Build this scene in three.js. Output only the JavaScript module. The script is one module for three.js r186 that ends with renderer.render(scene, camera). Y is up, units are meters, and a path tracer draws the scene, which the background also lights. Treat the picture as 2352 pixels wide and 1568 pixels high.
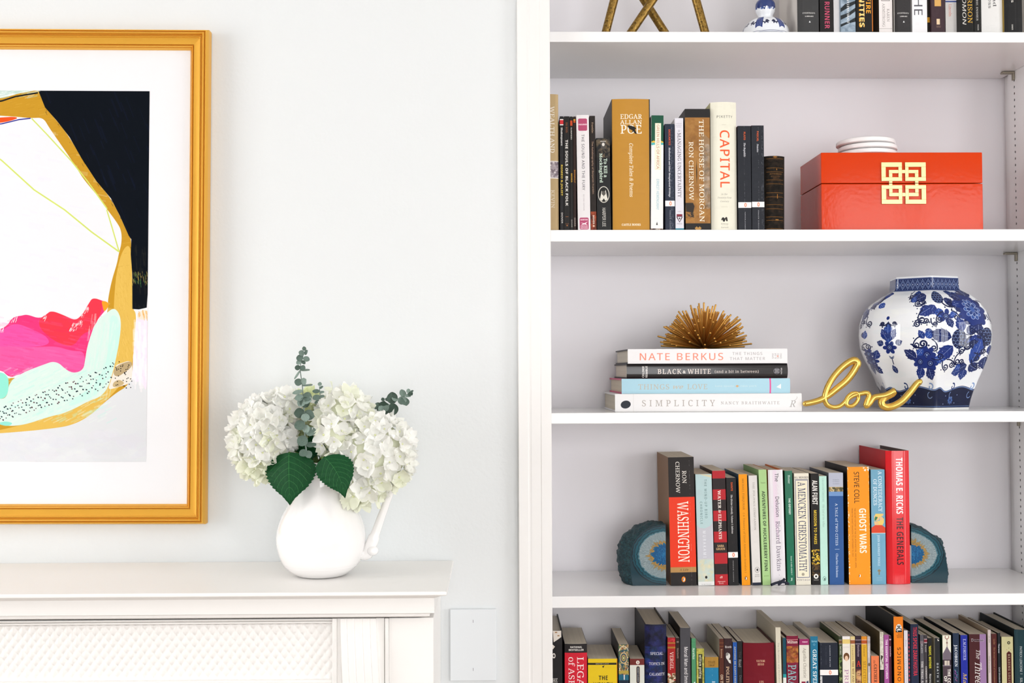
import * as THREE from 'three';
import { RoundedBoxGeometry } from 'three/addons/geometries/RoundedBoxGeometry.js';
import { mergeGeometries, mergeVertices, toCreasedNormals } from 'three/addons/utils/BufferGeometryUtils.js';
import { RectAreaLightUniformsLib } from 'three/addons/lights/RectAreaLightUniformsLib.js';
import { ImprovedNoise } from 'three/addons/math/ImprovedNoise.js';

// ---------- camera, sky, daylight, exposure ----------
const scene = new THREE.Scene();
const F = 2570, EYE = new THREE.Vector3(0, 1.7, 2.1);
const camera = new THREE.PerspectiveCamera(2 * Math.atan(784 / F) * 180 / Math.PI, 2352 / 1568, 0.05, 60);
camera.position.copy(EYE);
camera.rotation.set(Math.atan(66 / F), -0.0155, -0.0035, 'YXZ');
camera.updateMatrixWorld(true);
scene.background = new THREE.Color(0.80, 0.90, 1.0);
scene.backgroundIntensity = 1.2;
RectAreaLightUniformsLib.init();
const renderer = new THREE.WebGLRenderer({ antialias: true });
renderer.toneMapping = THREE.LinearToneMapping;
renderer.toneMappingExposure = 1.0;
renderer.shadowMap.enabled = true;
const ROOM = { x0: -3.0, x1: 3.4, z1: 4.6, h: 3.1 };
// daylight standing in each window: [wall, centre along the wall, sill height, width, height, radiance]
const WINDOWS = [
  ['left', 1.35, 0.75, 1.3, 2.1, 8.5],
  ['front', 0.6, 0.8, 1.7, 2.05, 5.6],
  ['right', 2.0, 0.75, 1.5, 2.1, 6.5],
  ['front', 2.5, 0.8, 1.1, 2.05, 7.0],
];
for (const [wall, c, sill, w, h, power] of WINDOWS) {
  const l = new THREE.RectAreaLight(new THREE.Color(1.0, 0.985, 0.975), power, w, h);
  l.name = 'daylight';
  const y = sill + h / 2;
  if (wall === 'left') { l.position.set(ROOM.x0 - 0.13, y, c); l.lookAt(10, y, c); }
  if (wall === 'right') { l.position.set(ROOM.x1 + 0.13, y, c); l.lookAt(-10, y, c); }
  if (wall === 'front') { l.position.set(c, y, ROOM.z1 + 0.13); l.lookAt(c, y, -10); }
  scene.add(l);
}

// ---------- helpers ----------
// a pixel of the photograph gives a direction; z says which upright plane the thing stands in
function P(px, py, z) {
  const d = new THREE.Vector3((px - 1176) / F, (784 - py) / F, -1).applyQuaternion(camera.quaternion);
  return d.multiplyScalar((z - EYE.z) / d.z).add(EYE);
}
function pixelOf(v) {
  const q = v.clone().sub(EYE).applyQuaternion(camera.quaternion.clone().invert());
  return [1176 + F * q.x / -q.z, 784 - F * q.y / -q.z];
}
const ppm = (z) => F / (EYE.z - z);        // photograph pixels to the metre in the plane z
let seedState = 7;
const rnd = () => { seedState = (seedState * 1664525 + 1013904223) >>> 0; return seedState / 4294967296; };
const rr = (a, b) => a + (b - a) * rnd();
const perlin = new ImprovedNoise();
const taken = new Map();
function numbered(name) {
  const n = taken.get(name) ?? 0; taken.set(name, n + 1);
  return n ? name + '_' + String(n).padStart(3, '0') : name;
}
function tag(o, label, category, group) { o.userData.label = label; o.userData.category = category; if (group) o.userData.group = group; return o; }
function thing(name, label, category, pos = [0, 0, 0], group) {
  const o = new THREE.Group(); o.name = numbered(name); o.position.set(...pos); scene.add(o);
  return tag(o, label, category, group);
}
function part(name, geo, mat, parent) { const m = new THREE.Mesh(geo, mat); m.name = name; parent.add(m); return m; }
function struct(name, geo, mat) { const m = new THREE.Mesh(geo, mat); m.name = name; m.userData.kind = 'structure'; scene.add(m); return m; }
function box(x0, x1, y0, y1, z0, z1, bevel = 0) {
  const w = x1 - x0, h = y1 - y0, d = z1 - z0;
  const g = bevel ? new RoundedBoxGeometry(w, h, d, 2, Math.min(bevel, w / 2.1, h / 2.1, d / 2.1)) : new THREE.BoxGeometry(w, h, d);
  return g.translate((x0 + x1) / 2, (y0 + y1) / 2, (z0 + z1) / 2);
}
const hex = (c) => new THREE.Color(c);
function std(color, roughness = 0.5, metalness = 0, extra = {}) { return new THREE.MeshPhysicalMaterial({ color: hex(color), roughness, metalness, ...extra }); }
function canvas(w, h) { const c = document.createElement('canvas'); c.width = w; c.height = h; return c; }
function canvasTexture(c, srgb = true) { const t = new THREE.CanvasTexture(c); if (srgb) t.colorSpace = THREE.SRGBColorSpace; t.wrapS = t.wrapT = THREE.RepeatWrapping; return t; }
function noiseTexture(n, f, lo, hi, seed = 0, octaves = 4, srgb = false, sx = 1, sy = 1) {   // tiling grey noise
  const d = new Uint8Array(n * n * 4);
  for (let y = 0; y < n; y++) for (let x = 0; x < n; x++) {
    let s = 0, a = 0.5, k = f;
    const u = x / n, v = y / n;
    for (let o = 0; o < octaves; o++) {
      const at = (uu, vv) => perlin.noise(uu * k * sx + seed * 13.7, vv * k * sy + seed * 5.1, seed + o * 3.3);
      const b = (1 - u) * (1 - v) * at(u, v) + u * (1 - v) * at(u - 1, v) + (1 - u) * v * at(u, v - 1) + u * v * at(u - 1, v - 1);
      s += b * a; a *= 0.55; k *= 2;
    }
    const g = Math.max(0, Math.min(255, (lo + (hi - lo) * (0.5 + s)) * 255));
    d.set([g, g, g, 255], (y * n + x) * 4);
  }
  const t = new THREE.DataTexture(d, n, n); t.wrapS = t.wrapT = THREE.RepeatWrapping; t.magFilter = THREE.LinearFilter; if (srgb) t.colorSpace = THREE.SRGBColorSpace; t.needsUpdate = true;
  return t;
}
function uvMetres(g, k = 1) {   // box-projected uv, in metres
  if (g.index) g = g.toNonIndexed();
  const p = g.attributes.position, n = g.attributes.normal, uv = new Float32Array(p.count * 2);
  for (let i = 0; i < p.count; i++) {
    const ax = Math.abs(n.getX(i)), ay = Math.abs(n.getY(i)), az = Math.abs(n.getZ(i));
    const [a, b] = az >= ax && az >= ay ? [p.getX(i), p.getY(i)] : ax >= ay ? [p.getZ(i), p.getY(i)] : [p.getX(i), p.getZ(i)];
    uv[i * 2] = a * k; uv[i * 2 + 1] = b * k;
  }
  g.setAttribute('uv', new THREE.BufferAttribute(uv, 2));
  return g;
}
function tube(points, radius, seg = 24, rad = 8, closed = false) { return new THREE.TubeGeometry(new THREE.CatmullRomCurve3(points, closed, 'centripetal'), seg, radius, rad, closed); }
// a tube whose radius follows radiusAt(t), with rounded ends
function taperTube(curve, radiusAt, seg = 40, rad = 10, squash = 1) {
  const fr = curve.computeFrenetFrames(seg, false), pos = [], idx = [], c = new THREE.Vector3(), v = new THREE.Vector3();
  const rows = [];
  for (let i = 0; i <= seg; i++) rows.push([i / seg, 1, 0]);
  rows.unshift([0, 0.7, -0.7], [0, 0, -1].map((x, k) => [0, 0.01, -1][k]));
  rows.sort((a, b) => a[0] - b[0] || a[2] - b[2]);
  rows.push([1, 0.7, 0.7], [1, 0.01, 1]);
  rows.forEach(([t, k, push], j) => {
    const i = Math.round(t * seg), r = radiusAt(t);
    curve.getPointAt(t, c); c.addScaledVector(fr.tangents[i], push * r);
    for (let a = 0; a < rad; a++) {
      const th = a / rad * Math.PI * 2;
      v.copy(c).addScaledVector(fr.normals[i], Math.cos(th) * r * k).addScaledVector(fr.binormals[i], Math.sin(th) * r * k * squash);
      pos.push(v.x, v.y, v.z);
      if (j) { const A = (j - 1) * rad + a, B = (j - 1) * rad + (a + 1) % rad, C = j * rad + a, D = j * rad + (a + 1) % rad; idx.push(A, B, C, B, D, C); }
    }
  });
  const g = new THREE.BufferGeometry(); g.setAttribute('position', new THREE.Float32BufferAttribute(pos, 3)); g.setIndex(idx); g.computeVertexNormals();
  return g;
}
function grid(nu, nv, f) {   // f(u, v) -> [x, y, z]
  const pos = [], uv = [], idx = [];
  for (let j = 0; j <= nv; j++) for (let i = 0; i <= nu; i++) { pos.push(...f(i / nu, j / nv)); uv.push(i / nu, j / nv); }
  for (let j = 0; j < nv; j++) for (let i = 0; i < nu; i++) { const a = j * (nu + 1) + i, b = a + 1, c = a + nu + 1, d = c + 1; idx.push(a, b, d, a, d, c); }
  const g = new THREE.BufferGeometry(); g.setAttribute('position', new THREE.Float32BufferAttribute(pos, 3)); g.setAttribute('uv', new THREE.Float32BufferAttribute(uv, 2)); g.setIndex(idx); g.computeVertexNormals();
  return g;
}

// ---------- paints ----------
const plaster = noiseTexture(256, 24, 0, 1, 1, 4); plaster.repeat.set(5, 5);
const brushed = noiseTexture(256, 8, 0, 1, 3, 4, false, 1, 6); brushed.repeat.set(3, 3);
const M = {
  wall: std('#e0e3e4', 0.75, 0, { bumpMap: plaster, bumpScale: 0.0003 }),
  roomWall: std('#cbc8c4', 0.8),
  ceiling: std('#f2f2f0', 0.85),
  trim: std('#eceae8', 0.38),
  shelf: std('#efeeee', 0.19),
  caseBack: std('#ebe8ec', 0.5),
  mantel: std('#f6f4f1', 0.4, 0, { bumpMap: brushed, bumpScale: 0.0002 }),
  plate: std('#dfe3e6', 0.35),
  steel: std('#9a9384', 0.45, 0.6),
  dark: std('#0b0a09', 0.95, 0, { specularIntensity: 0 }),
};

// ---------- the room ----------
const zBack = -0.27, zFront = -0.004, zCase = 0.018;
const SH = [[73, 97], [527, 554], [946, 971], [1366, 1392.5], [1742, 1768]].map(([a, b]) => ({ top: P(1800, a, zFront).y, under: P(1800, b, zFront).y }));
const xL = P(1241, 784, zFront).x, xR = P(2308, 1000, zBack).x + 0.004;   // inner faces of the bookcase sides
const yTop = SH[0].top + 0.52, yBot = SH[4].under - 0.3;
const wallShape = (x0, x1, y0, y1, holes) => {
  const s = new THREE.Shape([[x0, y0], [x1, y0], [x1, y1], [x0, y1]].map((p) => new THREE.Vector2(...p)));
  for (const [a, b, c, d] of holes) s.holes.push(new THREE.Path([[a, c], [a, d], [b, d], [b, c]].map((p) => new THREE.Vector2(...p))));
  return s;
};
const slab = (shape, t) => new THREE.ExtrudeGeometry(shape, { depth: t, bevelEnabled: false });
[[ROOM.x0 - 0.1, xL - 0.0185, 0, ROOM.h], [xR + 0.0185, ROOM.x1 + 0.1, 0, ROOM.h], [xL - 0.0185, xR + 0.0185, 0, yBot], [xL - 0.0185, xR + 0.0185, yTop, ROOM.h]].forEach(([a, b, c, d], i) => struct(i ? 'wall_back_00' + i : 'wall_back', uvMetres(box(a, b, c, d, -0.1, 0)), M.wall));
const hole = {}; for (const [wall, c, sill, w, h] of WINDOWS) (hole[wall] ??= []).push([c - w / 2, c + w / 2, sill, sill + h]);
struct('wall_front', slab(wallShape(ROOM.x0 - 0.1, ROOM.x1 + 0.1, 0, ROOM.h, hole.front), 0.1).translate(0, 0, ROOM.z1), M.roomWall);
{ const [a, b, c, d] = hole.left[0], g = slab(wallShape(-ROOM.z1, 0, 0, ROOM.h, [[-b, -a, c, d]]), 0.1); g.rotateY(Math.PI / 2).translate(ROOM.x0 - 0.1, 0, 0); struct('wall_left', g, M.roomWall); }
{ const [a, b, c, d] = hole.right[0], g = slab(wallShape(-ROOM.z1, 0, 0, ROOM.h, [[-b, -a, c, d]]), 0.1); g.rotateY(Math.PI / 2).translate(ROOM.x1, 0, 0); struct('wall_right', g, M.roomWall); }
const floorTex = (() => {
  const c = canvas(512, 512), x = c.getContext('2d');
  x.fillStyle = '#a3948a'; x.fillRect(0, 0, 512, 512);
  for (let i = 0; i < 900; i++) { x.fillStyle = `rgba(${60 + rnd() * 40},${40 + rnd() * 25},${25},${0.05 + rnd() * 0.08})`; x.fillRect(rnd() * 512, rnd() * 512, 60 + rnd() * 200, 1 + rnd() * 1.5); }
  return canvasTexture(c);
})();
const floor = struct('floor', new THREE.BoxGeometry(ROOM.x1 - ROOM.x0 + 0.2, 0.08, ROOM.z1 + 0.2).translate((ROOM.x0 + ROOM.x1) / 2, -0.04, ROOM.z1 / 2), new THREE.MeshStandardMaterial({ map: floorTex, roughness: 0.45 }));
struct('ceiling', new THREE.BoxGeometry(ROOM.x1 - ROOM.x0 + 0.2, 0.08, ROOM.z1 + 0.2).translate((ROOM.x0 + ROOM.x1) / 2, ROOM.h + 0.04, ROOM.z1 / 2), M.ceiling);
// windows, standing open behind their bars
WINDOWS.forEach(([wall, c, sill, w, h], k) => {
  const g = new THREE.Group(); g.name = 'window_' + (k + 1); g.userData.kind = 'structure'; scene.add(g);
  g.position.set(wall === 'left' ? ROOM.x0 - 0.05 : wall === 'right' ? ROOM.x1 + 0.05 : c, sill, wall === 'front' ? ROOM.z1 + 0.05 : c);
  if (wall !== 'front') g.rotation.y = Math.PI / 2;
  const fr = [box(-w / 2, w / 2, 0, 0.05, -0.05, 0.05), box(-w / 2, w / 2, h - 0.05, h, -0.05, 0.05), box(-w / 2, -w / 2 + 0.05, 0.05, h - 0.05, -0.05, 0.05), box(w / 2 - 0.05, w / 2, 0.05, h - 0.05, -0.05, 0.05)];
  part('window_frame', mergeGeometries(fr), M.trim, g);
  const cols = 4, rows = 4;
  for (let i = 1; i < cols; i++) { const t = i === 2 ? 0.035 : 0.012, x = -w / 2 + w * i / cols; part('sash_bar', box(x - t, x + t, 0.05, h - 0.05, -0.02, 0.02), M.trim, g); }
  for (let i = 1; i < rows; i++) { const t = i === 2 ? 0.025 : 0.012, y = h * i / rows; part('sash_bar', box(-w / 2 + 0.05, w / 2 - 0.05, y - t, y + t, -0.018, 0.018), M.trim, g); }
});

// ---------- the built-in bookcase ----------
{
  const bc = thing('bookcase', 'white built-in bookcase with drilled side panels set into the wall', 'bookcase', [0, yBot, 0]);
  const y0 = 0, y1 = yTop - yBot, put = (n, g, m) => part(n, uvMetres(g), m, bc);
  put('back_panel', box(xL - 0.018, xR + 0.018, y0, y1, zBack - 0.012, zBack), M.caseBack);
  put('side_panel', box(xL - 0.018, xL, y0, y1, zBack, -0.001), M.shelf);
  put('side_panel', box(xR + 0.007, xR + 0.018, y0, y1, zBack, -0.001), M.shelf);
  put('top_panel', box(xL, xR, y1 - 0.02, y1, zBack, -0.001), M.shelf);
  put('bottom_panel', box(xL, xR, y0, y0 + 0.02, zBack, -0.001), M.shelf);
  // lining of the right side, drilled with two columns of peg holes
  const zl = P(2325, 1000, zBack).x, depth0 = zBack + 0.03;
  const s = new THREE.Shape([[depth0, y0], [-0.002, y0], [-0.002, y1], [depth0, y1]].map((p) => new THREE.Vector2(...p)));
  const zh = -0.212, step = 15.2 / ppm(zh);
  for (const zc of [zh, -0.05]) for (let y = 0.12; y < y1 - 0.1; y += step) { const p = new THREE.Path(); for (let a = 0; a < 8; a++) { const t = -a / 8 * Math.PI * 2; p[a ? 'lineTo' : 'moveTo'](zc + 0.0028 * Math.cos(t), y + 0.0028 * Math.sin(t)); } p.closePath(); s.holes.push(p); }
  const lining = new THREE.ExtrudeGeometry(s, { depth: 0.0012, bevelEnabled: false });
  lining.rotateY(-Math.PI / 2).translate(xR + 0.0012, 0, 0);   // shape x becomes world z
  part('side_lining', lining, M.shelf, bc);
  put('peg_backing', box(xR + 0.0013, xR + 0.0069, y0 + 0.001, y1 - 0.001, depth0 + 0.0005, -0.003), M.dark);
}
const SHELF_LABELS = [
  'white painted shelf under the brass sculpture and jar lid', 'white painted shelf holding the orange lacquer box', 'white painted shelf holding the blue and white jar',
  'glossy white shelf holding the two blue agate bookends', 'white painted lowest shelf beneath the crowded book row',
];
SH.forEach((s, i) => {
  const m = new THREE.Mesh(uvMetres(box(xL + 0.0005, xR - 0.0005, s.under - s.top, 0, zBack + 0.001, zFront, 0.0012)), M.shelf);
  m.name = numbered('shelf'); m.position.y = s.top; scene.add(m); tag(m, SHELF_LABELS[i], 'shelf', 'adjustable shelves of the bookcase');
});
// shelf pins in the right side
[0, 1, 2].forEach((i) => {
  const y = SH[i].under, z = -0.212;
  const t = thing('shelf_pin', ['bent metal shelf pin under the shelf with the brass sculpture', 'bent metal shelf pin under the shelf with the orange box', 'bent metal shelf pin under the shelf with the porcelain jar'][i], 'shelf pin', [xR, y, z], 'metal shelf pins');
  part('plate', box(-0.0265, 0, -0.005, -0.0005, -0.007, 0.006, 0.002), M.steel, t);
  part('leg', box(-0.004, -0.0003, -0.0185, -0.004, -0.004, 0.005, 0.0015), M.steel, t);
  part('peg', new THREE.CylinderGeometry(0.0023, 0.0023, 0.006, 10).rotateZ(Math.PI / 2).translate(0.003, -0.011, 0), M.steel, t);
});
// casing round the opening: stepped profile
{
  const a = P(1190, 784, zCase).x, b = P(1266, 784, zCase).x, w = b - a;
  const prof = [[0, 0], [0, 0.015], [0.001, 0.0165], [0.018, 0.0165], [0.0195, 0.0158], [0.022, 0.0158], [0.0245, 0.0164], [w - 0.02, 0.0170], [w - 0.0185, 0.0180], [w - 0.001, 0.0185], [w, 0.0175], [w, 0]];
  const s = () => new THREE.Shape(prof.map((p) => new THREE.Vector2(...p)));
  // extruded along +z then stood upright: profile (x, depth) -> (x, z)
  const upright = (x0, flip) => {
    const g = new THREE.ExtrudeGeometry(s(), { depth: yTop - yBot + 0.1, bevelEnabled: false });
    const p = g.attributes.position, q = new Float32Array(p.count * 3);
    for (let i = 0; i < p.count; i++) { const X = p.getX(i), Y = p.getY(i), Z = p.getZ(i); q[i * 3] = x0 + (flip ? w - X : X); q[i * 3 + 1] = yBot - 0.05 + Z; q[i * 3 + 2] = Y + 0.0002; }
    for (let i = 0; i < p.count; i += 3) if (!flip) for (let k = 0; k < 3; k++) { const t = q[(i + 1) * 3 + k]; q[(i + 1) * 3 + k] = q[(i + 2) * 3 + k]; q[(i + 2) * 3 + k] = t; }
    g.setAttribute('position', new THREE.BufferAttribute(q, 3)); g.deleteAttribute('normal'); g.computeVertexNormals();
    return uvMetres(g);
  };
  struct('trim_1', upright(a, false), M.trim);
  struct('trim_2', upright(xR - (xL - b) - 0.0 , true), M.trim);
}

// ---------- blank wall plate beside the mantel ----------
{
  const a = P(1033.5, 1398.5, 0.006), b = P(1140, 1562.5, 0.006), cx = (a.x + b.x) / 2, cy = (a.y + b.y) / 2, w = b.x - a.x, h = a.y - b.y;
  const t = thing('wall_plate', 'blank white cover plate on the wall beside the mantelpiece', 'wall plate', [cx, cy, 0.0002]);
  const s = new THREE.Shape([[-w / 2, -h / 2], [w / 2, -h / 2], [w / 2, h / 2], [-w / 2, h / 2]].map(([x, y]) => new THREE.Vector2(x * 0.965, y * 0.975)));
  part('plate', new THREE.ExtrudeGeometry(s, { depth: 0.0025, bevelEnabled: true, bevelSize: 0.0016, bevelThickness: 0.003, bevelSegments: 3 }).translate(0, 0, 0.003), M.plate, t);
  for (const sy of [0.335, -0.335]) {
    const scr = part('screw', new THREE.CylinderGeometry(0.0029, 0.0029, 0.001, 20).rotateX(Math.PI / 2).translate(0, sy * h, 0.0088), M.plate, t);
    part('slot', box(-0.0004, 0.0004, sy * h - 0.0027, sy * h + 0.0027, 0.0092, 0.0094), std('#77777a', 0.6), scr);
  }
}

// ---------- mantelpiece ----------
{
  const zf = 0.296, yS = P(600, 1289, 0).y;      // top of the mantel shelf, where it meets the wall
  const xe = (P(1048, 1288, 0).x + P(1020, 1360, zf).x) / 2, x0 = -2.0;
  const t = thing('mantelpiece', 'white painted fireplace mantel with carved scale frieze and fluted corbel', 'mantel', [0, yS, 0]);
  const m = M.mantel, Y = (py, z) => P(600, py, z).y - yS, X = (px, py, z) => P(px, py, z).x;
  part('mantel_shelf', uvMetres(box(x0, xe, Y(1371, zf), 0, 0.0005, zf, 0.0025)), m, t);
  // moulding under the shelf, returned along the right end
  const prof = [[0.0, Y(1371, zf)], [zf - 0.012, Y(1371, zf) - 0.0002], [zf - 0.013, Y(1374, zf)], [zf - 0.02, Y(1378, zf)], [zf - 0.028, Y(1384, zf)], [zf - 0.028, Y(1410, zf - 0.028)], [zf - 0.031, Y(1411.5, zf - 0.03)], [zf - 0.036, Y(1412, zf - 0.03)], [zf - 0.036, Y(1417, zf - 0.036)], [zf - 0.04, Y(1420, zf - 0.036)], [zf - 0.052, Y(1421, zf - 0.04)], [0, Y(1421, zf - 0.04)]];
  const path = prof.map(([z, y]) => ({ z, y })), pos = [], idx = [];
  // three stations: far left end, mitred corner, wall
  path.forEach(({ z, y }) => { const xc = xe - (zf - z) + 0.006; pos.push(x0, y, z, Math.min(xe - 0.0003, xc), y, z, Math.min(xe - 0.0003, xc), y, 0.0005); });
  for (let i = 1; i < path.length - 1; i++) for (let k = 0; k < 2; k++) { const a = i * 3 + k, b = a + 1, c = a + 3, d = a + 4; if (i + 1 < path.length - 1) idx.push(a, c, b, b, c, d); }
  const mg = new THREE.BufferGeometry(); mg.setAttribute('position', new THREE.Float32BufferAttribute(pos, 3)); mg.setIndex(idx);
  const mg2 = mg.toNonIndexed(); mg2.computeVertexNormals(); part('cornice', toCreasedNormals(uvMetres(mg2), 0.5), m, t);
  const zb = zf - 0.055, yb = Y(1900, zb), yc = Y(1420.5, zb);
  const xb = P(996, 1480, zb).x;
  part('end_block', uvMetres(box(X(893, 1500, zb), xb, yb, yc, 0.0005, zb, 0.0015)), m, t);
  part('end_bead', uvMetres(box(X(884, 1500, zb), X(893, 1500, zb), yb, yc, 0.0005, zb + 0.0025, 0.0012)), m, t);
  // fluted corbel that bows forward and swings in
  const cx0 = X(778, 1500, zb), cx1 = X(868, 1500, zb), nf = 44;
  const corb = grid(nf, 30, (u, v) => {
    const y = yc + (yb - yc) * v * 0.55, bow = 0.004 + 0.009 * Math.sin(Math.min(1, v * 2.2) * Math.PI * 0.5), sw = 0.005 * v * 2;
    const f = u * 5.0, fl = Math.abs(f - Math.round(f)) < 0.07 && u > 0.05 && u < 0.95 ? -0.0011 : 0;
    const edge = u < 0.03 || u > 0.97 ? -0.012 : 0;
    return [cx0 + sw + (cx1 - cx0) * u, y, zb + bow + fl + edge];
  });
  const c2 = corb.toNonIndexed(); c2.computeVertexNormals();
  part('fluted_corbel', toCreasedNormals(uvMetres(c2), 0.6), m, t);
  part('corbel_block', uvMetres(box(X(774, 1500, zb), X(883, 1500, zb), yb, yc, 0.0005, zb, 0.001)), m, t);
  part('frame_strip', uvMetres(box(X(763, 1500, zb), X(774, 1500, zb), yb, yc, 0.0005, zb + 0.002, 0.001)), m, t);
  // frieze: scale relief behind a double bead
  const zp = zb - 0.016, xp1 = X(763, 1500, zb), sx = 20.4 / ppm(zp), sy = 13.4 / ppm(zp), yp1 = Y(1432, zp), yp0 = Y(1572, zp);
  const relief = grid(560, 64, (u, v) => {
    const x = -0.83 + (xp1 + 0.83) * u, y = yp1 + (yp0 - yp1) * v;
    let h = 0;
    const r0 = Math.round((yp1 - y) / sy);
    for (let r = r0 - 1; r <= r0 + 1; r++) {
      const off = (r & 1) ? 0.5 : 0, k = Math.round(x / sx - off), dx = (x - (k + off) * sx) / (sx * 0.52), dy = (y - (yp1 - r * sy)) / (sy * 0.95), q = dx * dx + dy * dy * (dy > 0 ? 0.7 : 1.5);
      if (q < 1) h = Math.max(h, Math.sqrt(1 - q) * 0.0045 * (1 - 0.3 * Math.abs(dx)));
    }
    return [x, y, zp + h];
  });
  part('scale_relief', uvMetres(relief), m, t);
  part('frieze_panel', uvMetres(box(x0, xp1, yb, yc, 0.0005, zp, 0)), m, t);
  part('bead', uvMetres(box(x0, xp1, Y(1427, zb), Y(1421.5, zb), zp, zb - 0.001, 0.0025)), m, t);
  part('bead', uvMetres(box(x0, xp1, Y(1435, zb), Y(1429, zb), zp, zb - 0.006, 0.0025)), m, t);
  part('bead', uvMetres(box(x0, xp1, Y(1574, zb), Y(1564, zb), zp, zb - 0.004, 0.0025)), m, t);
}

// ---------- framed abstract print ----------
{
  const zF = 0.03, tr = P(483, 67, 0.019), br = P(481, 1198, 0.001), ctr = P(0, 632, 0.011); tr.x = P(483, 67, 0.001).x; br.x = P(481, 1198, 0.001).x;
  const W = (tr.x + br.x) / 2 - ctr.x, H = (tr.y - br.y) / 2, k = ppm(zF), rail = W - (P(433, 632, 0.014).x - ctr.x), iw = W - rail, ih = H - rail;
  const t = thing('framed_print', 'large abstract print in a moulded gold frame hung above the mantel', 'picture', [ctr.x, (tr.y + br.y) / 2, 0.0008]);
  t.rotation.z = -0.0045;
  const worn = noiseTexture(256, 6, 0.75, 1.0, 5, 5, false, 1, 5); worn.repeat.set(2, 2);
  const gold = std('#e9ae3e', 0.38, 0.4, { bumpMap: brushed, bumpScale: 0.00005, roughnessMap: worn });
  const prof = [[0, 0.010], [0, 0.0125], [0.075, 0.0170], [0.085, 0.0155], [0.10, 0.0155], [0.115, 0.0195], [0.15, 0.0212], [0.185, 0.0200], [0.195, 0.0160], [0.225, 0.0160], [0.235, 0.0198], [0.4, 0.0205], [0.56, 0.0222], [0.565, 0.0262], [0.60, 0.0266], [0.605, 0.0232], [0.63, 0.0232], [0.64, 0.0262], [0.66, 0.0262], [0.665, 0.0240], [0.685, 0.0245], [0.72, 0.0300], [0.765, 0.0322], [0.81, 0.0300], [0.825, 0.0240], [0.85, 0.0240], [0.875, 0.0282], [0.92, 0.0280], [0.93, 0.0245], [0.97, 0.0225], [1, 0.0185], [1, 0.0008]];
  const rails = (len0, horizontal, sign) => {
    const pos = [], idx = [], n = 2, uv = []; let L = 0;
    prof.forEach(([u, h], i) => {
      const o = u * rail; if (i) L += Math.hypot((u - prof[i - 1][0]) * rail, h - prof[i - 1][1]);
      for (let s = 0; s < n; s++) {
        const e = (s ? 1 : -1) * (len0 + o);
        const out = (horizontal ? ih : iw) + o;
        pos.push(...(horizontal ? [e, sign * out, h] : [sign * out, e, h])); uv.push(e * 1.0, L * 6);
      }
    });
    const flip = (horizontal ? 1 : -1) * sign;
    for (let i = 0; i + 1 < prof.length; i++) { const a = i * 2, b = a + 1, c = a + 2, d = a + 3; if (flip > 0) idx.push(a, b, c, b, d, c); else idx.push(a, c, b, b, c, d); }
    let g = new THREE.BufferGeometry(); g.setAttribute('position', new THREE.Float32BufferAttribute(pos, 3)); g.setAttribute('uv', new THREE.Float32BufferAttribute(uv, 2)); g.setIndex(idx); g = g.toNonIndexed(); g.computeVertexNormals();
    return toCreasedNormals(g, 0.6);
  };
  part('frame_rail', rails(iw, true, 1), gold, t); part('frame_rail', rails(iw, true, -1), gold, t);
  part('frame_rail', rails(ih, false, 1), gold, t); part('frame_rail', rails(ih, false, -1), gold, t);
  part('backing_board', box(-W + 0.01, W - 0.01, -H + 0.01, H - 0.01, 0.001, 0.008), std('#b9a88c', 0.9), t);
  part('mat_board', box(-iw - 0.004, iw + 0.004, -ih - 0.004, ih + 0.004, 0.0085, 0.0100), std('#e9e9ec', 0.85, 0, { bumpMap: plaster, bumpScale: 0.0001 }), t);
  // the print itself, painted in the photograph's pixels about its own centre line
  const S = 2.4, c = canvas(Math.round(680 * S), Math.round(851 * S)), x = c.getContext('2d');
  x.setTransform(S, 0, 0, S, 340 * S, -207 * S);
  const poly = (pts, col, ox = 0, oy = 0, sc = 1, soft = true) => { x.fillStyle = col; x.beginPath(); const q = pts.map(([a, b]) => [ox + a * sc, oy + b * sc]), n = q.length, mid = (i) => [(q[i % n][0] + q[(i + 1) % n][0]) / 2, (q[i % n][1] + q[(i + 1) % n][1]) / 2]; if (soft) { x.moveTo(...mid(0)); for (let i = 1; i <= n; i++) x.quadraticCurveTo(...q[i % n], ...mid(i)); } else q.forEach((p, i) => x[i ? 'lineTo' : 'moveTo'](...p)); x.closePath(); x.fill(); };
  const A = 0.42105, B = 0.3954;
  const pa = (pts, col) => poly(pts, col, 0, 40, A), pb = (pts, col) => poly(pts, col, 0, 600, B);
  const strokes = (n, x0, y0, x1, y1, dx, dy, col, lw = 1) => { for (let i = 0; i < n; i++) { x.strokeStyle = col(); x.lineWidth = lw * (0.5 + rnd()); const a = rr(x0, x1), b = rr(y0, y1), l = 0.4 + rnd() * 0.8; x.beginPath(); x.moveTo(a, b); x.lineTo(a + dx * l, b + dy * l); x.stroke(); } };
  x.fillStyle = '#e6e6ea'; x.fillRect(-340, 207, 680, 851);
  for (let i = 0; i < 260; i++) { x.fillStyle = `rgba(${rnd() < 0.5 ? '216,220,230' : '240,238,238'},0.10)`; x.beginPath(); x.ellipse(rr(-340, 340), rr(207, 1058), rr(10, 60), rr(5, 30), rr(0, 3), 0, 7); x.fill(); }
  poly([[100, 985], [190, 965], [262, 905], [308, 868], [340, 872], [340, 1058], [-340, 1058], [-340, 1000]], '#d9dbde', 0, 0, 1, false);
  for (let i = 0; i < 160; i++) { x.fillStyle = `rgba(${rnd() < 0.5 ? '210,214,220' : '230,230,230'},0.12)`; x.beginPath(); x.ellipse(rr(-340, 340), rr(990, 1056), rr(10, 50), rr(4, 16), rr(-0.5, 0.5), 0, 7); x.fill(); }
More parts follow.
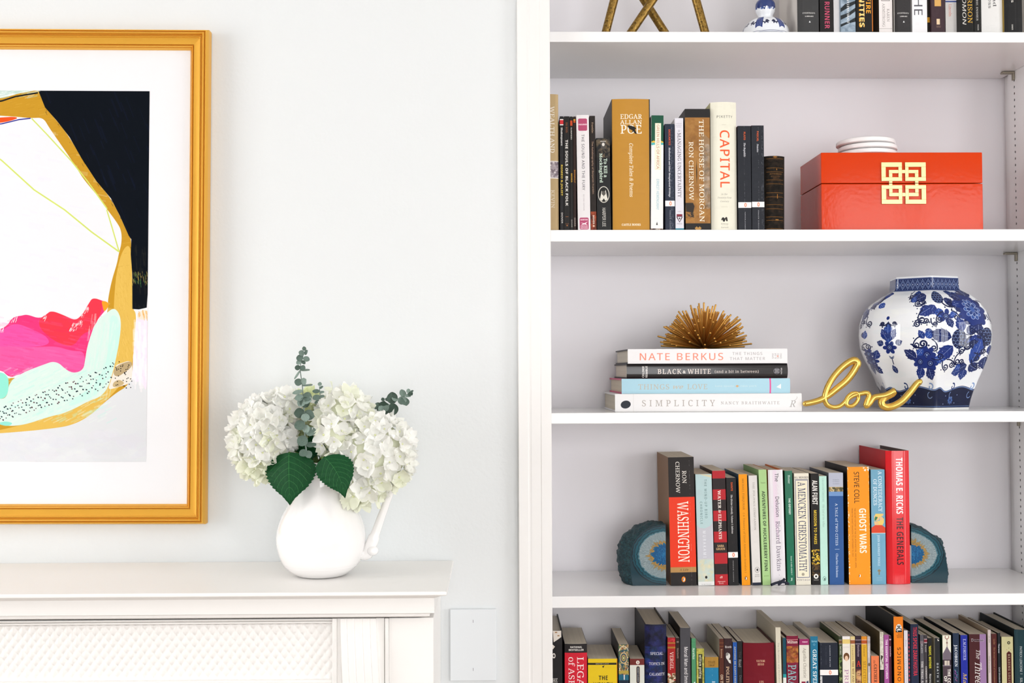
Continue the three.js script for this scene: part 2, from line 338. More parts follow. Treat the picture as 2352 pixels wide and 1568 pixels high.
  // gold band
  const outer = [[82, 205], [99, 246], [126, 276], [156, 314], [185, 364], [219, 415], [253, 455], [274, 495], [295, 541], [301, 549], [300, 583], [304, 629], [305, 709]];
  const inner = [[95, 269], [109, 293], [139, 335], [168, 377], [189, 411], [223, 450], [244, 480], [265, 507], [278, 528], [279, 558], [272, 583], [269, 604], [257, 642], [248, 690]];
  poly([[-340, 205], [82, 205], ...outer, [314, 718], [312, 758], [308, 798], [306, 880], [262, 905], [190, 972], [100, 986], [-60, 998], [-340, 900], [-340, 800], [-60, 860], [20, 870], [100, 860], [180, 820], [240, 760], [250, 700], ...inner.slice().reverse(), [68, 271], [25, 267], [-60, 262], [-340, 330]], '#c3922a');
  poly([[300, 560], [304, 629], [305, 709], [314, 718], [312, 758], [306, 850], [262, 905], [190, 972], [100, 986], [-60, 998], [60, 975], [180, 930], [240, 860], [262, 780], [262, 690], [268, 620], [282, 570]], '#dcb455');
  strokes(900, -60, 205, 305, 620, 14, -3, () => `rgba(${rnd() < 0.5 ? '236,200,110' : '140,96,20'},${0.06 + rnd() * 0.1})`, 1.1);
  strokes(220, 262, 600, 304, 860, 3, 10, () => `rgba(${rnd() < 0.6 ? '240,205,120' : '190,140,50'},0.18)`, 1.2);
  // inside of the band stays paper white
  poly([[-340, 330], [-60, 262], [25, 267], [68, 271], ...inner, [240, 780], [120, 850], [-60, 860], [-340, 800]], '#e6e6ea');
  strokes(260, -300, 300, 250, 760, 30, 6, () => `rgba(${rnd() < 0.5 ? '220,222,232' : '238,237,237'},0.18)`, 6);
  // black field
  poly([...outer, [320, 710], [338, 706], [342, 640], [342, 205]], '#0c1119', 0, 0, 1, false);
  x.save(); x.beginPath(); [...outer, [320, 710], [338, 706], [342, 640], [342, 205]].forEach(([a, b], i) => x[i ? 'lineTo' : 'moveTo'](a, b)); x.clip();
  strokes(120, 100, 207, 338, 520, 16, 40, () => `rgba(${rnd() < 0.5 ? '22,34,64' : '10,14,18'},0.22)`, 3);
  strokes(40, 305, 560, 338, 705, 2, 24, () => 'rgba(34,34,32,0.5)', 2);
  x.restore();
  strokes(60, 304, 622, 340, 650, 1, 9, () => `rgba(${rnd() < 0.7 ? '214,186,90' : '60,140,70'},0.6)`, 0.8);
  for (let i = 1; i < outer.length - 1; i++) strokes(5, outer[i][0] - 1, outer[i][1] - 16, outer[i][0] + 5, outer[i][1] + 16, 4, 7, () => 'rgba(20,24,30,0.6)', 0.6);
  // top left corner
  pa([[-700, 380], [190, 380], [195, 392], [150, 402], [90, 412], [0, 440], [-700, 560]], '#cfe0da');
  strokes(60, -60, 207, 60, 225, 26, -6, () => `rgba(${rnd() < 0.5 ? '240,246,242' : '170,200,190'},0.4)`, 2);
  x.strokeStyle = '#1a1d1f'; x.lineWidth = 3.4; x.beginPath(); x.moveTo(-340, 262); x.quadraticCurveTo(-60, 240, 0, 231); x.lineTo(30, 221); x.lineTo(82, 212); x.stroke();
  pa([[-300, 560], [0, 545], [60, 540], [90, 546], [60, 560], [0, 574], [-300, 610]], '#ef5324');
  x.strokeStyle = '#33338e'; x.lineWidth = 2.6; x.beginPath(); x.moveTo(-120, 300); x.lineTo(0, 284); x.lineTo(40, 274); x.lineTo(66, 271); x.stroke();
  // lime lines
  x.lineCap = 'round'; x.lineJoin = 'round';
  for (const [w, pts] of [[3.2, [[-340, 200], [-120, 290], [0, 368], [76, 436], [147, 482], [210, 533], [272, 577]]], [2.8, [[69, 272], [105, 309], [160, 368], [198, 415], [244, 478]]], [2.8, [[244, 482], [257, 524], [273, 577]]]]) {
    x.strokeStyle = '#cbd868'; x.lineWidth = w; x.beginPath(); pts.forEach(([a, b], i) => x[i ? 'lineTo' : 'moveTo'](a, b)); x.stroke();
  }
  // pink and red
  const pinkEdge = [[-500, 420], [-200, 380], [0, 400], [50, 370], [75, 325], [130, 315], [160, 308], [230, 333], [270, 310], [300, 285], [380, 315], [440, 345], [480, 310], [520, 240], [540, 210], [620, 235], [635, 262], [600, 300], [560, 350], [540, 400], [510, 500], [500, 570], [490, 630], [430, 655], [380, 630], [350, 600], [310, 590], [270, 605], [200, 630], [120, 650], [65, 680], [0, 610], [-500, 700]];
  pb(pinkEdge, '#f43a78');
  pb([[300, 285], [380, 315], [440, 345], [480, 310], [520, 240], [540, 210], [600, 228], [590, 300], [540, 400], [480, 420], [430, 500], [330, 470], [240, 400], [225, 340], [270, 310]], '#f23a4c');
  pb([[590, 226], [632, 236], [633, 264], [606, 296], [598, 260]], '#f59a2a');
  pb([[-500, 420], [-200, 380], [0, 410], [60, 372], [110, 360], [200, 400], [270, 430], [300, 480], [200, 500], [0, 490], [-500, 520]], '#f052a0');
  pb([[-500, 520], [0, 490], [200, 500], [330, 490], [420, 520], [500, 520], [495, 625], [430, 652], [380, 630], [310, 588], [200, 628], [65, 676], [0, 606], [-500, 690]], '#f65a9e');
  strokes(520, -200, 725, 235, 858, 26, 5, () => `rgba(${rnd() < 0.4 ? '255,130,190' : rnd() < 0.5 ? '236,30,90' : '250,60,130'},0.12)`, 3);
  for (const [a, b] of [[490, 300], [505, 275], [470, 350], [440, 370], [425, 390], [20, 392], [90, 330], [260, 318]]) strokes(14, (a - 14) * B, 600 + (b - 14) * B, (a + 14) * B, 600 + (b + 14) * B, -3, 6, () => 'rgba(243,240,242,0.75)', 0.9);
  // mint
  pb([[660, 270], [690, 290], [708, 350], [700, 450], [680, 560], [660, 650], [630, 745], [580, 790], [540, 800], [400, 875], [290, 900], [160, 945], [60, 955], [10, 940], [-60, 900], [-500, 880], [-500, 780], [0, 800], [50, 790], [60, 700], [130, 650], [200, 620], [270, 595], [310, 580], [350, 590], [380, 620], [430, 650], [490, 630], [500, 570], [510, 500], [540, 400], [570, 340], [620, 300]], '#d2e6de');
  pb([[640, 300], [700, 330], [702, 440], [680, 560], [640, 700], [560, 780], [400, 850], [420, 800], [560, 720], [620, 600], [640, 450]], '#c4e9de');
  strokes(260, 10, 850, 250, 970, 18, -9, () => `rgba(${rnd() < 0.5 ? '180,232,218' : '226,234,228'},0.25)`, 3);
  strokes(120, 205, 720, 275, 900, -3, 22, () => `rgba(${rnd() < 0.5 ? '190,234,222' : '224,232,226'},0.25)`, 3);
  pb([[-500, 660], [0, 640], [40, 652], [62, 690], [52, 785], [0, 802], [-500, 800]], '#8fe0cc');
  pb([[0, 935], [40, 925], [90, 935], [60, 955], [10, 945]], '#8fdccc');
  for (let i = 0; i < 150; i++) {
    const u = (Math.floor(i / 5) + 0.5 * (i & 1) + rr(-0.25, 0.25)) / 30, v = ((i % 5) + 0.5 + rr(-0.3, 0.3)) / 5, cx = u * 660, lo = 850 - u * 255, hi = 935 - u * 205, cy = lo + (hi - lo) * v, r = 1.2 + rnd() * 0.9;
    if (cx > 640 && cy < 600) continue;
    x.fillStyle = rnd() < 0.75 ? '#24373c' : '#4b2c34'; x.beginPath(); x.ellipse(cx * B, 600 + cy * B, r, r * 0.8, 0.4, 0, 7); x.fill();
  }
  pb([[675, 605], [700, 592], [770, 570], [776, 640], [768, 706], [700, 725], [630, 748], [652, 690]], '#e6dfd4');
  pb([[675, 605], [770, 572], [774, 612], [720, 650], [690, 670], [662, 655]], '#b59f78'); pb([[664, 700], [700, 682], [735, 705], [700, 726], [660, 730]], '#c2ab7f');
  for (let i = 0; i < 40; i++) { x.fillStyle = '#1e1a18'; x.beginPath(); x.ellipse(rr(655, 772) * B, 600 + rr(580, 735) * B, 1.3, 1.1, 0, 0, 7); x.fill(); }
  // pale pink strip at the right
  pb([[796, 300], [864, 270], [864, 780], [830, 690], [775, 705], [782, 500]], '#f8dcea');
  pb([[800, 296], [862, 272], [862, 340], [800, 335]], '#f2dccb'); strokes(12, 318, 712, 338, 728, 2, 10, () => 'rgba(226,170,90,0.6)', 2);
  strokes(90, 308, 735, 338, 870, 1, 30, () => 'rgba(255,240,246,0.3)', 4);
  const pm = new THREE.MeshPhysicalMaterial({ map: canvasTexture(c), roughness: 0.85, specularIntensity: 0.12 });
  const yc0 = (tr.y + br.y) / 2, R = P(340, 632, 0.0103).x - ctr.x, Tp = P(170, 207, 0.0103).y - yc0, Bt = P(170, 1058, 0.0103).y - yc0;
  const g = new THREE.PlaneGeometry(2 * R, Tp - Bt).translate(0, (Tp + Bt) / 2 - 0.0008, 0.0103);
  part('print', g, pm, t);
}

// ---------- white pitcher with hydrangeas and eucalyptus ----------
const zPit = 0.142, yMantel = P(600, 1289, 0).y, kPit = ppm(zPit);
const pitX = P(738, 1240, zPit).x;
const FP = (cx, cy, dz = 0) => P(500 + cx * 0.3698, 780 + cy * 0.3699, zPit + dz);   // positions read off an enlarged crop
{
  const t = thing('pitcher', 'glossy white ceramic pitcher holding hydrangeas on the mantel', 'pitcher', [pitX, yMantel, zPit]);
  const glaze = std('#f5f3f2', 0.12, 0, { clearcoat: 0.5, clearcoatRoughness: 0.04 });
  const yAt = (py) => P(738, py, zPit).y - yMantel, base = 0;
  const H = yAt(1062);
  const pr = [[0, 0.0], [0.030, 0.0], [0.041, 0.0012], [0.0485, 0.005], [0.0565, 0.0108], [0.0625, 0.017], [0.0645, 0.0198], [0.0680, 0.0255], [0.0738, 0.040], [0.0767, 0.054], [0.0772, 0.066], [0.0757, 0.079], [0.0715, 0.093], [0.0655, 0.107], [0.0585, 0.120], [0.0515, 0.132], [0.0455, 0.143], [0.0405, 0.154], [0.0398, 0.163], [0.0402, 0.174], [0.0415, 0.185], [0.0432, H], [0.0427, H + 0.0022], [0.041, H + 0.0018], [0.0388, 0.184], [0.0376, 0.173], [0.0372, 0.163], [0.038, 0.154], [0.041, 0.143], [0.046, 0.131], [0.053, 0.118]].map(([r, y]) => new THREE.Vector2(r, y));
  const sp = new THREE.SplineCurve(pr).getPoints(110);
  const g = new THREE.LatheGeometry(sp, 72), p = g.attributes.position;
  for (let i = 0; i < p.count; i++) {   // pull the rim out to a pouring lip on the left
    let X = p.getX(i), y = p.getY(i), z = p.getZ(i);
    const a = Math.atan2(z, X), lip = Math.max(0, Math.cos(a - Math.PI)) ** 4 * THREE.MathUtils.smoothstep(y, 0.135, H), k = 1 + 0.42 * lip;
    p.setXYZ(i, X * k, y + 0.006 * lip, z * (1 - 0.12 * lip));
  }
  g.computeVertexNormals();
  part('body', g, glaze, t);
  const L = (cx, cy, dz = 0) => FP(cx, cy, dz).sub(t.position);
  const hc = new THREE.CatmullRomCurve3([L(800, 775, 0), L(880, 765, 0.001), L(990, 790, 0.002), L(1068, 850, 0.003), L(1072, 935, 0.004), L(1048, 1010, 0.004), L(1012, 1110, 0.004), L(980, 1200, 0.004), L(955, 1265, 0.004), L(925, 1330, 0.002), L(890, 1330, 0.0)]);
  part('handle', taperTube(hc, (u) => 0.0068 - 0.0015 * Math.sin(Math.min(1, u * 1.15) * Math.PI) * (u > 0.4 ? 1.1 : 0.2) + (u > 0.8 ? 0.0015 : 0), 60, 16, 1.25), glaze, t);
  const curl = part('handle_curl', new THREE.SphereGeometry(0.0088, 20, 14).scale(1.15, 1, 0.9).translate(...L(962, 1308, 0.008).toArray()), glaze, t);
  curl.userData.label = 'rolled clay end of the handle';
}
// one hydrangea floret: four cupped petals round a bead
function floretGeometry(seed) {
  seedState = seed; const gs = [];
  for (let q = 0; q < 4; q++) {
    const a = q * Math.PI / 2 + rr(-0.15, 0.15), len = rr(0.0135, 0.0175), wid = rr(0.0095, 0.012), cup = rr(0.2, 0.75), wob = rr(0, 6), fold = rr(-0.003, 0.003);
    const g = grid(6, 6, (u, v) => {
      const s = v, prof = Math.pow(Math.sin(Math.PI * Math.min(1, 0.10 + 0.86 * s)), 0.62) * (0.55 + 0.45 * s) , X = (u - 0.5) * 2 * wid * prof * 0.95;
      const Y = s * len * (1 - 0.12 * Math.pow(Math.abs(u - 0.5) * 2, 2)), Z = cup * s * s * len + 0.0016 * Math.sin(u * 7 + wob) * s + Math.pow((u - 0.5) * 2, 2) * 0.0022 * s + fold * (u - 0.5) * s;
      return [X * Math.cos(a) - Y * Math.sin(a), X * Math.sin(a) + Y * Math.cos(a), Z + (q & 1) * 0.0004];
    });
    gs.push(g);
  }
  return mergeGeometries(gs);
}
const floretGeos = [11, 23, 37, 51, 67].map(floretGeometry), beadGeo = new THREE.SphereGeometry(0.0016, 6, 5).translate(0, 0, 0.0008);
const petal = (c) => new THREE.MeshPhysicalMaterial({ color: hex(c), roughness: 0.9, transmission: 0.35, thickness: 0, side: THREE.DoubleSide });
const petalMats = [petal('#fefefb'), petal('#fcfcf6'), petal('#f6f8e6')], petalGreen = petal('#e4ecbc'), beadMat = std('#dfe3b0', 0.7), stemMat = std('#5f7d3a', 0.6);
const leafTex = (() => {   // veined leaf colour: base at the bottom
  const c = canvas(512, 512), x = c.getContext('2d');
  x.fillStyle = '#0f4523'; x.fillRect(0, 0, 512, 512);
  for (let i = 0; i < 2600; i++) { x.fillStyle = `rgba(${rnd() < 0.5 ? '6,40,20' : '26,92,42'},0.10)`; x.beginPath(); x.ellipse(rnd() * 512, rnd() * 512, 2 + rnd() * 10, 1 + rnd() * 5, rnd() * 3, 0, 7); x.fill(); }
  x.strokeStyle = '#3f7f45'; x.lineCap = 'round'; x.lineWidth = 4; x.beginPath(); x.moveTo(256, 512); x.lineTo(256, 20); x.stroke();
  for (let i = 0; i < 7; i++) for (const s of [-1, 1]) {
    const y = 480 - i * 62; x.lineWidth = 2.4; x.beginPath(); x.moveTo(256, y); x.quadraticCurveTo(256 + s * 90, y - 26, 256 + s * 210, y - 110); x.stroke();
    for (let j = 1; j < 4; j++) { x.lineWidth = 1.2; x.globalAlpha = 0.6; x.beginPath(); const bx = 256 + s * 52 * j, by = y - 10 - 22 * j; x.moveTo(bx, by); x.lineTo(bx + s * 14, by - 58); x.stroke(); x.globalAlpha = 1; }
  }
  return canvasTexture(c);
})();
const leafMat = new THREE.MeshPhysicalMaterial({ map: leafTex, roughness: 0.6, specularIntensity: 0.35, side: THREE.DoubleSide, bumpMap: leafTex, bumpScale: 0.0008 });
// serrated blade along a curved midrib: base -> tip, half-width w, side vector
function bladeGeometry(base, tip, bend, across, half, droop = 0.2, teeth = 14) {
  const curve = new THREE.QuadraticBezierCurve3(base, base.clone().add(tip).multiplyScalar(0.5).add(bend), tip), n = new THREE.Vector3();
  const dir = tip.clone().sub(base).normalize(), ax = across.clone().addScaledVector(dir, -across.dot(dir)).normalize(); n.crossVectors(ax, dir).normalize(); if (n.z < 0) n.negate();
  return grid(20, 56, (u, v) => {
    const c = curve.getPoint(v), w = half * Math.pow(Math.sin(Math.PI * Math.pow(Math.min(1, v * 0.95 + 0.05), 0.58)), 0.95) * (1 - 0.25 * THREE.MathUtils.smoothstep(v, 0.6, 0.95)), s = (u - 0.5) * 2;
    const tooth = 1 + 0.085 * (1 - Math.abs(((v * teeth) % 1) * 2 - 1)) * Math.abs(s) ** 6 - 0.04;
    const lift = Math.abs(s) * w * droop - 0.002 * Math.abs(Math.sin(v * 20 + Math.abs(s) * 6)) * Math.abs(s);
    c.addScaledVector(ax, s * w * tooth).addScaledVector(dir, Math.abs(s) ** 2 * w * 0.18).addScaledVector(n, -lift);
    return [c.x, c.y, c.z];
  });
}
function hydrangea(label, lobes, n, leaves, greenish, stemTo) {
  const c0 = FP(lobes[0][0], lobes[0][1], lobes[0][2]);
  const t = thing('hydrangea', label, 'flower', c0.toArray(), 'cut flowers in the pitcher');
  const Ls = lobes.map(([cx, cy, dz, rx, ry, rz]) => ({ c: FP(cx, cy, dz).sub(c0), r: new THREE.Vector3(rx, ry, rz).multiplyScalar(0.3698 / kPit) }));
  part('flower_core', mergeGeometries(Ls.map(({ c, r }) => new THREE.SphereGeometry(1, 24, 16).scale(r.x * 0.8, r.y * 0.8, r.z * 0.8).translate(c.x, c.y, c.z))), greenish ? petalGreen : std('#e9ecd2', 0.9), t);
  const up = new THREE.Vector3(0, 0, 1), d = new THREE.Vector3(), q = new THREE.Quaternion(), q2 = new THREE.Quaternion();
  Ls.forEach(({ c, r }, li) => {
    const cnt = Math.round(n * (r.x * r.y) / Ls.reduce((s, l) => s + l.r.x * l.r.y, 0));
    for (let i = 0; i < cnt; i++) {
      const y = 1 - 2 * (i + 0.5) / cnt, ph = i * 2.399963 + rr(-0.12, 0.12), rad = Math.sqrt(1 - y * y);
      d.set(Math.cos(ph) * rad, y, Math.sin(ph) * rad);
      if (d.z < -0.72) continue;
      const pos = d.clone().multiply(r).multiplyScalar(rr(0.86, 0.97)).add(c);
      if (Ls.some((o, k) => k !== li && pos.clone().sub(o.c).divide(o.r).length() < 0.82)) continue;
      const nrm = d.clone().divide(r).normalize().add(new THREE.Vector3(rr(-0.38, 0.38), rr(-0.25, 0.45), rr(-0.3, 0.3))).normalize();
      q.setFromUnitVectors(up, nrm); q2.setFromAxisAngle(up, rnd() * 6.3); q.multiply(q2);
      const low = y < -0.55 || rnd() < 0.1;
      const f = part('floret', floretGeos[Math.floor(rnd() * 5)], greenish ? (rnd() < 0.55 ? petalGreen : petalMats[2]) : low ? petalMats[2] : petalMats[rnd() < 0.6 ? 0 : 1], t);
      f.position.copy(pos); f.quaternion.copy(q); f.scale.setScalar(rr(0.95, 1.35));
      part('eye', beadGeo, beadMat, f);
    }
  });
  const root = new THREE.Vector3(pitX, yMantel + 0.12, zPit).sub(c0);
  part('stem', tube([Ls[0].c.clone(), Ls[0].c.clone().lerp(stemTo.clone().sub(c0), 0.65), stemTo.clone().sub(c0), root], 0.0032, 20, 7), stemMat, t);
  for (const [b, tip, bend, across, half, droop] of leaves) {
    const B = FP(...b).sub(c0), T = FP(...tip).sub(c0);
    const lf = part('leaf', bladeGeometry(B, T, new THREE.Vector3(...bend), new THREE.Vector3(...across), half, droop), leafMat, t);
    part('leaf_stalk', tube([B.clone(), B.clone().lerp(stemTo.clone().sub(c0), 0.5).add(new THREE.Vector3(0, 0.004, 0)), stemTo.clone().sub(c0)], 0.0017, 10, 6), stemMat, lf);
  }
  return t;
}
seedState = 101;
const mouth = FP(620, 770, 0);
hydrangea('round white hydrangea head leaning left over the pitcher with a broad leaf', [[288, 612, 0.005, 185, 250, 185], [385, 440, -0.01, 120, 110, 120]], 170,
  [[[442, 700, 0.052], [450, 1028, 0.062], [0, 0.004, 0.012], [1, 0.25, 0.1], 0.044, 0.32]], false, mouth);
hydrangea('large white hydrangea head on the handle side of the pitcher', [[945, 705, 0.01, 275, 260, 215], [790, 470, 0.0, 165, 160, 165], [905, 890, 0.02, 150, 120, 140], [745, 590, 0.03, 120, 130, 120]], 250,
  [[[662, 728, 0.074], [792, 985, 0.092], [0.012, 0.010, 0.008], [1, 0.6, 0.0], 0.031, 0.28], [[600, 560, 0.005], [720, 770, 0.03], [0.0, 0.006, 0.01], [1, 0.4, 0.2], 0.026, 0.3]], false, mouth);
hydrangea('small greenish hydrangea cluster between the two large white heads', [[530, 470, -0.045, 150, 130, 110]], 46, [[[520, 620, -0.01], [560, 790, 0.012], [0, 0.0, 0.008], [1, 0.2, 0.3], 0.03, 0.2]], true, mouth);
// eucalyptus: paired round leaves along a thin stem
const bloomTex = (() => { const c = canvas(128, 128), x = c.getContext('2d'); x.fillStyle = '#d8dcd8'; x.fillRect(0, 0, 128, 128); for (let i = 0; i < 700; i++) { x.fillStyle = i & 1 ? 'rgba(255,255,255,0.35)' : 'rgba(120,140,124,0.3)'; x.beginPath(); x.ellipse(rnd() * 128, rnd() * 128, 0.8 + rnd() * 3, 0.8 + rnd() * 2, rnd() * 3, 0, 7); x.fill(); } x.fillStyle = 'rgba(245,250,246,0.7)'; x.fillRect(63, 0, 2, 128); return canvasTexture(c); })();
const eucMats = ['#879b92', '#6c8177', '#9db0a8', '#52675c'].map((c) => std(c, 0.75, 0, { side: THREE.DoubleSide, map: bloomTex })), eucStem = std('#7d8d85', 0.7);
const roundLeaf = grid(8, 8, (u, v) => { const s = (u - 0.5) * 2, w = Math.pow(Math.sin(Math.PI * Math.min(1, 0.06 + 0.92 * v)), 0.6) * 0.5; return [s * w, v, 0.10 * s * s + 0.12 * v * v]; });
function sprig(label, pts, leaves, mats) {
  const p = pts.map(([a, b, c]) => FP(a, b, c)), c0 = p[0].clone();
  const t = thing('eucalyptus_sprig', label, 'sprig', c0.toArray(), 'eucalyptus sprigs in the pitcher');
  part('stem', taperTube(new THREE.CatmullRomCurve3(p.map((q) => q.sub(c0))), (u) => 0.0017 * (1 - 0.6 * u), 50, 6), eucStem, t);
  for (const [cx, cy, dz, ex, ey, size, face] of leaves) {      // base of leaf, pixel direction it points in, length in crop pixels, how much it faces us
    const m = part('leaf', roundLeaf, mats[Math.floor(rnd() * 4)], t), b = FP(cx, cy, dz).sub(c0);
    const dir = new THREE.Vector3(ex, -ey, rr(-0.2, 0.45)).normalize(), nrm = new THREE.Vector3(rr(-0.3, 0.3), (1 - face) + rr(-0.2, 0.2), face).addScaledVector(dir, -1e-3);
    const xx = new THREE.Vector3().crossVectors(dir, nrm).normalize(), zz = new THREE.Vector3().crossVectors(xx, dir);
    m.matrixAutoUpdate = true; m.quaternion.setFromRotationMatrix(new THREE.Matrix4().makeBasis(xx, dir, zz)); m.position.copy(b); m.scale.setScalar(size * 0.3698 / kPit);
  }
  return t;
}
seedState = 55;
const e1 = [[600, 900, 0.0], [575, 800, 0.03], [552, 700, 0.052], [540, 560, 0.055], [535, 420, 0.05], [525, 280, 0.045], [513, 170, 0.042], [535, 85, 0.042]];
sprig('tall grey-green eucalyptus sprig rising between the white hydrangeas', e1, [
  [540, 68, 0.043, -0.3, -1, 26, 0.4], [538, 88, 0.043, -1, -0.3, 36, 0.6], [540, 90, 0.043, 0.6, -0.5, 34, 0.5], [532, 110, 0.043, -1, 0.2, 42, 0.7], [532, 112, 0.043, 0.9, 0.5, 40, 0.6], [520, 128, 0.043, -0.8, 0.8, 36, 0.6], [522, 130, 0.043, 0.7, 1, 30, 0.5],
  [514, 172, 0.043, -0.8, 0.1, 34, 0.8], [514, 172, 0.043, 0.9, 0.2, 36, 0.8], [514, 192, 0.043, 1, 0.1, 56, 0.2], [514, 195, 0.043, -0.5, 0.9, 60, 0.25],
  [524, 270, 0.046, -1, -0.25, 46, 0.8], [524, 270, 0.046, 0.8, -0.6, 44, 0.7], [526, 288, 0.046, 1, 0.05, 62, 0.15], [528, 320, 0.048, -1, 0.4, 60, 0.35],
  [530, 350, 0.05, -0.9, 0.5, 50, 0.8], [532, 350, 0.05, 0.8, 0.1, 56, 0.8], [534, 358, 0.052, 0.2, 1, 62, 0.9], [534, 370, 0.05, 1, 0.25, 58, 0.5], [534, 370, 0.052, -0.5, 0.8, 50, 0.9],
  [536, 450, 0.054, -0.9, 0.1, 62, 0.9], [538, 455, 0.054, 0.9, 0.3, 66, 0.9], [538, 460, 0.056, 0.3, 1, 52, 0.9], [540, 520, 0.056, -0.9, 0.3, 62, 0.9], [541, 530, 0.055, 0.4, 0.8, 50, 0.85],
  [545, 570, 0.056, 0.9, 0.1, 64, 0.7], [548, 600, 0.057, -0.7, 0.9, 66, 0.9], [552, 650, 0.056, 0.9, 0.2, 60, 0.4], [553, 690, 0.056, -0.8, 0.6, 50, 0.6], [555, 690, 0.055, 0.5, 0.9, 46, 0.7],
], eucMats);
sprig('short dark eucalyptus sprig tucked behind the tall one', [[620, 850, -0.005], [640, 680, 0.0], [645, 520, 0.012], [640, 400, 0.015], [632, 290, 0.015]], [
  [632, 286, 0.016, 0.2, -1, 26, 0.4], [633, 300, 0.016, 1, -0.2, 26, 0.4], [634, 322, 0.016, -1, 0.1, 44, 0.5], [634, 325, 0.016, 0.9, 0.2, 30, 0.5], [636, 350, 0.016, 0.7, 0.2, 30, 0.5], [636, 352, 0.016, -1, 0.5, 48, 0.6], [640, 385, 0.016, -0.8, 0.4, 40, 0.5], [640, 400, 0.016, 0.8, 0.3, 40, 0.6],
  [640, 425, 0.016, -1, 0.6, 52, 0.35], [642, 420, 0.016, 1, -0.1, 44, 0.3], [645, 470, 0.014, -1, 0.1, 52, 0.5], [645, 470, 0.016, 1, 0.1, 42, 0.6], [645, 510, 0.014, -1, 0.3, 56, 0.3], [645, 515, 0.014, 1, 0.5, 40, 0.4],
], eucMats);
sprig('eucalyptus sprig reaching sideways past the hydrangea above the handle', [[640, 820, -0.02], [800, 640, -0.035], [960, 490, -0.03], [1020, 440, -0.015], [1080, 400, -0.01], [1140, 360, -0.01], [1200, 325, -0.01]], [
  [985, 410, -0.012, -0.2, -0.5, 22, 0.5], [1010, 440, -0.012, -0.4, -1, 56, 0.6], [1030, 430, -0.012, 0.2, -1, 60, 0.7], [1030, 430, -0.01, 0.9, -0.6, 54, 0.7], [1025, 440, -0.01, -0.7, -0.8, 40, 0.7], [1020, 450, -0.008, -0.1, 1, 46, 0.7], [1045, 425, -0.01, 0.4, 1, 52, 0.5], [1030, 380, -0.01, -0.3, -1, 24, 0.4], [1048, 380, -0.01, 0.4, -1, 24, 0.4],
  [1085, 395, -0.008, -0.1, -1, 72, 0.7], [1088, 395, -0.008, 0.1, 1, 72, 0.7], [1120, 375, -0.008, 0.9, 0.1, 56, 0.8], [1120, 372, -0.008, -0.9, -0.1, 40, 0.6], [1150, 360, -0.008, 0.4, 1, 62, 0.6], [1160, 355, -0.008, -0.6, -0.9, 50, 0.5], [1165, 345, -0.008, 0.8, 0.3, 40, 0.5], [1185, 330, -0.008, 0.8, 0.5, 34, 0.5], [1185, 332, -0.008, -0.1, -1, 28, 0.5], [1195, 330, -0.008, 0.8, -0.4, 26, 0.5],
], eucMats);

// ---------- books ----------
const ATLAS = { S: 3.2, list: [], x: 0, y: 0, row: 0 };
function atlasSlot(w, h) {
  const A = ATLAS, pad = 6;
  let cur = A.list[A.list.length - 1];
  if (!cur || (A.x + w + pad > 2048 && A.y + A.row + h + pad > 2048)) {
    const c = canvas(2048, 2048), ctx = c.getContext('2d'); ctx.fillStyle = '#888'; ctx.fillRect(0, 0, 2048, 2048);
    const map = canvasTexture(c); map.wrapS = map.wrapT = THREE.ClampToEdgeWrapping;
    cur = { c, ctx, mats: { matte: new THREE.MeshPhysicalMaterial({ map, roughness: 0.7, specularIntensity: 0.25 }), satin: new THREE.MeshPhysicalMaterial({ map, roughness: 0.45, specularIntensity: 0.4 }), gloss: new THREE.MeshPhysicalMaterial({ map, roughness: 0.14, specularIntensity: 0.9 }) } };
    A.list.push(cur); A.x = A.y = A.row = 0;
  } else if (A.x + w + pad > 2048) { A.x = 0; A.y += A.row + pad; A.row = 0; }
  if (A.y + h + pad > 2048) { A.x = 4000; return atlasSlot(w, h); }
  const s = { cur, x: A.x, y: A.y, w, h }; A.x += w + pad; A.row = Math.max(A.row, h);
  return s;
}
const FONT = { s: 'sans-serif', S: 'bold sans-serif', f: 'serif', F: 'bold serif', m: 'monospace' };
function setFont(ctx, f) { ctx.font = (FONT[f].startsWith('bold') ? 'bold ' : '') + '60px ' + FONT[f].replace('bold ', ''); }
const CAP = 60 * 0.715;
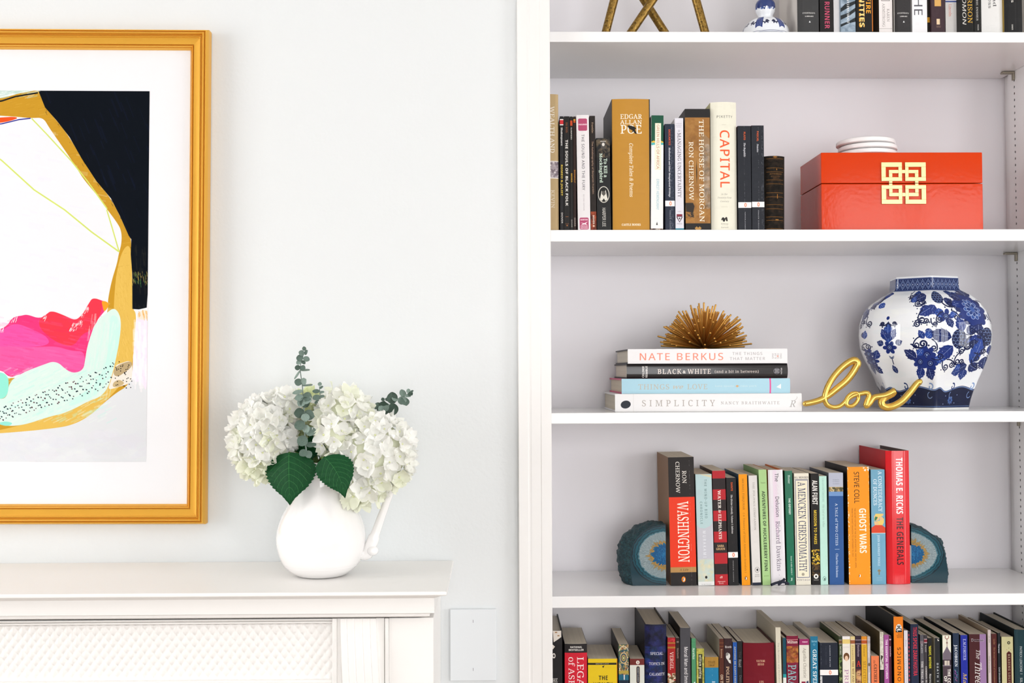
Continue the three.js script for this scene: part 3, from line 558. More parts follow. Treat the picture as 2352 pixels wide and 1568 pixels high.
// text along a line: centre (x, y), length, capital height, turned by 90 degrees when down is set
function word(ctx, str, x, y, len, cap, f, col, down, skew = 0, spacing = 0) {
  setFont(ctx, f); ctx.save(); ctx.translate(x, y); if (down) ctx.rotate(Math.PI / 2);
  const gap = spacing * 60, w = ctx.measureText(str).width + gap * (str.length - 1);
  ctx.transform(len / w, 0, -skew * cap / CAP, cap / CAP, 0, 0);
  ctx.fillStyle = col; ctx.textAlign = 'left'; ctx.textBaseline = 'alphabetic';
  if (!gap) ctx.fillText(str, -w / 2, CAP / 2);
  else { let at = -w / 2; for (const ch of str) { ctx.fillText(ch, at, CAP / 2); at += ctx.measureText(ch).width + gap; } }
  ctx.restore();
}
function paintSpine(ctx, b, W, y0, y1) {   // coordinates: x 0..W across the spine, y as in the photograph
  ctx.fillStyle = b.c; ctx.fillRect(-2, y0 - 2, W + 4, y1 - y0 + 4);
  for (let i = 0; i < 60; i++) { ctx.fillStyle = `rgba(${rnd() < 0.5 ? '255,255,255' : '0,0,0'},0.010)`; ctx.fillRect(rnd() * W, y0 + rnd() * (y1 - y0), 0.4 + rnd() * W * 0.4, 1 + rnd() * 12); }
  for (const it of b.art ?? []) {
    const [k] = it;
    if (k === 'r') { const [, a, t, c, d, col] = it; ctx.fillStyle = col; ctx.fillRect(a * W, t, (c - a) * W, d - t); }
    else if (k === 'v') { const [, str, fx, a, c, cap, f, col, skew, sp] = it; word(ctx, str, fx * W, (a + c) / 2, c - a, cap, f, col, true, skew, sp); }
    else if (k === 'h') { const [, str, a, c, y, cap, f, col, skew, sp] = it; word(ctx, str, (a + c) / 2 * W, y, (c - a) * W, cap, f, col, false, skew, sp); }
    else if (k === 'u') { const [, str, fx, a, c, cap, f, col, skew, sp] = it; ctx.save(); ctx.translate(fx * W, (a + c) / 2); ctx.rotate(Math.PI); word(ctx, str, 0, 0, c - a, cap, f, col, true, skew, sp); ctx.restore(); }
    else if (k === 'o') { const [, fx, y, rx, ry, col] = it; ctx.fillStyle = col; ctx.beginPath(); ctx.ellipse(fx * W, y, rx, ry, 0, 0, 7); ctx.fill(); }
    else if (k === 'p') { const [, pts, col] = it; ctx.fillStyle = col; ctx.beginPath(); pts.forEach(([a, y], i) => ctx[i ? 'lineTo' : 'moveTo'](a * W, y)); ctx.closePath(); ctx.fill(); }
    else if (k === 'bird') { const [, fx, y, r, oval] = it; ctx.fillStyle = oval; ctx.beginPath(); ctx.ellipse(fx * W, y, r * 0.72, r, 0, 0, 7); ctx.fill(); ctx.fillStyle = '#fdf6ee'; ctx.beginPath(); ctx.ellipse(fx * W + r * 0.06, y + r * 0.1, r * 0.3, r * 0.62, 0.1, 0, 7); ctx.fill(); ctx.fillStyle = '#1c1a1a'; ctx.beginPath(); ctx.ellipse(fx * W - r * 0.18, y + r * 0.05, r * 0.14, r * 0.5, 0.15, 0, 7); ctx.fill(); }
    else if (k === 'crease') { const [, n, a, c] = it; for (let i = 0; i < n; i++) { const xx = (a + (c - a) * rnd()) * W; for (let y = y0; y < y1; y += 4) if (rnd() < 0.55) { ctx.fillStyle = `rgba(215,215,220,${0.2 + rnd() * 0.4})`; ctx.fillRect(xx + rr(-0.2, 0.2), y, 0.5, 1 + rnd() * 3.5); } } }
    else if (k === 'mottle') { const [, a, t, c, d, cols, n, r] = it; ctx.save(); ctx.beginPath(); ctx.rect(a * W, t, (c - a) * W, d - t); ctx.clip(); for (let i = 0; i < n; i++) { ctx.fillStyle = cols[Math.floor(rnd() * cols.length)]; ctx.beginPath(); ctx.ellipse(rr(a, c) * W, rr(t, d), r * (0.3 + rnd()), r * (0.3 + rnd()), rnd() * 3, 0, 7); ctx.fill(); } ctx.restore(); }
    else if (k === 'f') it[1](ctx, W);
    else if (k === 'dash') { const [, fx, a, c, n, col, w2] = it; ctx.fillStyle = col; for (let i = 0; i < n; i++) ctx.fillRect(fx * W - w2 / 2, a + (c - a) * i / n, w2, (c - a) / n * 0.5); }
  }
  if (b.worn) for (let i = 0; i < 50; i++) { ctx.fillStyle = `rgba(240,236,226,${0.5 + rnd() * 0.4})`; const s = rnd() < 0.5; ctx.fillRect(s ? 0 : W - 0.8 - rnd() * 0.8, y0 + rnd() * (y1 - y0), 0.6 + rnd(), 0.6 + rnd() * 3); }
}
const pageTex = (() => { const c = canvas(128, 128), x = c.getContext('2d'); x.fillStyle = '#fff'; x.fillRect(0, 0, 128, 128); for (let i = 0; i < 128; i++) { const g = 232 + rnd() * 23 | 0; x.fillStyle = `rgb(${g},${g},${g - 4})`; x.fillRect(i, 0, 1, 128); } return canvasTexture(c); })();
const matCache = new Map();
const plain = (c, r = 0.5) => { const k = c + r; if (!matCache.has(k)) matCache.set(k, std(c, r, 0, { specularIntensity: 0.4 })); return matCache.get(k); };
const pageMat = (c) => { const k = 'page' + c; if (!matCache.has(k)) matCache.set(k, new THREE.MeshPhysicalMaterial({ map: pageTex, color: hex(c).multiplyScalar(1.5).lerp(new THREE.Color(0.88, 0.81, 0.70), 0.8), roughness: 0.95, specularIntensity: 0.2 })); return matCache.get(k); };
function spineGeometry(w, h, bulge, t, slot) {
  const n = 10, s = new THREE.Shape(), z = (x) => bulge * (1 - (2 * x / w) ** 2);
  for (let i = 0; i <= n; i++) { const x = -w / 2 + w * i / n; s[i ? 'lineTo' : 'moveTo'](x, z(x) - bulge); }
  for (let i = n; i >= 0; i--) { const x = -w / 2 + w * i / n; s.lineTo(x, z(x) - bulge - t); }
  let g = new THREE.ExtrudeGeometry(s, { depth: h, bevelEnabled: false });
  g.rotateX(-Math.PI / 2).scale(1, 1, -1);          // profile depth -> +z, length -> +y
  const p = g.attributes.position, uv = g.attributes.uv;
  for (let i = 0; i < p.count; i += 3) for (const a of [p, uv]) { const m = a.itemSize, A = Array.from(a.array.slice((i + 1) * m, (i + 2) * m)); a.array.copyWithin((i + 1) * m, (i + 2) * m, (i + 3) * m); a.array.set(A, (i + 2) * m); }
  for (let i = 0; i < p.count; i++) {
    const u = THREE.MathUtils.clamp((p.getX(i) + w / 2) / w, 0.004, 0.996), v = THREE.MathUtils.clamp(p.getY(i) / h, 0.001, 0.999);
    uv.setXY(i, (slot.x + u * slot.w) / 2048, 1 - (slot.y + (1 - v) * slot.h) / 2048);
  }
  g.deleteAttribute('normal'); g = g.toNonIndexed ? g : g; g.computeVertexNormals();
  return toCreasedNormals(g, 0.7);
}
// b: { x: [x0, x1] at the top edge, xb: the same at the base (leaning books), top, z, d: depth, c: spine colour, side, pages, hard, art, label }
function book(b, shelf, group, lying) {
  const S = ATLAS.S, z = b.z, sy = lying ? b.y : shelf.top + 0.0004;
  let w, h, pos, lean = 0, wpx, y0, y1;
  if (!lying) {
    const xb = b.xb ?? b.x, T0 = P(b.x[0], b.top, z), T1 = P(b.x[1], b.top, z), k = ppm(z);
    const basePx = pixelOf(new THREE.Vector3(T0.x, shelf.top, z))[1];
    const shift = ((xb[0] + xb[1]) - (b.x[0] + b.x[1])) / 2 / k;
    h = (T0.y + T1.y) / 2 - sy; lean = Math.atan2(shift, h); h /= Math.cos(lean);
    wpx = b.x[1] - b.x[0]; w = wpx / k * Math.cos(lean) - 0.0004;
    const bx = (T0.x + T1.x) / 2 + shift;
    pos = [bx, sy + w / 2 * Math.abs(Math.sin(lean)), z]; y0 = b.top; y1 = basePx;
  } else {
    const k = ppm(z), L = P(b.x[0], b.mid, z), R = P(b.x[1], b.mid, z);
    h = R.x - L.x; w = b.t; wpx = w * k; pos = [R.x, sy + w / 2, z]; y0 = b.x[0]; y1 = b.x[1];
  }
  const aw = Math.max(8, Math.round(wpx * S)), ah = Math.round((y1 - y0) * S), slot = atlasSlot(aw, ah), ctx = slot.cur.ctx;
  ctx.save(); ctx.beginPath(); ctx.rect(slot.x - 2, slot.y - 2, aw + 4, ah + 4); ctx.clip();
  if (!lying) ctx.setTransform(aw / wpx, 0, 0, ah / (y1 - y0), slot.x, slot.y - y0 * ah / (y1 - y0));
  else ctx.setTransform(0, ah / (y1 - y0), -S, 0, slot.x + aw, slot.y - y0 * ah / (y1 - y0));   // x runs along the spine, y down across it
  if (!lying) paintSpine(ctx, b, wpx, y0, y1);
  else { ctx.fillStyle = b.c; ctx.fillRect(y0 - 2, -2, y1 - y0 + 4, wpx + 4); b.draw(ctx, wpx); }
  ctx.restore();
  const t = thing('book', b.label, 'book', pos, group);
  t.rotation.z = lying ? Math.PI / 2 : lean; if (b.yaw) t.rotation.y = b.yaw;
  const hard = b.hard, tc = hard ? 0.0026 : 0.0006, over = hard ? 0.003 : 0, d = b.d ?? 0.13, bulge = Math.min(w * 0.2, b.bulge ?? (hard ? 0.004 : 0.0004)), ts = hard ? 0.0016 : 0.0006;
  const thin = Math.min(tc, w * 0.12);
  part('spine', spineGeometry(w, h, bulge, ts, slot), slot.cur.mats[b.finish ?? 'satin'], t);
  const z1 = -bulge - ts * 0.2, side = plain(b.side ?? b.c, 0.45);
  part('back_cover', box(-w / 2, -w / 2 + thin, 0, h, -d, z1, 0), side, t);
  part('front_cover', box(w / 2 - thin, w / 2, 0, h, -d, z1, 0), b.side2 ? plain(b.side2, 0.45) : side, t);
  const pw0 = -w / 2 + thin, pw1 = w / 2 - thin, pg = box(pw0, pw1, over, h - over - (b.sink ?? 0), -d + over + 0.001, z1 - ts - (hard ? 0.001 : 0));
  const uv = pg.attributes.uv, pp = pg.attributes.position; for (let i = 0; i < uv.count; i++) uv.setXY(i, pp.getX(i) * 30 + 0.3, pp.getZ(i) * 2 + pp.getY(i) * 2);
  part('pages', pg, pageMat(b.pages ?? '#d9cdb9'), t);
  return t;
}
const penguinBand = (y0, y1, f = 0.55) => [['r', 0, y0, 1, y1, '#f3f0ee'], ['o', f, (y0 + y1) / 2, 2.7, 4.6, '#e8622a'], ['o', f, (y0 + y1) / 2, 1.3, 3.2, '#f8ece2']];
const INK = '#1e1d1f', NAVY = '#1b2130';
seedState = 900;
const G_A = 'books on the shelf with the brass sculpture', G_B = 'books beside the orange box', G_C = 'stacked design books', G_D = 'books between the agate bookends', G_E = 'crowded books on the lowest shelf';
const triangle = (fx, y, r, col) => ['f', (x, W) => { x.fillStyle = col; x.beginPath(); x.moveTo(fx * W, y - r); x.lineTo(fx * W - r * 0.8, y + r * 0.8); x.lineTo(fx * W + r * 0.8, y + r * 0.8); x.fill(); }];
// top shelf in view: only the feet of these books show
[
  { x: [1830, 1880], top: -190, c: '#3a3a3b', side: '#cfc9c2', hard: 1, d: 0.14, art: [['h', 'EVERYMAN’S', 0.22, 0.82, 30, 3, 'F', '#dcdad6'], ['h', 'LIBRARY', 0.33, 0.74, 37.5, 3, 'F', '#dcdad6'], triangle(0.55, 50, 2.6, '#eee'), ['r', 0.1, -60, 0.9, -58, '#b9a46a']], label: 'charcoal cloth hardback with small white triangle, next to the porcelain jar lid' },
  { x: [1880.5, 1912], top: -170, c: '#1d1a1b', art: [['v', 'RUNNER', 0.55, 3, 66, 11.5, 'S', '#c04a68'], ['v', 'THE KITE', 0.55, -70, -4, 11.5, 'S', '#c04a68']], label: 'black paperback with rose red spine lettering, next to the charcoal hardback' },
  { x: [1912, 1928], top: -200, c: '#eceaec', label: 'plain white spined book between black paperback and blue-grey book' },
  { x: [1928, 1963], top: -185, c: '#8496a6', art: [['mottle', 0, -180, 1, 72, ['rgba(180,196,208,0.3)', 'rgba(90,106,122,0.3)'], 120, 8], ['p', [[0, 20], [0.3, 10], [1, 2], [1, 9], [0.4, 20], [0, 28]], '#22272b'], ['p', [[0, 36], [0.5, 30], [1, 18], [1, 26], [0.6, 36], [0, 46]], '#262a2d'], ['p', [[0, 56], [0.6, 48], [1, 40], [1, 50], [0.5, 54], [0, 62]], '#22272b'], ['v', 'HOLLINGHURST', 0.5, -45, 55, 5, 'f', '#f0f0ee']], label: 'blue-grey paperback printed with dark branches' },
  { x: [1963.5, 2003], top: -175, c: '#171412', art: [['v', 'BONFIRE', 0.74, -45, 32, 11, 'S', '#f0a32c'], ['v', 'VANITIES', 0.34, -40, 64, 13, 'S', '#f4a52e'], ['v', 'VANITIES', 0.36, -39, 63, 10, 'S', '#ffd98a'], ['r', 0.95, -175, 1, 72, '#d67a2a']], label: 'black paperback with fiery orange glowing letters' },
  { x: [2016, 2047.5], top: -185, c: '#e6e0de', side: '#6b5847', art: [['v', 'KAREN', 0.68, 20, 50, 6, 'f', '#8a827e'], ['v', 'ARMSTRONG', 0.34, 8, 62, 6, 'f', '#8a827e'], ['r', 0, 65.5, 1, 66.4, '#aca49e'], ['f', (x, W) => { x.strokeStyle = '#6a625e'; x.lineWidth = 1.2; x.strokeRect(W * 0.2, -40, W * 0.6, 42); }]], label: 'pale grey paperback with faint capitals and a thin ruled box' },
  { x: [2053.5, 2091], top: -190, c: '#323031', side: '#e4e0da', hard: 1, d: 0.14, art: [['h', 'EVERYMAN’S', 0.14, 0.86, 30, 3, 'F', '#dcdad6'], ['h', 'LIBRARY', 0.28, 0.76, 37.5, 3, 'F', '#dcdad6'], triangle(0.52, 50, 2.6, '#eee')], label: 'charcoal cloth hardback with small white triangle, between two white spined books' },
  { x: [2091.5, 2127], top: -210, c: '#e9e8ea', art: [['v', 'NIETZSCHE', 0.42, -140, 37, 20, 's', '#55555c']], label: 'white paperback with one row of tall thin grey capitals' },
  { x: [2127.5, 2135], top: -120, c: '#231d17', art: [['r', 0, 40, 1, 52, '#d59a2a']], d: 0.11, label: 'thin black booklet with a small amber band' },
  { x: [2135.5, 2168], top: -195, c: '#3d2b31', art: [['r', 0.25, -18, 0.72, 14.6, '#d3a55e'], ['r', 0.38, 43.5, 0.62, 56.5, '#e3c8a4'], ['h', 'Modern', 0.36, 0.7, 60, 1.5, 'f', '#b4987c'], ['h', 'Library', 0.36, 0.68, 62.5, 1.5, 'f', '#b4987c']], label: 'dark plum paperback with a gold label square' },
  { x: [2168.5, 2196], top: -180, c: '#dddad8', art: [['r', 0, 2.4, 1, 5.2, '#27418f'], ['v', 'Lincoln', 0.4, 10, 38, 6, 'f', '#d8705c']], label: 'off-white paperback crossed by a thin blue line' },
  { x: [2196.5, 2202], top: -150, c: '#c9c8c6', art: [['r', 0, -150, 1, 50, '#211f20']], d: 0.11, label: 'very thin black and white booklet beside the gold lettered black paperback' },
  { x: [2202.5, 2234], top: -180, z: -0.008, c: '#161514', art: [['v', 'TONI MORRISON', 0.72, -100, 54, 10.5, 'f', '#d9a93c'], ['v', 'SONG OF SOLOMON', 0.3, -135, 58, 8.5, 's', '#d6d3cc', 0.25]], label: 'black paperback with gold capitals above slanted white capitals' },
  { x: [2234.5, 2249.5], top: -150, c: '#1c1b1b', art: [['v', 'DESTRUCTION OF THE INDIES', 0.5, -90, 48, 4.6, 'f', '#dedad4'], ['v', 'PENGUIN', 0.6, 56, 70, 2.6, 'S', '#d8d4ce']], label: 'slim black paperback with fine white serif lettering at its foot' },
  { x: [2250, 2301], top: -205, c: '#e4e3e1', art: [['v', 'Being and', 0.62, -70, 16, 7.5, 'f', '#2a2a2c'], ['v', 'Nothingness', 0.4, -78, 20, 7.5, 'f', '#2a2a2c'], ['h', '※', 0.48, 0.56, 69, 4, 'f', '#444']], label: 'wide white paperback with black serif words ending high up' },
  { x: [2302.5, 2347], top: -200, c: '#1a1a1b', side: '#b5963f', hard: 1, d: 0.14, art: [['v', 'POEMS', 0.44, -60, 7, 5, 'F', '#dedad2'], ['v', 'SONNETS', 0.42, 56, 69, 3, 'S', '#d9d5cd'], ['dash', 0.6, 6, 70, 14, 'rgba(200,196,190,0.35)', 0.5], ['r', 0, -200, 0.03, 75, '#a98a3c']], label: 'black hardback edged with gold beside the wide white paperback' },
].forEach((b, i) => book({ z: -0.022 - (i % 3) * 0.004, d: 0.13, ...b }, SH[0], G_A));

// books beside the orange box
[
  { x: [1246, 1282.5], top: 216, c: '#b9a076', side: '#e9e4de', side2: '#efebe6', hard: 1, d: 0.16, art: [['v', 'WEALTH AND', 0.62, 244, 352, 9.5, 'f', '#eee8de'], ['r', 0.2, 371, 1, 409, '#a59aa0'], ['mottle', 0.2, 372, 1, 408, ['#d8cfd0', '#7d7078', '#b8acb0'], 60, 3], ['r', 0.2, 370, 1, 371.4, '#f4f0ec'], ['r', 0.2, 408, 1, 410, '#f4f0ec'], ['v', 'KEVIN', 0.62, 436, 478, 8, 'f', '#ded4c2']], label: 'tall tan hardback half hidden behind the white casing' },
  { x: [1285.5, 1294.3], top: 267, c: INK, d: 0.13, art: [['r', 0, 273.5, 1, 276, '#e4dcd6'], ['r', 0, 276, 1, 285, '#cf2a33'], ['r', 0, 285.5, 1, 288, '#e9e4e0'], ['v', 'Shakespeare', 0.5, 293, 335, 4, 'S', '#f0eee8'], ['v', 'ROMEO & JULIET', 0.5, 378, 450, 4.2, 'S', '#e0c040'], ['v', 'DOVER', 0.5, 488, 513, 4, 's', '#e6e2dc']], label: 'slim black paperback with red and white flash and yellow title' },
  { x: [1294.7, 1308.2], top: 267, c: '#1b1918', d: 0.13, art: [['v', 'DU BOIS', 0.5, 281, 305, 4, 's', '#c06a30'], ['v', 'THE SOULS OF BLACK FOLK', 0.5, 321, 473, 6.2, 'S', '#ece8e2'], ['r', 0.25, 497.5, 0.75, 498.3, '#c07038'], ['h', 'DOVER', 0.2, 0.8, 514, 2.2, 's', '#b06a3a'], ['o', 0.5, 518, 1.8, 1.8, '#a86838']], label: 'slim black paperback with long bold white title' },
  { x: [1308.6, 1315.8], top: 267.5, c: '#191716', d: 0.13, art: [['r', 0.1, 277, 0.9, 289, '#c8481e'], ['v', 'EURIPIDES', 0.5, 293, 321, 3.4, 's', '#e8e4dc'], ['v', 'MEDEA', 0.5, 398, 419, 3.6, 'S', '#dba832'], ['v', 'DOVER', 0.5, 504, 522, 3, 's', '#c9c4bc']], label: 'very slim black paperback with an orange square near its top' },
  { x: [1316.2, 1322.6], top: 267.5, c: '#2a1510', d: 0.13, art: [['r', 0.1, 274, 0.9, 277, '#e6b03c'], ['r', 0.1, 277, 0.9, 282, '#c8541e'], ['v', 'BEOWULF', 0.5, 390, 420, 3.2, 'S', '#cf8a2c'], ['v', 'DOVER', 0.5, 500, 520, 3, 's', '#d8d2c8']], label: 'very slim dark brown paperback with amber band' },
  { x: [1323.2, 1352.5], xb: [1326, 1355.3], top: 264, c: '#e6e2e3', art: [['f', (x, W) => { x.fillStyle = '#b34a6e'; x.beginPath(); x.roundRect(W * 0.14, 272.6, W * 0.72, 28, 3); x.fill(); x.beginPath(); x.roundRect(W * 0.14, 500, W * 0.72, 27, 3); x.fill(); }], ['h', 'FAULKNER', 0.16, 0.84, 286, 3.2, 'S', '#f6e8ec'], ['v', 'THE SOUND AND THE FURY', 0.5, 309, 437, 6, 's', '#2c2a2e', 0, 0.06], ['v', 'SECOND EDITION', 0.5, 446, 484, 2.6, 's', '#a8a0a4'], ['h', 'NORTON', 0.2, 0.8, 505, 3, 'S', '#f6e8ec'], ['p', [[0.2, 511], [0.5, 513], [0.8, 509], [0.62, 514], [0.78, 517], [0.5, 515.5], [0.25, 517], [0.4, 513.6]], '#f6e8ec'], ['h', 'CRITICAL', 0.2, 0.8, 519.5, 2.6, 'S', '#f6e8ec'], ['h', 'EDITIONS', 0.2, 0.8, 523.8, 2.6, 'S', '#f6e8ec']], label: 'white paperback with two raspberry square badges' },
  { x: [1353.6, 1367], xb: [1355.8, 1369], top: 266, c: '#211915', art: [['v', 'Franklin', 0.5, 281, 306, 4.2, 's', '#c8a98a'], ['v', 'The Autobiography of Benjamin Franklin', 0.5, 325, 446, 3.8, 's', '#c3a084'], ['mottle', 0, 486, 1, 530, ['rgba(150,60,35,0.5)', 'rgba(90,34,22,0.5)', 'rgba(200,96,50,0.3)'], 90, 5], ['v', 'DOVER', 0.5, 494, 515, 4, 'S', '#e2d4c4'], ['o', 0.5, 519, 2.4, 2.4, '#d6b8a4']], label: 'slim dark brown paperback with tan title and reddish foot' },
  { x: [1368.5, 1401], xb: [1370, 1403.5], top: 317, c: '#1b1b1c', d: 0.11, art: [['mottle', 0, 318, 1, 362, ['rgba(110,92,70,0.5)', 'rgba(40,36,32,0.6)', 'rgba(140,120,92,0.3)'], 50, 5], ['r', 0.36, 325, 0.68, 342, '#4c4844'], ['o', 0.52, 332, 3.2, 4, '#d8d4cc'], ['r', 0.3, 324, 0.72, 325.5, '#c9c4bc'], ['v', 'To Kill a', 0.66, 364, 408, 7.5, 'F', '#cfe0d0'], ['v', 'Mockingbird', 0.34, 352, 420, 7, 'F', '#cfe0d0'], ['o', 0.5, 447, 13.4, 19, '#d4cfc4'], ['o', 0.5, 447, 11.8, 17, '#1d1c1b'], ['p', [[0.22, 458], [0.36, 438], [0.5, 452], [0.64, 436], [0.78, 458], [0.62, 462], [0.5, 456], [0.36, 462]], '#dcd8ce'], ['o', 0.5, 444, 4.5, 5, '#55514c'], ['v', 'HARPER LEE', 0.5, 477, 521, 8, 's', '#dad6ce']], label: 'short black paperback with a white oval emblem' },
  { x: [1404.5, 1493.5], top: 227, c: '#b98530', side: '#262524', side2: '#262524', hard: 1, d: 0.165, bulge: 0.003, pages: '#cfc4b0', art: [['r', 0, 220, 0.012, 540, '#2a2520'], ['r', 0.972, 220, 1, 540, '#2a2520'], ['h', 'EDGAR', 0.215, 0.79, 268, 10.5, 'f', '#f4efe4'], ['h', 'ALLAN', 0.215, 0.79, 280.5, 9.5, 'f', '#f4efe4'], ['h', 'POE', 0.215, 0.79, 297, 19.5, 'f', '#f6f2e8'], ['p', [[0.40, 289], [0.46, 288], [0.52, 290], [0.58, 291], [0.64, 295], [0.60, 298], [0.64, 305], [0.66, 308], [0.6, 307], [0.56, 302], [0.52, 305], [0.54, 300], [0.45, 296], [0.42, 292]], '#191714'], ['v', 'Complete Tales & Poems', 0.5, 329, 453, 8.5, 'f', '#f2ead8', 0.2], ['h', 'CASTLE BOOKS', 0.24, 0.74, 516, 5, 'F', '#f2ecdc']], label: 'very thick ochre yellow hardback with black bird and white lettering' },
  { x: [1496, 1524.5], xb: [1494.5, 1520], top: 265, c: '#eeeae8', art: [['r', 0, 260, 1, 326, '#17503a'], ['p', [[0, 326], [0.2, 323], [0.4, 327], [0.7, 322], [1, 326], [1, 329], [0, 329]], '#e0b43c'], ['r', 0, 328, 1, 334, '#4fb0b4'], ['mottle', 0, 333, 1, 340, ['#eeeae8'], 10, 4], ['r', 0.3, 283, 0.8, 390, '#e8dfc0'], ['r', 0.33, 284.5, 0.77, 388.5, '#f0ead6'], ['v', 'GREEN HILLS OF AFRICA', 0.55, 286, 388, 6, 's', '#b06a48'], ['v', 'ERNEST HEMINGWAY', 0.55, 411, 482, 6, 's', '#7fb4c0'], ['p', [[0.42, 517], [0.5, 509], [0.56, 517]], '#333'], ['r', 0, 525, 1, 540, '#3b2620'], ['mottle', 0, 525, 1, 531, ['#e4d8c8', '#8a4a30'], 20, 1.4]], label: 'white paperback with dark green top and cream title label' },
  { x: [1526.5, 1549], top: 284.5, c: '#232a3b', art: [['crease', 4, 0.55, 0.95], ['v', 'DESCARTES', 0.48, 297, 334, 4.2, 'S', '#e0561e'], ['v', 'Meditations and Other Metaphysical Writings', 0.48, 339, 453, 4, 'F', '#dcdce0', 0.2], ...penguinBand(461, 474, 0.55), ['v', 'PENGUIN CLASSICS', 0.5, 483, 528, 1.8, 'S', '#c9c9ce', 0, 0.4]], label: 'navy paperback with white band, next to the white and green book' },
  { x: [1549.6, 1569.4], top: 271, c: '#dcdae2', art: [['h', 'HARVARD', 0.12, 0.82, 284, 2, 's', '#a9a3b4'], ['h', 'BUSINESS', 0.12, 0.82, 288, 2, 's', '#a9a3b4'], ['h', 'REVIEW', 0.18, 0.76, 292, 2, 's', '#a9a3b4'], ['v', 'ON', 0.5, 298.6, 303, 5, 's', '#8a8694'], ['v', 'MANAGING UNCERTAINTY', 0.5, 305, 453.7, 7.6, 'f', '#47434e'], ['h', 'HBS', 0.25, 0.7, 486, 2.6, 's', '#99939f'], ['p', [[0.14, 492], [0.82, 492], [0.82, 500], [0.48, 511], [0.14, 500]], '#3c2a34'], ['r', 0.16, 492.5, 0.8, 496.5, '#8d2f40'], ['p', [[0.22, 498], [0.74, 498], [0.48, 509]], '#e6e0e6'], ['p', [[0.36, 500], [0.6, 500], [0.48, 505]], '#2c2830'], ['h', 'PRESS', 0.16, 0.8, 514, 3, 's', '#8f8996'], ['r', 0, 524.5, 1, 540, '#2a7f92']], label: 'pale lavender white paperback with maroon shield and teal foot' },
  { x: [1572.5, 1630.5], top: 250, c: '#9c6c34', side: '#201f1f', pages: '#c8bda8', d: 0.15, art: [['r', 0, 240, 1, 270, '#201e1e'], ['mottle', 0, 272, 1, 512, ['rgba(178,128,70,0.25)', 'rgba(120,78,36,0.2)'], 160, 9], ['p', [[0.62, 300], [1, 320], [1, 480], [0.8, 470], [0.7, 400]], 'rgba(150,130,110,0.55)'], ['mottle', 0.72, 330, 1, 480, ['rgba(90,84,80,0.18)', 'rgba(190,180,168,0.18)'], 120, 6], ['v', 'THE HOUSE OF MORGAN', 0.66, 275, 510, 11, 'f', '#f3ead9'], ['v', 'RON CHERNOW', 0.24, 325, 460, 10, 'f', '#f3ead9'], ['p', [[0.455, 365], [0.48, 395], [0.455, 425], [0.43, 395]], '#42301c'], ['p', [[0, 466], [0.3, 466], [0.36, 474], [0.3, 490], [0.34, 500], [0.2, 498], [0.22, 488], [0.02, 486]], '#2e2722'], ['mottle', 0.02, 488, 0.34, 500, ['#3a3028', '#6b4f30'], 24, 1.6], ['r', 0, 513, 1, 545, '#201e1d'], ['p', [[0.36, 524], [0.44, 520], [0.5, 523], [0.56, 520], [0.64, 524], [0.55, 530], [0.45, 530]], '#b4884a']], label: 'thick brown and black paperback showing an old street scene' },
  { x: [1632, 1692.5], top: 234, c: '#e6e3d2', side: '#a9a578', side2: '#d4582c', hard: 1, d: 0.165, bulge: 0.006, art: [['h', 'PIKETTY', 0.22, 0.84, 268, 5.6, 's', '#4a4640', 0, 0.12], ['r', 0.42, 286.3, 0.58, 286.8, '#b9b19c'], ['v', 'CAPITAL', 0.526, 297.5, 431, 21.5, 's', '#e5582a', 0, 0.05], ['v', 'CAPITAL', 0.536, 298, 431.5, 21.5, 's', '#e5582a', 0, 0.05], ['h', 'in the', 0.38, 0.62, 446, 3.4, 'f', '#938d80', 0.25], ['h', 'Twenty-First', 0.24, 0.78, 454, 3.6, 'f', '#938d80', 0.25], ['h', 'Century', 0.34, 0.68, 462.5, 3.6, 'f', '#938d80', 0.25], ['r', 0.38, 475, 0.62, 475.5, '#b9b19c'], ['p', [[0.36, 506], [0.4, 500], [0.46, 499], [0.5, 502], [0.56, 498], [0.6, 500], [0.62, 508], [0.56, 508], [0.54, 503], [0.5, 509], [0.44, 509], [0.42, 505]], '#2b2825'], ['h', 'Belknap', 0.36, 0.64, 514, 3.4, 'f', '#8d877c'], ['r', 0.38, 518, 0.62, 518.4, '#b9b19c'], ['h', 'Harvard', 0.36, 0.64, 522, 3.4, 'f', '#8d877c']], label: 'tall cream hardback with wide orange vertical capitals' },
  { x: [1694, 1724.5], top: 289, c: '#1c1f27', art: [['v', 'PLATO', 0.52, 302.5, 322, 4.2, 'S', '#dc5a22'], ['v', 'The Republic', 0.52, 328, 361, 4.2, 'F', '#dadade', 0.2], ['crease', 1, 0.05, 0.95], ...penguinBand(464.5, 477.5), ['v', 'PENGUIN CLASSICS', 0.52, 487, 528, 1.8, 'S', '#c9c9ce', 0, 0.4]], label: 'smooth black paperback with white band, next to the tall cream hardback' },
  { x: [1725.3, 1754.5], top: 288, c: '#1e2129', art: [['v', 'PASCAL', 0.5, 301, 325, 4.2, 'S', '#dc5a22'], ['v', 'Pensées', 0.5, 331, 350, 4, 'F', '#dadade', 0.2], ['crease', 3, 0.2, 0.9], ...penguinBand(463.5, 476, 0.52), ['v', 'PENGUIN CLASSICS', 0.52, 483, 527, 1.8, 'S', '#c9c9ce', 0, 0.4]], label: 'creased black paperback with white band, next to the old leather volume' },
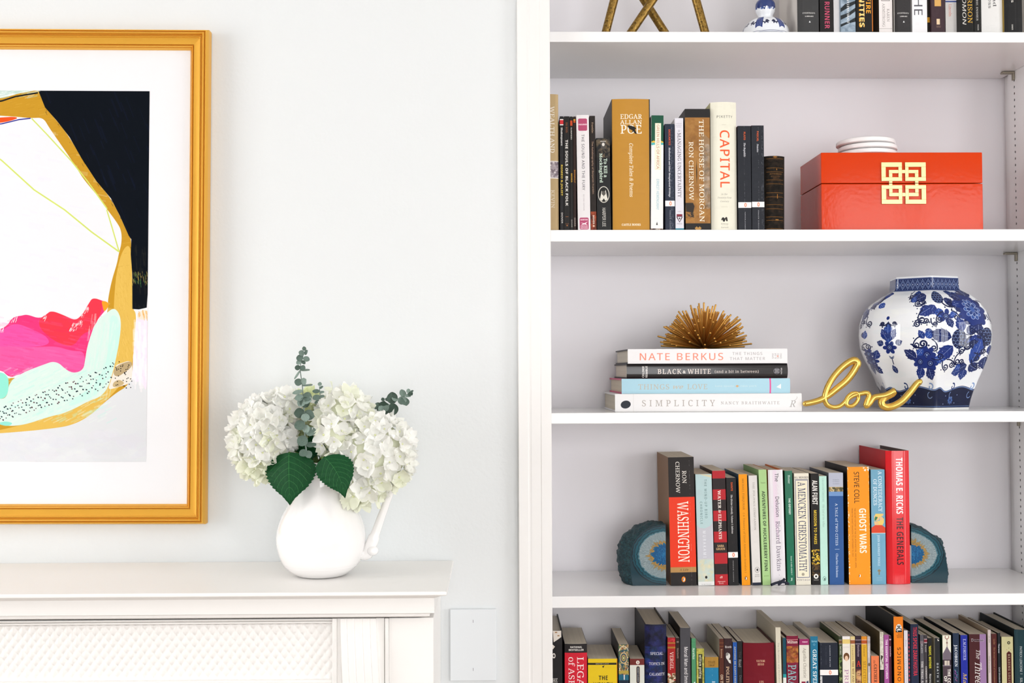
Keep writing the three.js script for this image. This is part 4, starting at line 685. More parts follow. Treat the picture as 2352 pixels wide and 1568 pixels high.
  { x: [1756.5, 1804.5], xb: [1755.5, 1801.5], top: 358, c: '#1f1a15', hard: 1, bulge: 0.009, d: 0.13, finish: 'matte', art: [['mottle', 0, 355, 1, 535, ['rgba(48,36,26,0.4)', 'rgba(16,13,11,0.4)'], 240, 5], ['p', [[0.5, 357], [0.62, 361], [0.5, 363], [0.38, 361]], '#8d5f2c'], ...[364, 385.5, 394.5, 413, 422, 442.5, 452, 470, 479.5, 498, 506, 525].map((y) => ['r', 0.1, y, 0.92, y + 0.8, '#8a5c28']), ['h', 'AUTHORIZED', 0.24, 0.84, 399.5, 3.2, 'F', '#8a6030'], ['h', 'KING JAMES', 0.3, 0.76, 405, 2.6, 'F', '#7c5630'], ['h', 'VERSION', 0.4, 0.7, 409.5, 2.2, 'F', '#7c5630'], ['r', 0.6, 446, 0.63, 456, '#a8702c'], ['p', [[0.55, 391], [0.58, 386], [0.61, 391]], '#9a682c'], ['o', 0.56, 505, 1.6, 1.4, '#b07a34'], ['o', 0.64, 505, 1.6, 1.4, '#b07a34']], label: 'old dark leather volume with gilt bands at the end of the row' },
].forEach((b, i) => book({ z: -0.012, d: 0.13, ...b }, SH[1], G_B));

// the stack lying under the brass starburst
{
  const z = -0.035; let y = SH[2].top + 0.0004;
  const hx = (x, str, a, c, yc, cap, f, col, skew, sp) => word(x, str, (a + c) / 2, yc, c - a, cap, f, col, false, skew, sp);
  const list = [
    { x: [1412.7, 1841.7], c: '#e7e5e5', mid: 926, px: 41, d: 0.228, pages: '#7d7872', side: '#e9e7e7', hard: 1, bulge: 0.001, label: 'wide white book at the bottom of the stack with a black dot on its spine',
      draw: (x, W) => { x.fillStyle = '#262b33'; x.beginPath(); x.ellipse(1437.5, W * 0.59, 11.5, 9, -0.2, 0, 7); x.fill(); x.fillStyle = '#d2cfce'; x.fillRect(1455, 0, 0.7, W); hx(x, 'SIMPLICITY', 1474, 1642, W * 0.52, 14, 'f', '#aba39d', 0, 0.35); hx(x, 'NANCY BRAITHWAITE', 1655, 1790, W * 0.52, 6.5, 'f', '#a49d99', 0, 0.2); hx(x, 'R', 1814, 1828, W * 0.58, 15, 'f', '#a9a6a4', 0.3); x.strokeStyle = '#a9a6a4'; x.lineWidth = 0.8; x.beginPath(); x.moveTo(1824, W * 0.4); x.quadraticCurveTo(1832, W * 0.3, 1830, W * 0.18); x.stroke(); } },
    { x: [1428, 1815], c: '#a9cfde', mid: 888, px: 34.5, d: 0.225, pages: '#a08a70', side: '#d3567e', side2: '#d3567e', hard: 1, bulge: 0.002, label: 'light blue book with pink edges in the middle of the stack',
      draw: (x, W) => { hx(x, 'THINGS', 1466, 1538, W * 0.54, 11.5, 'f', '#bcb4a6', 0, 0.05); hx(x, 'we', 1545, 1570, W * 0.54, 9, 'f', '#c9b39a', 0.45); hx(x, 'LOVE', 1578, 1625, W * 0.54, 11.5, 'f', '#bcb4a6', 0, 0.05); hx(x, 'kate spade', 1642, 1686, W * 0.5, 3.6, 's', '#c9dbe0'); x.fillStyle = '#d6a878'; x.beginPath(); x.moveTo(1693, W * 0.43); x.lineTo(1697, W * 0.51); x.lineTo(1693, W * 0.6); x.lineTo(1689, W * 0.51); x.fill(); hx(x, 'new york', 1700, 1738, W * 0.5, 3.6, 's', '#c9dbe0'); x.fillStyle = '#e05292'; x.fillRect(1767.5, 0, 3.2, W); x.fillStyle = '#f2f0ee'; x.beginPath(); x.moveTo(1783, W * 0.58); x.lineTo(1793.5, W * 0.36); x.lineTo(1793.5, W * 0.7); x.fill(); } },
    { x: [1439.6, 1809.6], c: '#221f20', mid: 852, px: 34, d: 0.22, pages: '#b9b6b4', side: '#2b292b', hard: 1, bulge: 0.006, finish: 'gloss', label: 'black book lying between the light blue and top white books',
      draw: (x, W) => { for (const [s, yy] of [['CELERIE', 1478], ['KEMBLE', 1485.5]]) { x.save(); x.translate(yy, W * 0.55); x.rotate(-Math.PI / 2); word(x, s, 0, 0, 27, 4.6, 'S', '#e9e4df', false); x.restore(); } hx(x, 'BLACK', 1510, 1565, W * 0.53, 11, 'f', '#e8d9cf', 0, 0.1); hx(x, '&', 1568, 1575, W * 0.56, 7, 'F', '#efe6de'); hx(x, 'WHITE', 1579, 1633, W * 0.53, 11, 'f', '#e8d9cf', 0, 0.1); hx(x, '(and a bit in between)', 1641, 1743, W * 0.54, 6.2, 'f', '#d8ccc4', 0, 0.04); x.fillStyle = '#8a8790'; x.beginPath(); x.ellipse(1784, W * 0.52, 7.4, 6.8, 0, 0, 7); x.fill(); x.fillStyle = '#242228'; x.beginPath(); x.ellipse(1784, W * 0.52, 6.4, 5.8, 0, 0, 7); x.fill(); x.fillStyle = '#cfcdd2'; for (let i = 0; i < 9; i++) x.fillRect(1780 + (i % 3) * 3, W * 0.52 - 4 + (i / 3 | 0) * 3, 2, 1.6); x.save(); x.translate(1795, W * 0.52); x.rotate(-Math.PI / 2); word(x, 'POTTER', 0, 0, 15, 2.6, 'S', '#d8d4d4', false); x.restore(); } },
    { x: [1442, 1808.6], c: '#e9e7e8', mid: 817, px: 33.5, d: 0.215, pages: '#b3b1b0', side: '#3a3839', hard: 1, bulge: 0.001, label: 'white book on top of the stack with coral capitals on its spine',
      draw: (x, W) => { hx(x, 'NATE BERKUS', 1467, 1662, W * 0.52, 16, 's', '#e9886e', 0, 0.1); hx(x, 'THE THINGS', 1682, 1751, W * 0.33, 6.6, 's', '#a6a3a4', 0, 0.12); hx(x, 'THAT MATTER', 1676, 1757, W * 0.67, 6.6, 's', '#a6a3a4', 0, 0.12); for (const [s, yy] of [['SPIEGEL', 1775], ['& GRAU', 1781], ['SPIEGEL', 1787], ['GRAU', 1793]]) { x.save(); x.translate(yy, W * 0.5); x.rotate(-Math.PI / 2); word(x, s.slice(0, 4), 0, 0, 13, 4, 's', '#a5a3a3', false); x.restore(); } x.fillStyle = 'rgba(233,136,110,0.5)'; x.fillRect(1784, W * 0.46, 4, 4); } },
  ];
  for (const b of list) { b.t = b.px / ppm(z); b.y = y; b.z = z; book(b, null, G_C, true); y += b.t + 0.0003; }
  SH.stackTop = y;
}

// books between the agate bookends
const zD = -0.098;
[
  { x: [1534, 1593.5], xb: [1539, 1598], top: 1050, c: '#241f1e', side: '#86613c', pages: '#b9a790', d: 0.15, art: [['v', 'RON', 0.62, 1081, 1111, 9.5, 'f', '#eee8e0'], ['v', 'CHERNOW', 0.36, 1060, 1133, 9, 'f', '#eee8e0'], ['r', 0, 1142, 1, 1303, '#e63a1c'], ['v', 'WASHINGTON', 0.53, 1152, 1292, 25, 'f', '#f6ebdf'], ['v', 'WASHINGTON', 0.54, 1152, 1292, 25, 'f', '#f6ebdf'], ['r', 0, 1303, 1, 1315, '#b48a52'], ['h', 'A Life', 0.36, 0.7, 1309, 4.5, 'f', '#5b4024', 0.3], ['bird', 0.5, 1331, 6.5, '#e8861e'], ['crease', 1, 0.8, 0.9]], label: 'thick red and black paperback beside the bookend with brown side cover' },
  { x: [1597, 1634.5], xb: [1602.5, 1638.8], top: 1089, c: '#b6d0d2', side: '#7e8f92', pages: '#a98c6e', art: [['p', [[0.25, 1089], [1, 1092], [1, 1098], [0.4, 1091]], '#d8cda8'], ['p', [[0, 1205], [0.15, 1212], [0.5, 1214], [0.85, 1208], [1, 1200], [1, 1285], [0, 1285]], '#c3c3cb'], ['v', 'THE WIND-UP BIRD', 0.6, 1101, 1191, 5.8, 's', '#5a7478', 0, 0.2], ['v', 'CHRONICLE', 0.3, 1152, 1204, 5.2, 's', '#5a7478', 0, 0.2], ['v', 'MURAKAMI', 0.45, 1219, 1281, 7, 's', '#e4e6ea', 0, 0.35], ['mottle', 0, 1284, 1, 1336, ['rgba(222,206,158,0.3)', 'rgba(190,206,200,0.4)', 'rgba(226,216,186,0.3)'], 90, 7], ['o', 0.5, 1326, 2.8, 3.2, '#22201e'], ['r', 0, 1336, 1, 1350, '#e6e6e4'], ['h', 'VINTAGE', 0.2, 0.8, 1342, 2.6, 's', '#a6a6a6', 0, 0.2]], label: 'pale blue paperback with grey lower half, next to the thick red and black one' },
  { x: [1635.6, 1665.8], xb: [1641, 1670], top: 1081, c: '#2a2021', side: '#3a2320', pages: '#b59b7c', art: [...[[1076, 1099], [1124, 1148], [1173, 1197], [1221, 1246], [1270, 1295], [1319, 1350]].map(([a, c]) => ['r', 0, a, 1, c, '#b3222b']), ['v', 'WATER', 0.5, 1126, 1168, 7, 'F', '#f2ece4'], ['v', 'for', 0.5, 1171, 1179, 6, 'F', '#f2ece4', 0.3], ['v', 'ELEPHANTS', 0.5, 1181, 1239, 7, 'F', '#f2ece4'], ['h', 'SARA', 0.24, 0.76, 1254, 5, 'S', '#d3ac7c'], ['h', 'GRUEN', 0.14, 0.84, 1261, 5, 'S', '#d3ac7c'], ['h', 'a', 0.38, 0.62, 1325, 6, 'f', '#f0e4da', 0.3], ['h', 'Algonquin', 0.2, 0.8, 1335.5, 2.8, 's', '#ecd8ce'], ['h', 'Books', 0.3, 0.66, 1340, 2.8, 's', '#ecd8ce']], label: 'paperback with red and black stripes across its spine' },
  { x: [1667.8, 1690.5], xb: [1671, 1695.8], top: 1097, c: '#1b191a', side: '#2b2b2e', pages: '#a3927e', art: [['v', 'DANTE', 0.55, 1107.5, 1128, 4.4, 'S', '#df5a24'], ['v', 'The Divine Comedy, Volume 1: Inferno', 0.5, 1136, 1226, 4, 'F', '#dcdad8', 0.2], ...penguinBand(1268, 1281), ['v', 'PENGUIN CLASSICS', 0.5, 1288, 1336, 1.9, 'S', '#c9c9c9', 0, 0.45]], label: 'black paperback with white band, between striped and orange books' },
  { x: [1696, 1715.8], xb: [1701, 1722.4], top: 1089, c: '#f0980c', side: '#46667f', pages: '#a88a64', art: [['v', 'MICHAEL FARQUHAR', 0.5, 1099, 1171, 4.6, 'f', '#8a5a18'], ['v', '( A Treasury of Great American Scandals )', 0.5, 1178, 1316, 4.4, 'f', '#9a6218', 0.2], ['bird', 0.5, 1328, 5, '#b9742a']], label: 'narrow bright orange paperback with blue side cover' },
  { x: [1719, 1738.8], xb: [1726, 1746.6], top: 1092, c: '#dcd8d4', side: '#c9c5c0', pages: '#7d6a52', art: [['v', 'THE POLITICS COMPANION', 0.55, 1107, 1218, 4.2, 'f', '#8f8a86'], ['f', (x, W) => { x.strokeStyle = '#77736f'; x.lineWidth = 0.8; x.beginPath(); x.ellipse(W * 0.6, 1309, 5, 6, 0, 0, 7); x.stroke(); }], ['o', 0.62, 1309, 2, 3, '#2f2d2c'], ['h', 'THINK', 0.3, 0.86, 1320, 2.6, 's', '#85817e'], ['h', 'BOOK', 0.3, 0.86, 1324, 2.6, 's', '#85817e'], ['r', 0, 1338, 1, 1350, '#242a3c']], label: 'pale grey-white book with faint small capitals and navy foot' },
  { x: [1742, 1760.6], xb: [1750, 1767.4], top: 1078.5, c: '#a9cd8c', side: '#8fb776', pages: '#b59a78', art: [['h', '♞', 0.2, 0.8, 1110, 6, 's', '#55663c'], ['h', 'Twain', 0.2, 0.8, 1109, 3, 's', '#4c5c38'], ['v', 'ADVENTURES OF HUCKLEBERRY FINN', 0.5, 1128, 1312, 7, 'S', '#2c3a2a'], ['h', 'DOVER', 0.2, 0.8, 1323, 2.2, 's', '#6c8a54'], ['h', '⚓', 0.4, 0.7, 1328, 3, 's', '#55703f']], label: 'light green paperback with dark green condensed capitals' },
  { x: [1764, 1798.5], xb: [1771, 1802], top: 1079, c: '#e4dfe4', side: '#d9742c', pages: '#b89c7a', finish: 'gloss', hard: 1, bulge: 0.003, art: [['p', [[0.3, 1080], [0.55, 1080], [0.6, 1250], [0.3, 1200]], 'rgba(232,206,226,0.6)'], ['v', 'The', 0.56, 1087, 1107, 8.5, 's', '#2a2530'], ['v', 'God', 0.56, 1113, 1136, 8, 's', '#e0d2dc'], ['v', 'Delusion', 0.56, 1140, 1188, 8.5, 's', '#2a2530'], ['v', 'Richard Dawkins', 0.56, 1197, 1312, 10, 'f', '#6a6170'], ['v', '· ‹', 0.55, 1318, 1336, 3, 's', '#6f6a74']], label: 'pearly white hardback with dark title and orange side' },
  { x: [1802, 1819.6], xb: [1807.5, 1822.6], top: 1081, c: '#17694e', side: '#0f4c38', pages: '#b79c7c', finish: 'gloss', art: [['v', 'Homer', 0.55, 1091, 1111, 5, 'f', '#e6ece6'], ['v', 'THE ODYSSEY', 0.55, 1144, 1182, 4.6, 'S', '#e2ece4'], ['v', 'Dover 0-486-40656-7', 0.6, 1277, 1321, 3.2, 's', '#d3e0d6'], ['h', 'J', 0.4, 0.75, 1330, 5, 'f', '#d8e6dc']], label: 'glossy bottle green paperback with small white title' },
  { x: [1823.4, 1857.8], xb: [1825.5, 1861], top: 1086.7, c: '#e6e0d0', side: '#cfc6b4', pages: '#b7a084', art: [['h', 'H.L. MENCKEN', 0.02, 0.98, 1096.5, 4.2, 'F', '#3f3a3a'], ['r', 0.02, 1100.4, 0.98, 1101.2, '#3c4060'], ['f', (x, W) => { x.strokeStyle = '#2f3560'; x.lineWidth = 1.1; x.strokeRect(W * 0.08, 1103, W * 0.84, 223); }], ['r', 0.14, 1105, 0.86, 1324, '#e9e2c8'], ['v', 'A MENCKEN CHRESTOMATHY', 0.5, 1107, 1313, 17, 'f', '#2b2f58'], ['o', 0.48, 1319, 3.4, 3.4, '#a49a8a'], ['h', 'VINTAGE', 0.04, 0.96, 1332, 4, 'f', '#5b5660', 0, 0.1]], label: 'cream paperback with tall navy condensed title inside a ruled frame' },
  { x: [1861.5, 1880.6], xb: [1862.5, 1881.8], top: 1087, c: '#191615', side: '#1f1c1a', pages: '#a98f70', art: [['v', 'ALAN FURST', 0.5, 1103, 1159, 12, 'S', '#f2eee8'], ['v', 'MISSION TO PARIS', 0.5, 1171, 1250, 6.4, 'S', '#e3c233'], ['mottle', 0, 1262, 1, 1297, ['#d9b32a', '#a87f18', '#3a2c10', '#e6c648'], 90, 2], ['mottle', 0, 1297, 1, 1322, ['#3c2b18', '#5a4220'], 40, 3], ['o', 0.5, 1323.5, 5.6, 5.6, '#e9e6e0'], ['o', 0.5, 1323.5, 2.4, 2.4, '#2a2624'], ['h', 'RANDOM', 0.2, 0.8, 1332, 1.8, 's', '#d4d0ca']], label: 'black paperback with yellow title and golden windows picture' },
  { x: [1881.2, 1898.6], xb: [1883, 1899.4], top: 1093, c: '#b9e0d2', side: '#9cc8b8', pages: '#b79a78', art: [['v', 'GRAHAM GREENE', 0.5, 1098, 1153, 4.6, 'f', '#8fb8ac'], ['v', 'The End of the Affair', 0.5, 1158, 1211, 4.4, 'f', '#93b4a8', 0.25], ['f', (x, W) => { x.strokeStyle = '#4a6a60'; x.lineWidth = 0.7; x.beginPath(); x.ellipse(W * 0.5, 1329, 3.6, 5, 0, 0, 7); x.stroke(); }], ['o', 0.54, 1330, 1.4, 3, '#3f5a52']], label: 'narrow mint green paperback with faint lettering' },
  { x: [1903, 1936.6], xb: [1901.8, 1937.5], top: 1085.5, c: '#2c5590', side: '#62656e', pages: '#a99b8a', art: [['r', 0, 1080, 1, 1118, '#b2b6c6'], ['h', '❦', 0.4, 0.66, 1095, 4, 's', '#55586c'], ['h', 'BARNES', 0.28, 0.74, 1102, 2, 'f', '#6e7286'], ['h', '& NOBLE', 0.28, 0.74, 1106, 2, 'f', '#6e7286'], ['h', 'CLASSICS', 0.28, 0.74, 1111, 2, 'f', '#6e7286'], ['r', 0, 1118, 1, 1131, '#c9b48a'], ['mottle', 0, 1119, 1, 1131, ['#4c4c34', '#7c6a44', '#a98e5a'], 40, 3], ['r', 0, 1129, 1, 1139, '#6f93c4'], ['v', 'A TALE of TWO CITIES', 0.52, 1156, 1253, 5.6, 'f', '#dfe6ee', 0, 0.06], ['r', 0.38, 1261, 0.7, 1262, '#aabcd4'], ['v', 'Charles Dickens', 0.52, 1271, 1326, 5, 'f', '#d5deea']], label: 'royal blue paperback with grey top and small landscape strip' },
  { x: [1945.5, 1996], xb: [1948.5, 1996], top: 1072, c: '#f5941c', side: '#231f1d', pages: '#b08d64', d: 0.15, worn: 1, art: [['v', 'STEVE COLL', 0.42, 1083, 1156, 11.5, 's', '#3a2410'], ['v', 'STEVE COLL', 0.425, 1083, 1156, 11.5, 's', '#3a2410'], ['v', 'GHOST WARS', 0.68, 1167, 1271, 16, 'S', '#f7ecdc'], ['v', 'THE SECRET HISTORY OF THE CIA, AFGHANISTAN, AND BIN LADEN,', 0.33, 1167, 1305, 3.4, 's', '#6a3c10'], ['v', 'FROM THE SOVIET INVASION TO SEPTEMBER 10, 2001', 0.2, 1167, 1279, 3.4, 's', '#6a3c10'], ['bird', 0.5, 1322, 5.4, '#ee8c1a'], ['mottle', 0.7, 1070, 1, 1082, ['#f0e8dc'], 14, 2], ['mottle', 0, 1072, 0.06, 1345, ['#efe6d8', '#f5941c'], 60, 1.5]], label: 'worn bright orange paperback with white and black capitals' },
  { x: [1999.5, 2032], xb: [2000.5, 2032.8], top: 1078, c: '#6fa3bd', side: '#54585c', pages: '#b08f70', art: [['v', 'A CONFEDERACY', 0.66, 1082, 1175, 8.5, 'f', '#e6eef2'], ['v', 'OF DUNCES', 0.3, 1100, 1161, 8, 'f', '#e6eef2'], ['p', [[0, 1224], [0, 1212], [0.3, 1205], [0.75, 1206], [1, 1212], [1, 1224]], '#d2462c'], ['mottle', 0.2, 1180, 0.9, 1206, ['#e4c66c', '#dfb884', '#3c7a4c', '#e4c66c'], 16, 6], ['r', 0, 1224, 1, 1225, '#eee6dc'], ['v', 'JOHN KENNEDY TOOLE', 0.5, 1229, 1300, 5, 'f', '#cfe0e8'], ['p', [[0.36, 1311], [0.5, 1307], [0.64, 1311], [0.54, 1313], [0.54, 1320], [0.46, 1320], [0.46, 1313]], '#8a7a5a'], ['h', 'GROVE', 0.3, 0.72, 1327, 3.2, 's', '#8fb2c4'], ['h', 'PRESS', 0.3, 0.72, 1332, 3.2, 's', '#8fb2c4']], label: 'sky blue paperback with a small red and yellow picture patch' },
  { x: [2035.5, 2090.5], xb: [2035, 2091], top: 1035, c: '#d91f28', side: '#c4222a', side2: '#5a4a48', pages: '#cfc6ba', hard: 1, d: 0.165, bulge: 0.007, finish: 'gloss', sink: 0.004, art: [['v', 'THOMAS E. RICKS', 0.54, 1051, 1181, 15.5, 'S', '#f6efec'], ['v', 'THE GENERALS', 0.54, 1188, 1298, 15.5, 'S', '#3c1a1e']], label: 'tall glossy red hardback beside the bookend at the row end' },
].forEach((b) => book({ z: zD, d: 0.135, ...b }, SH[3], G_D));

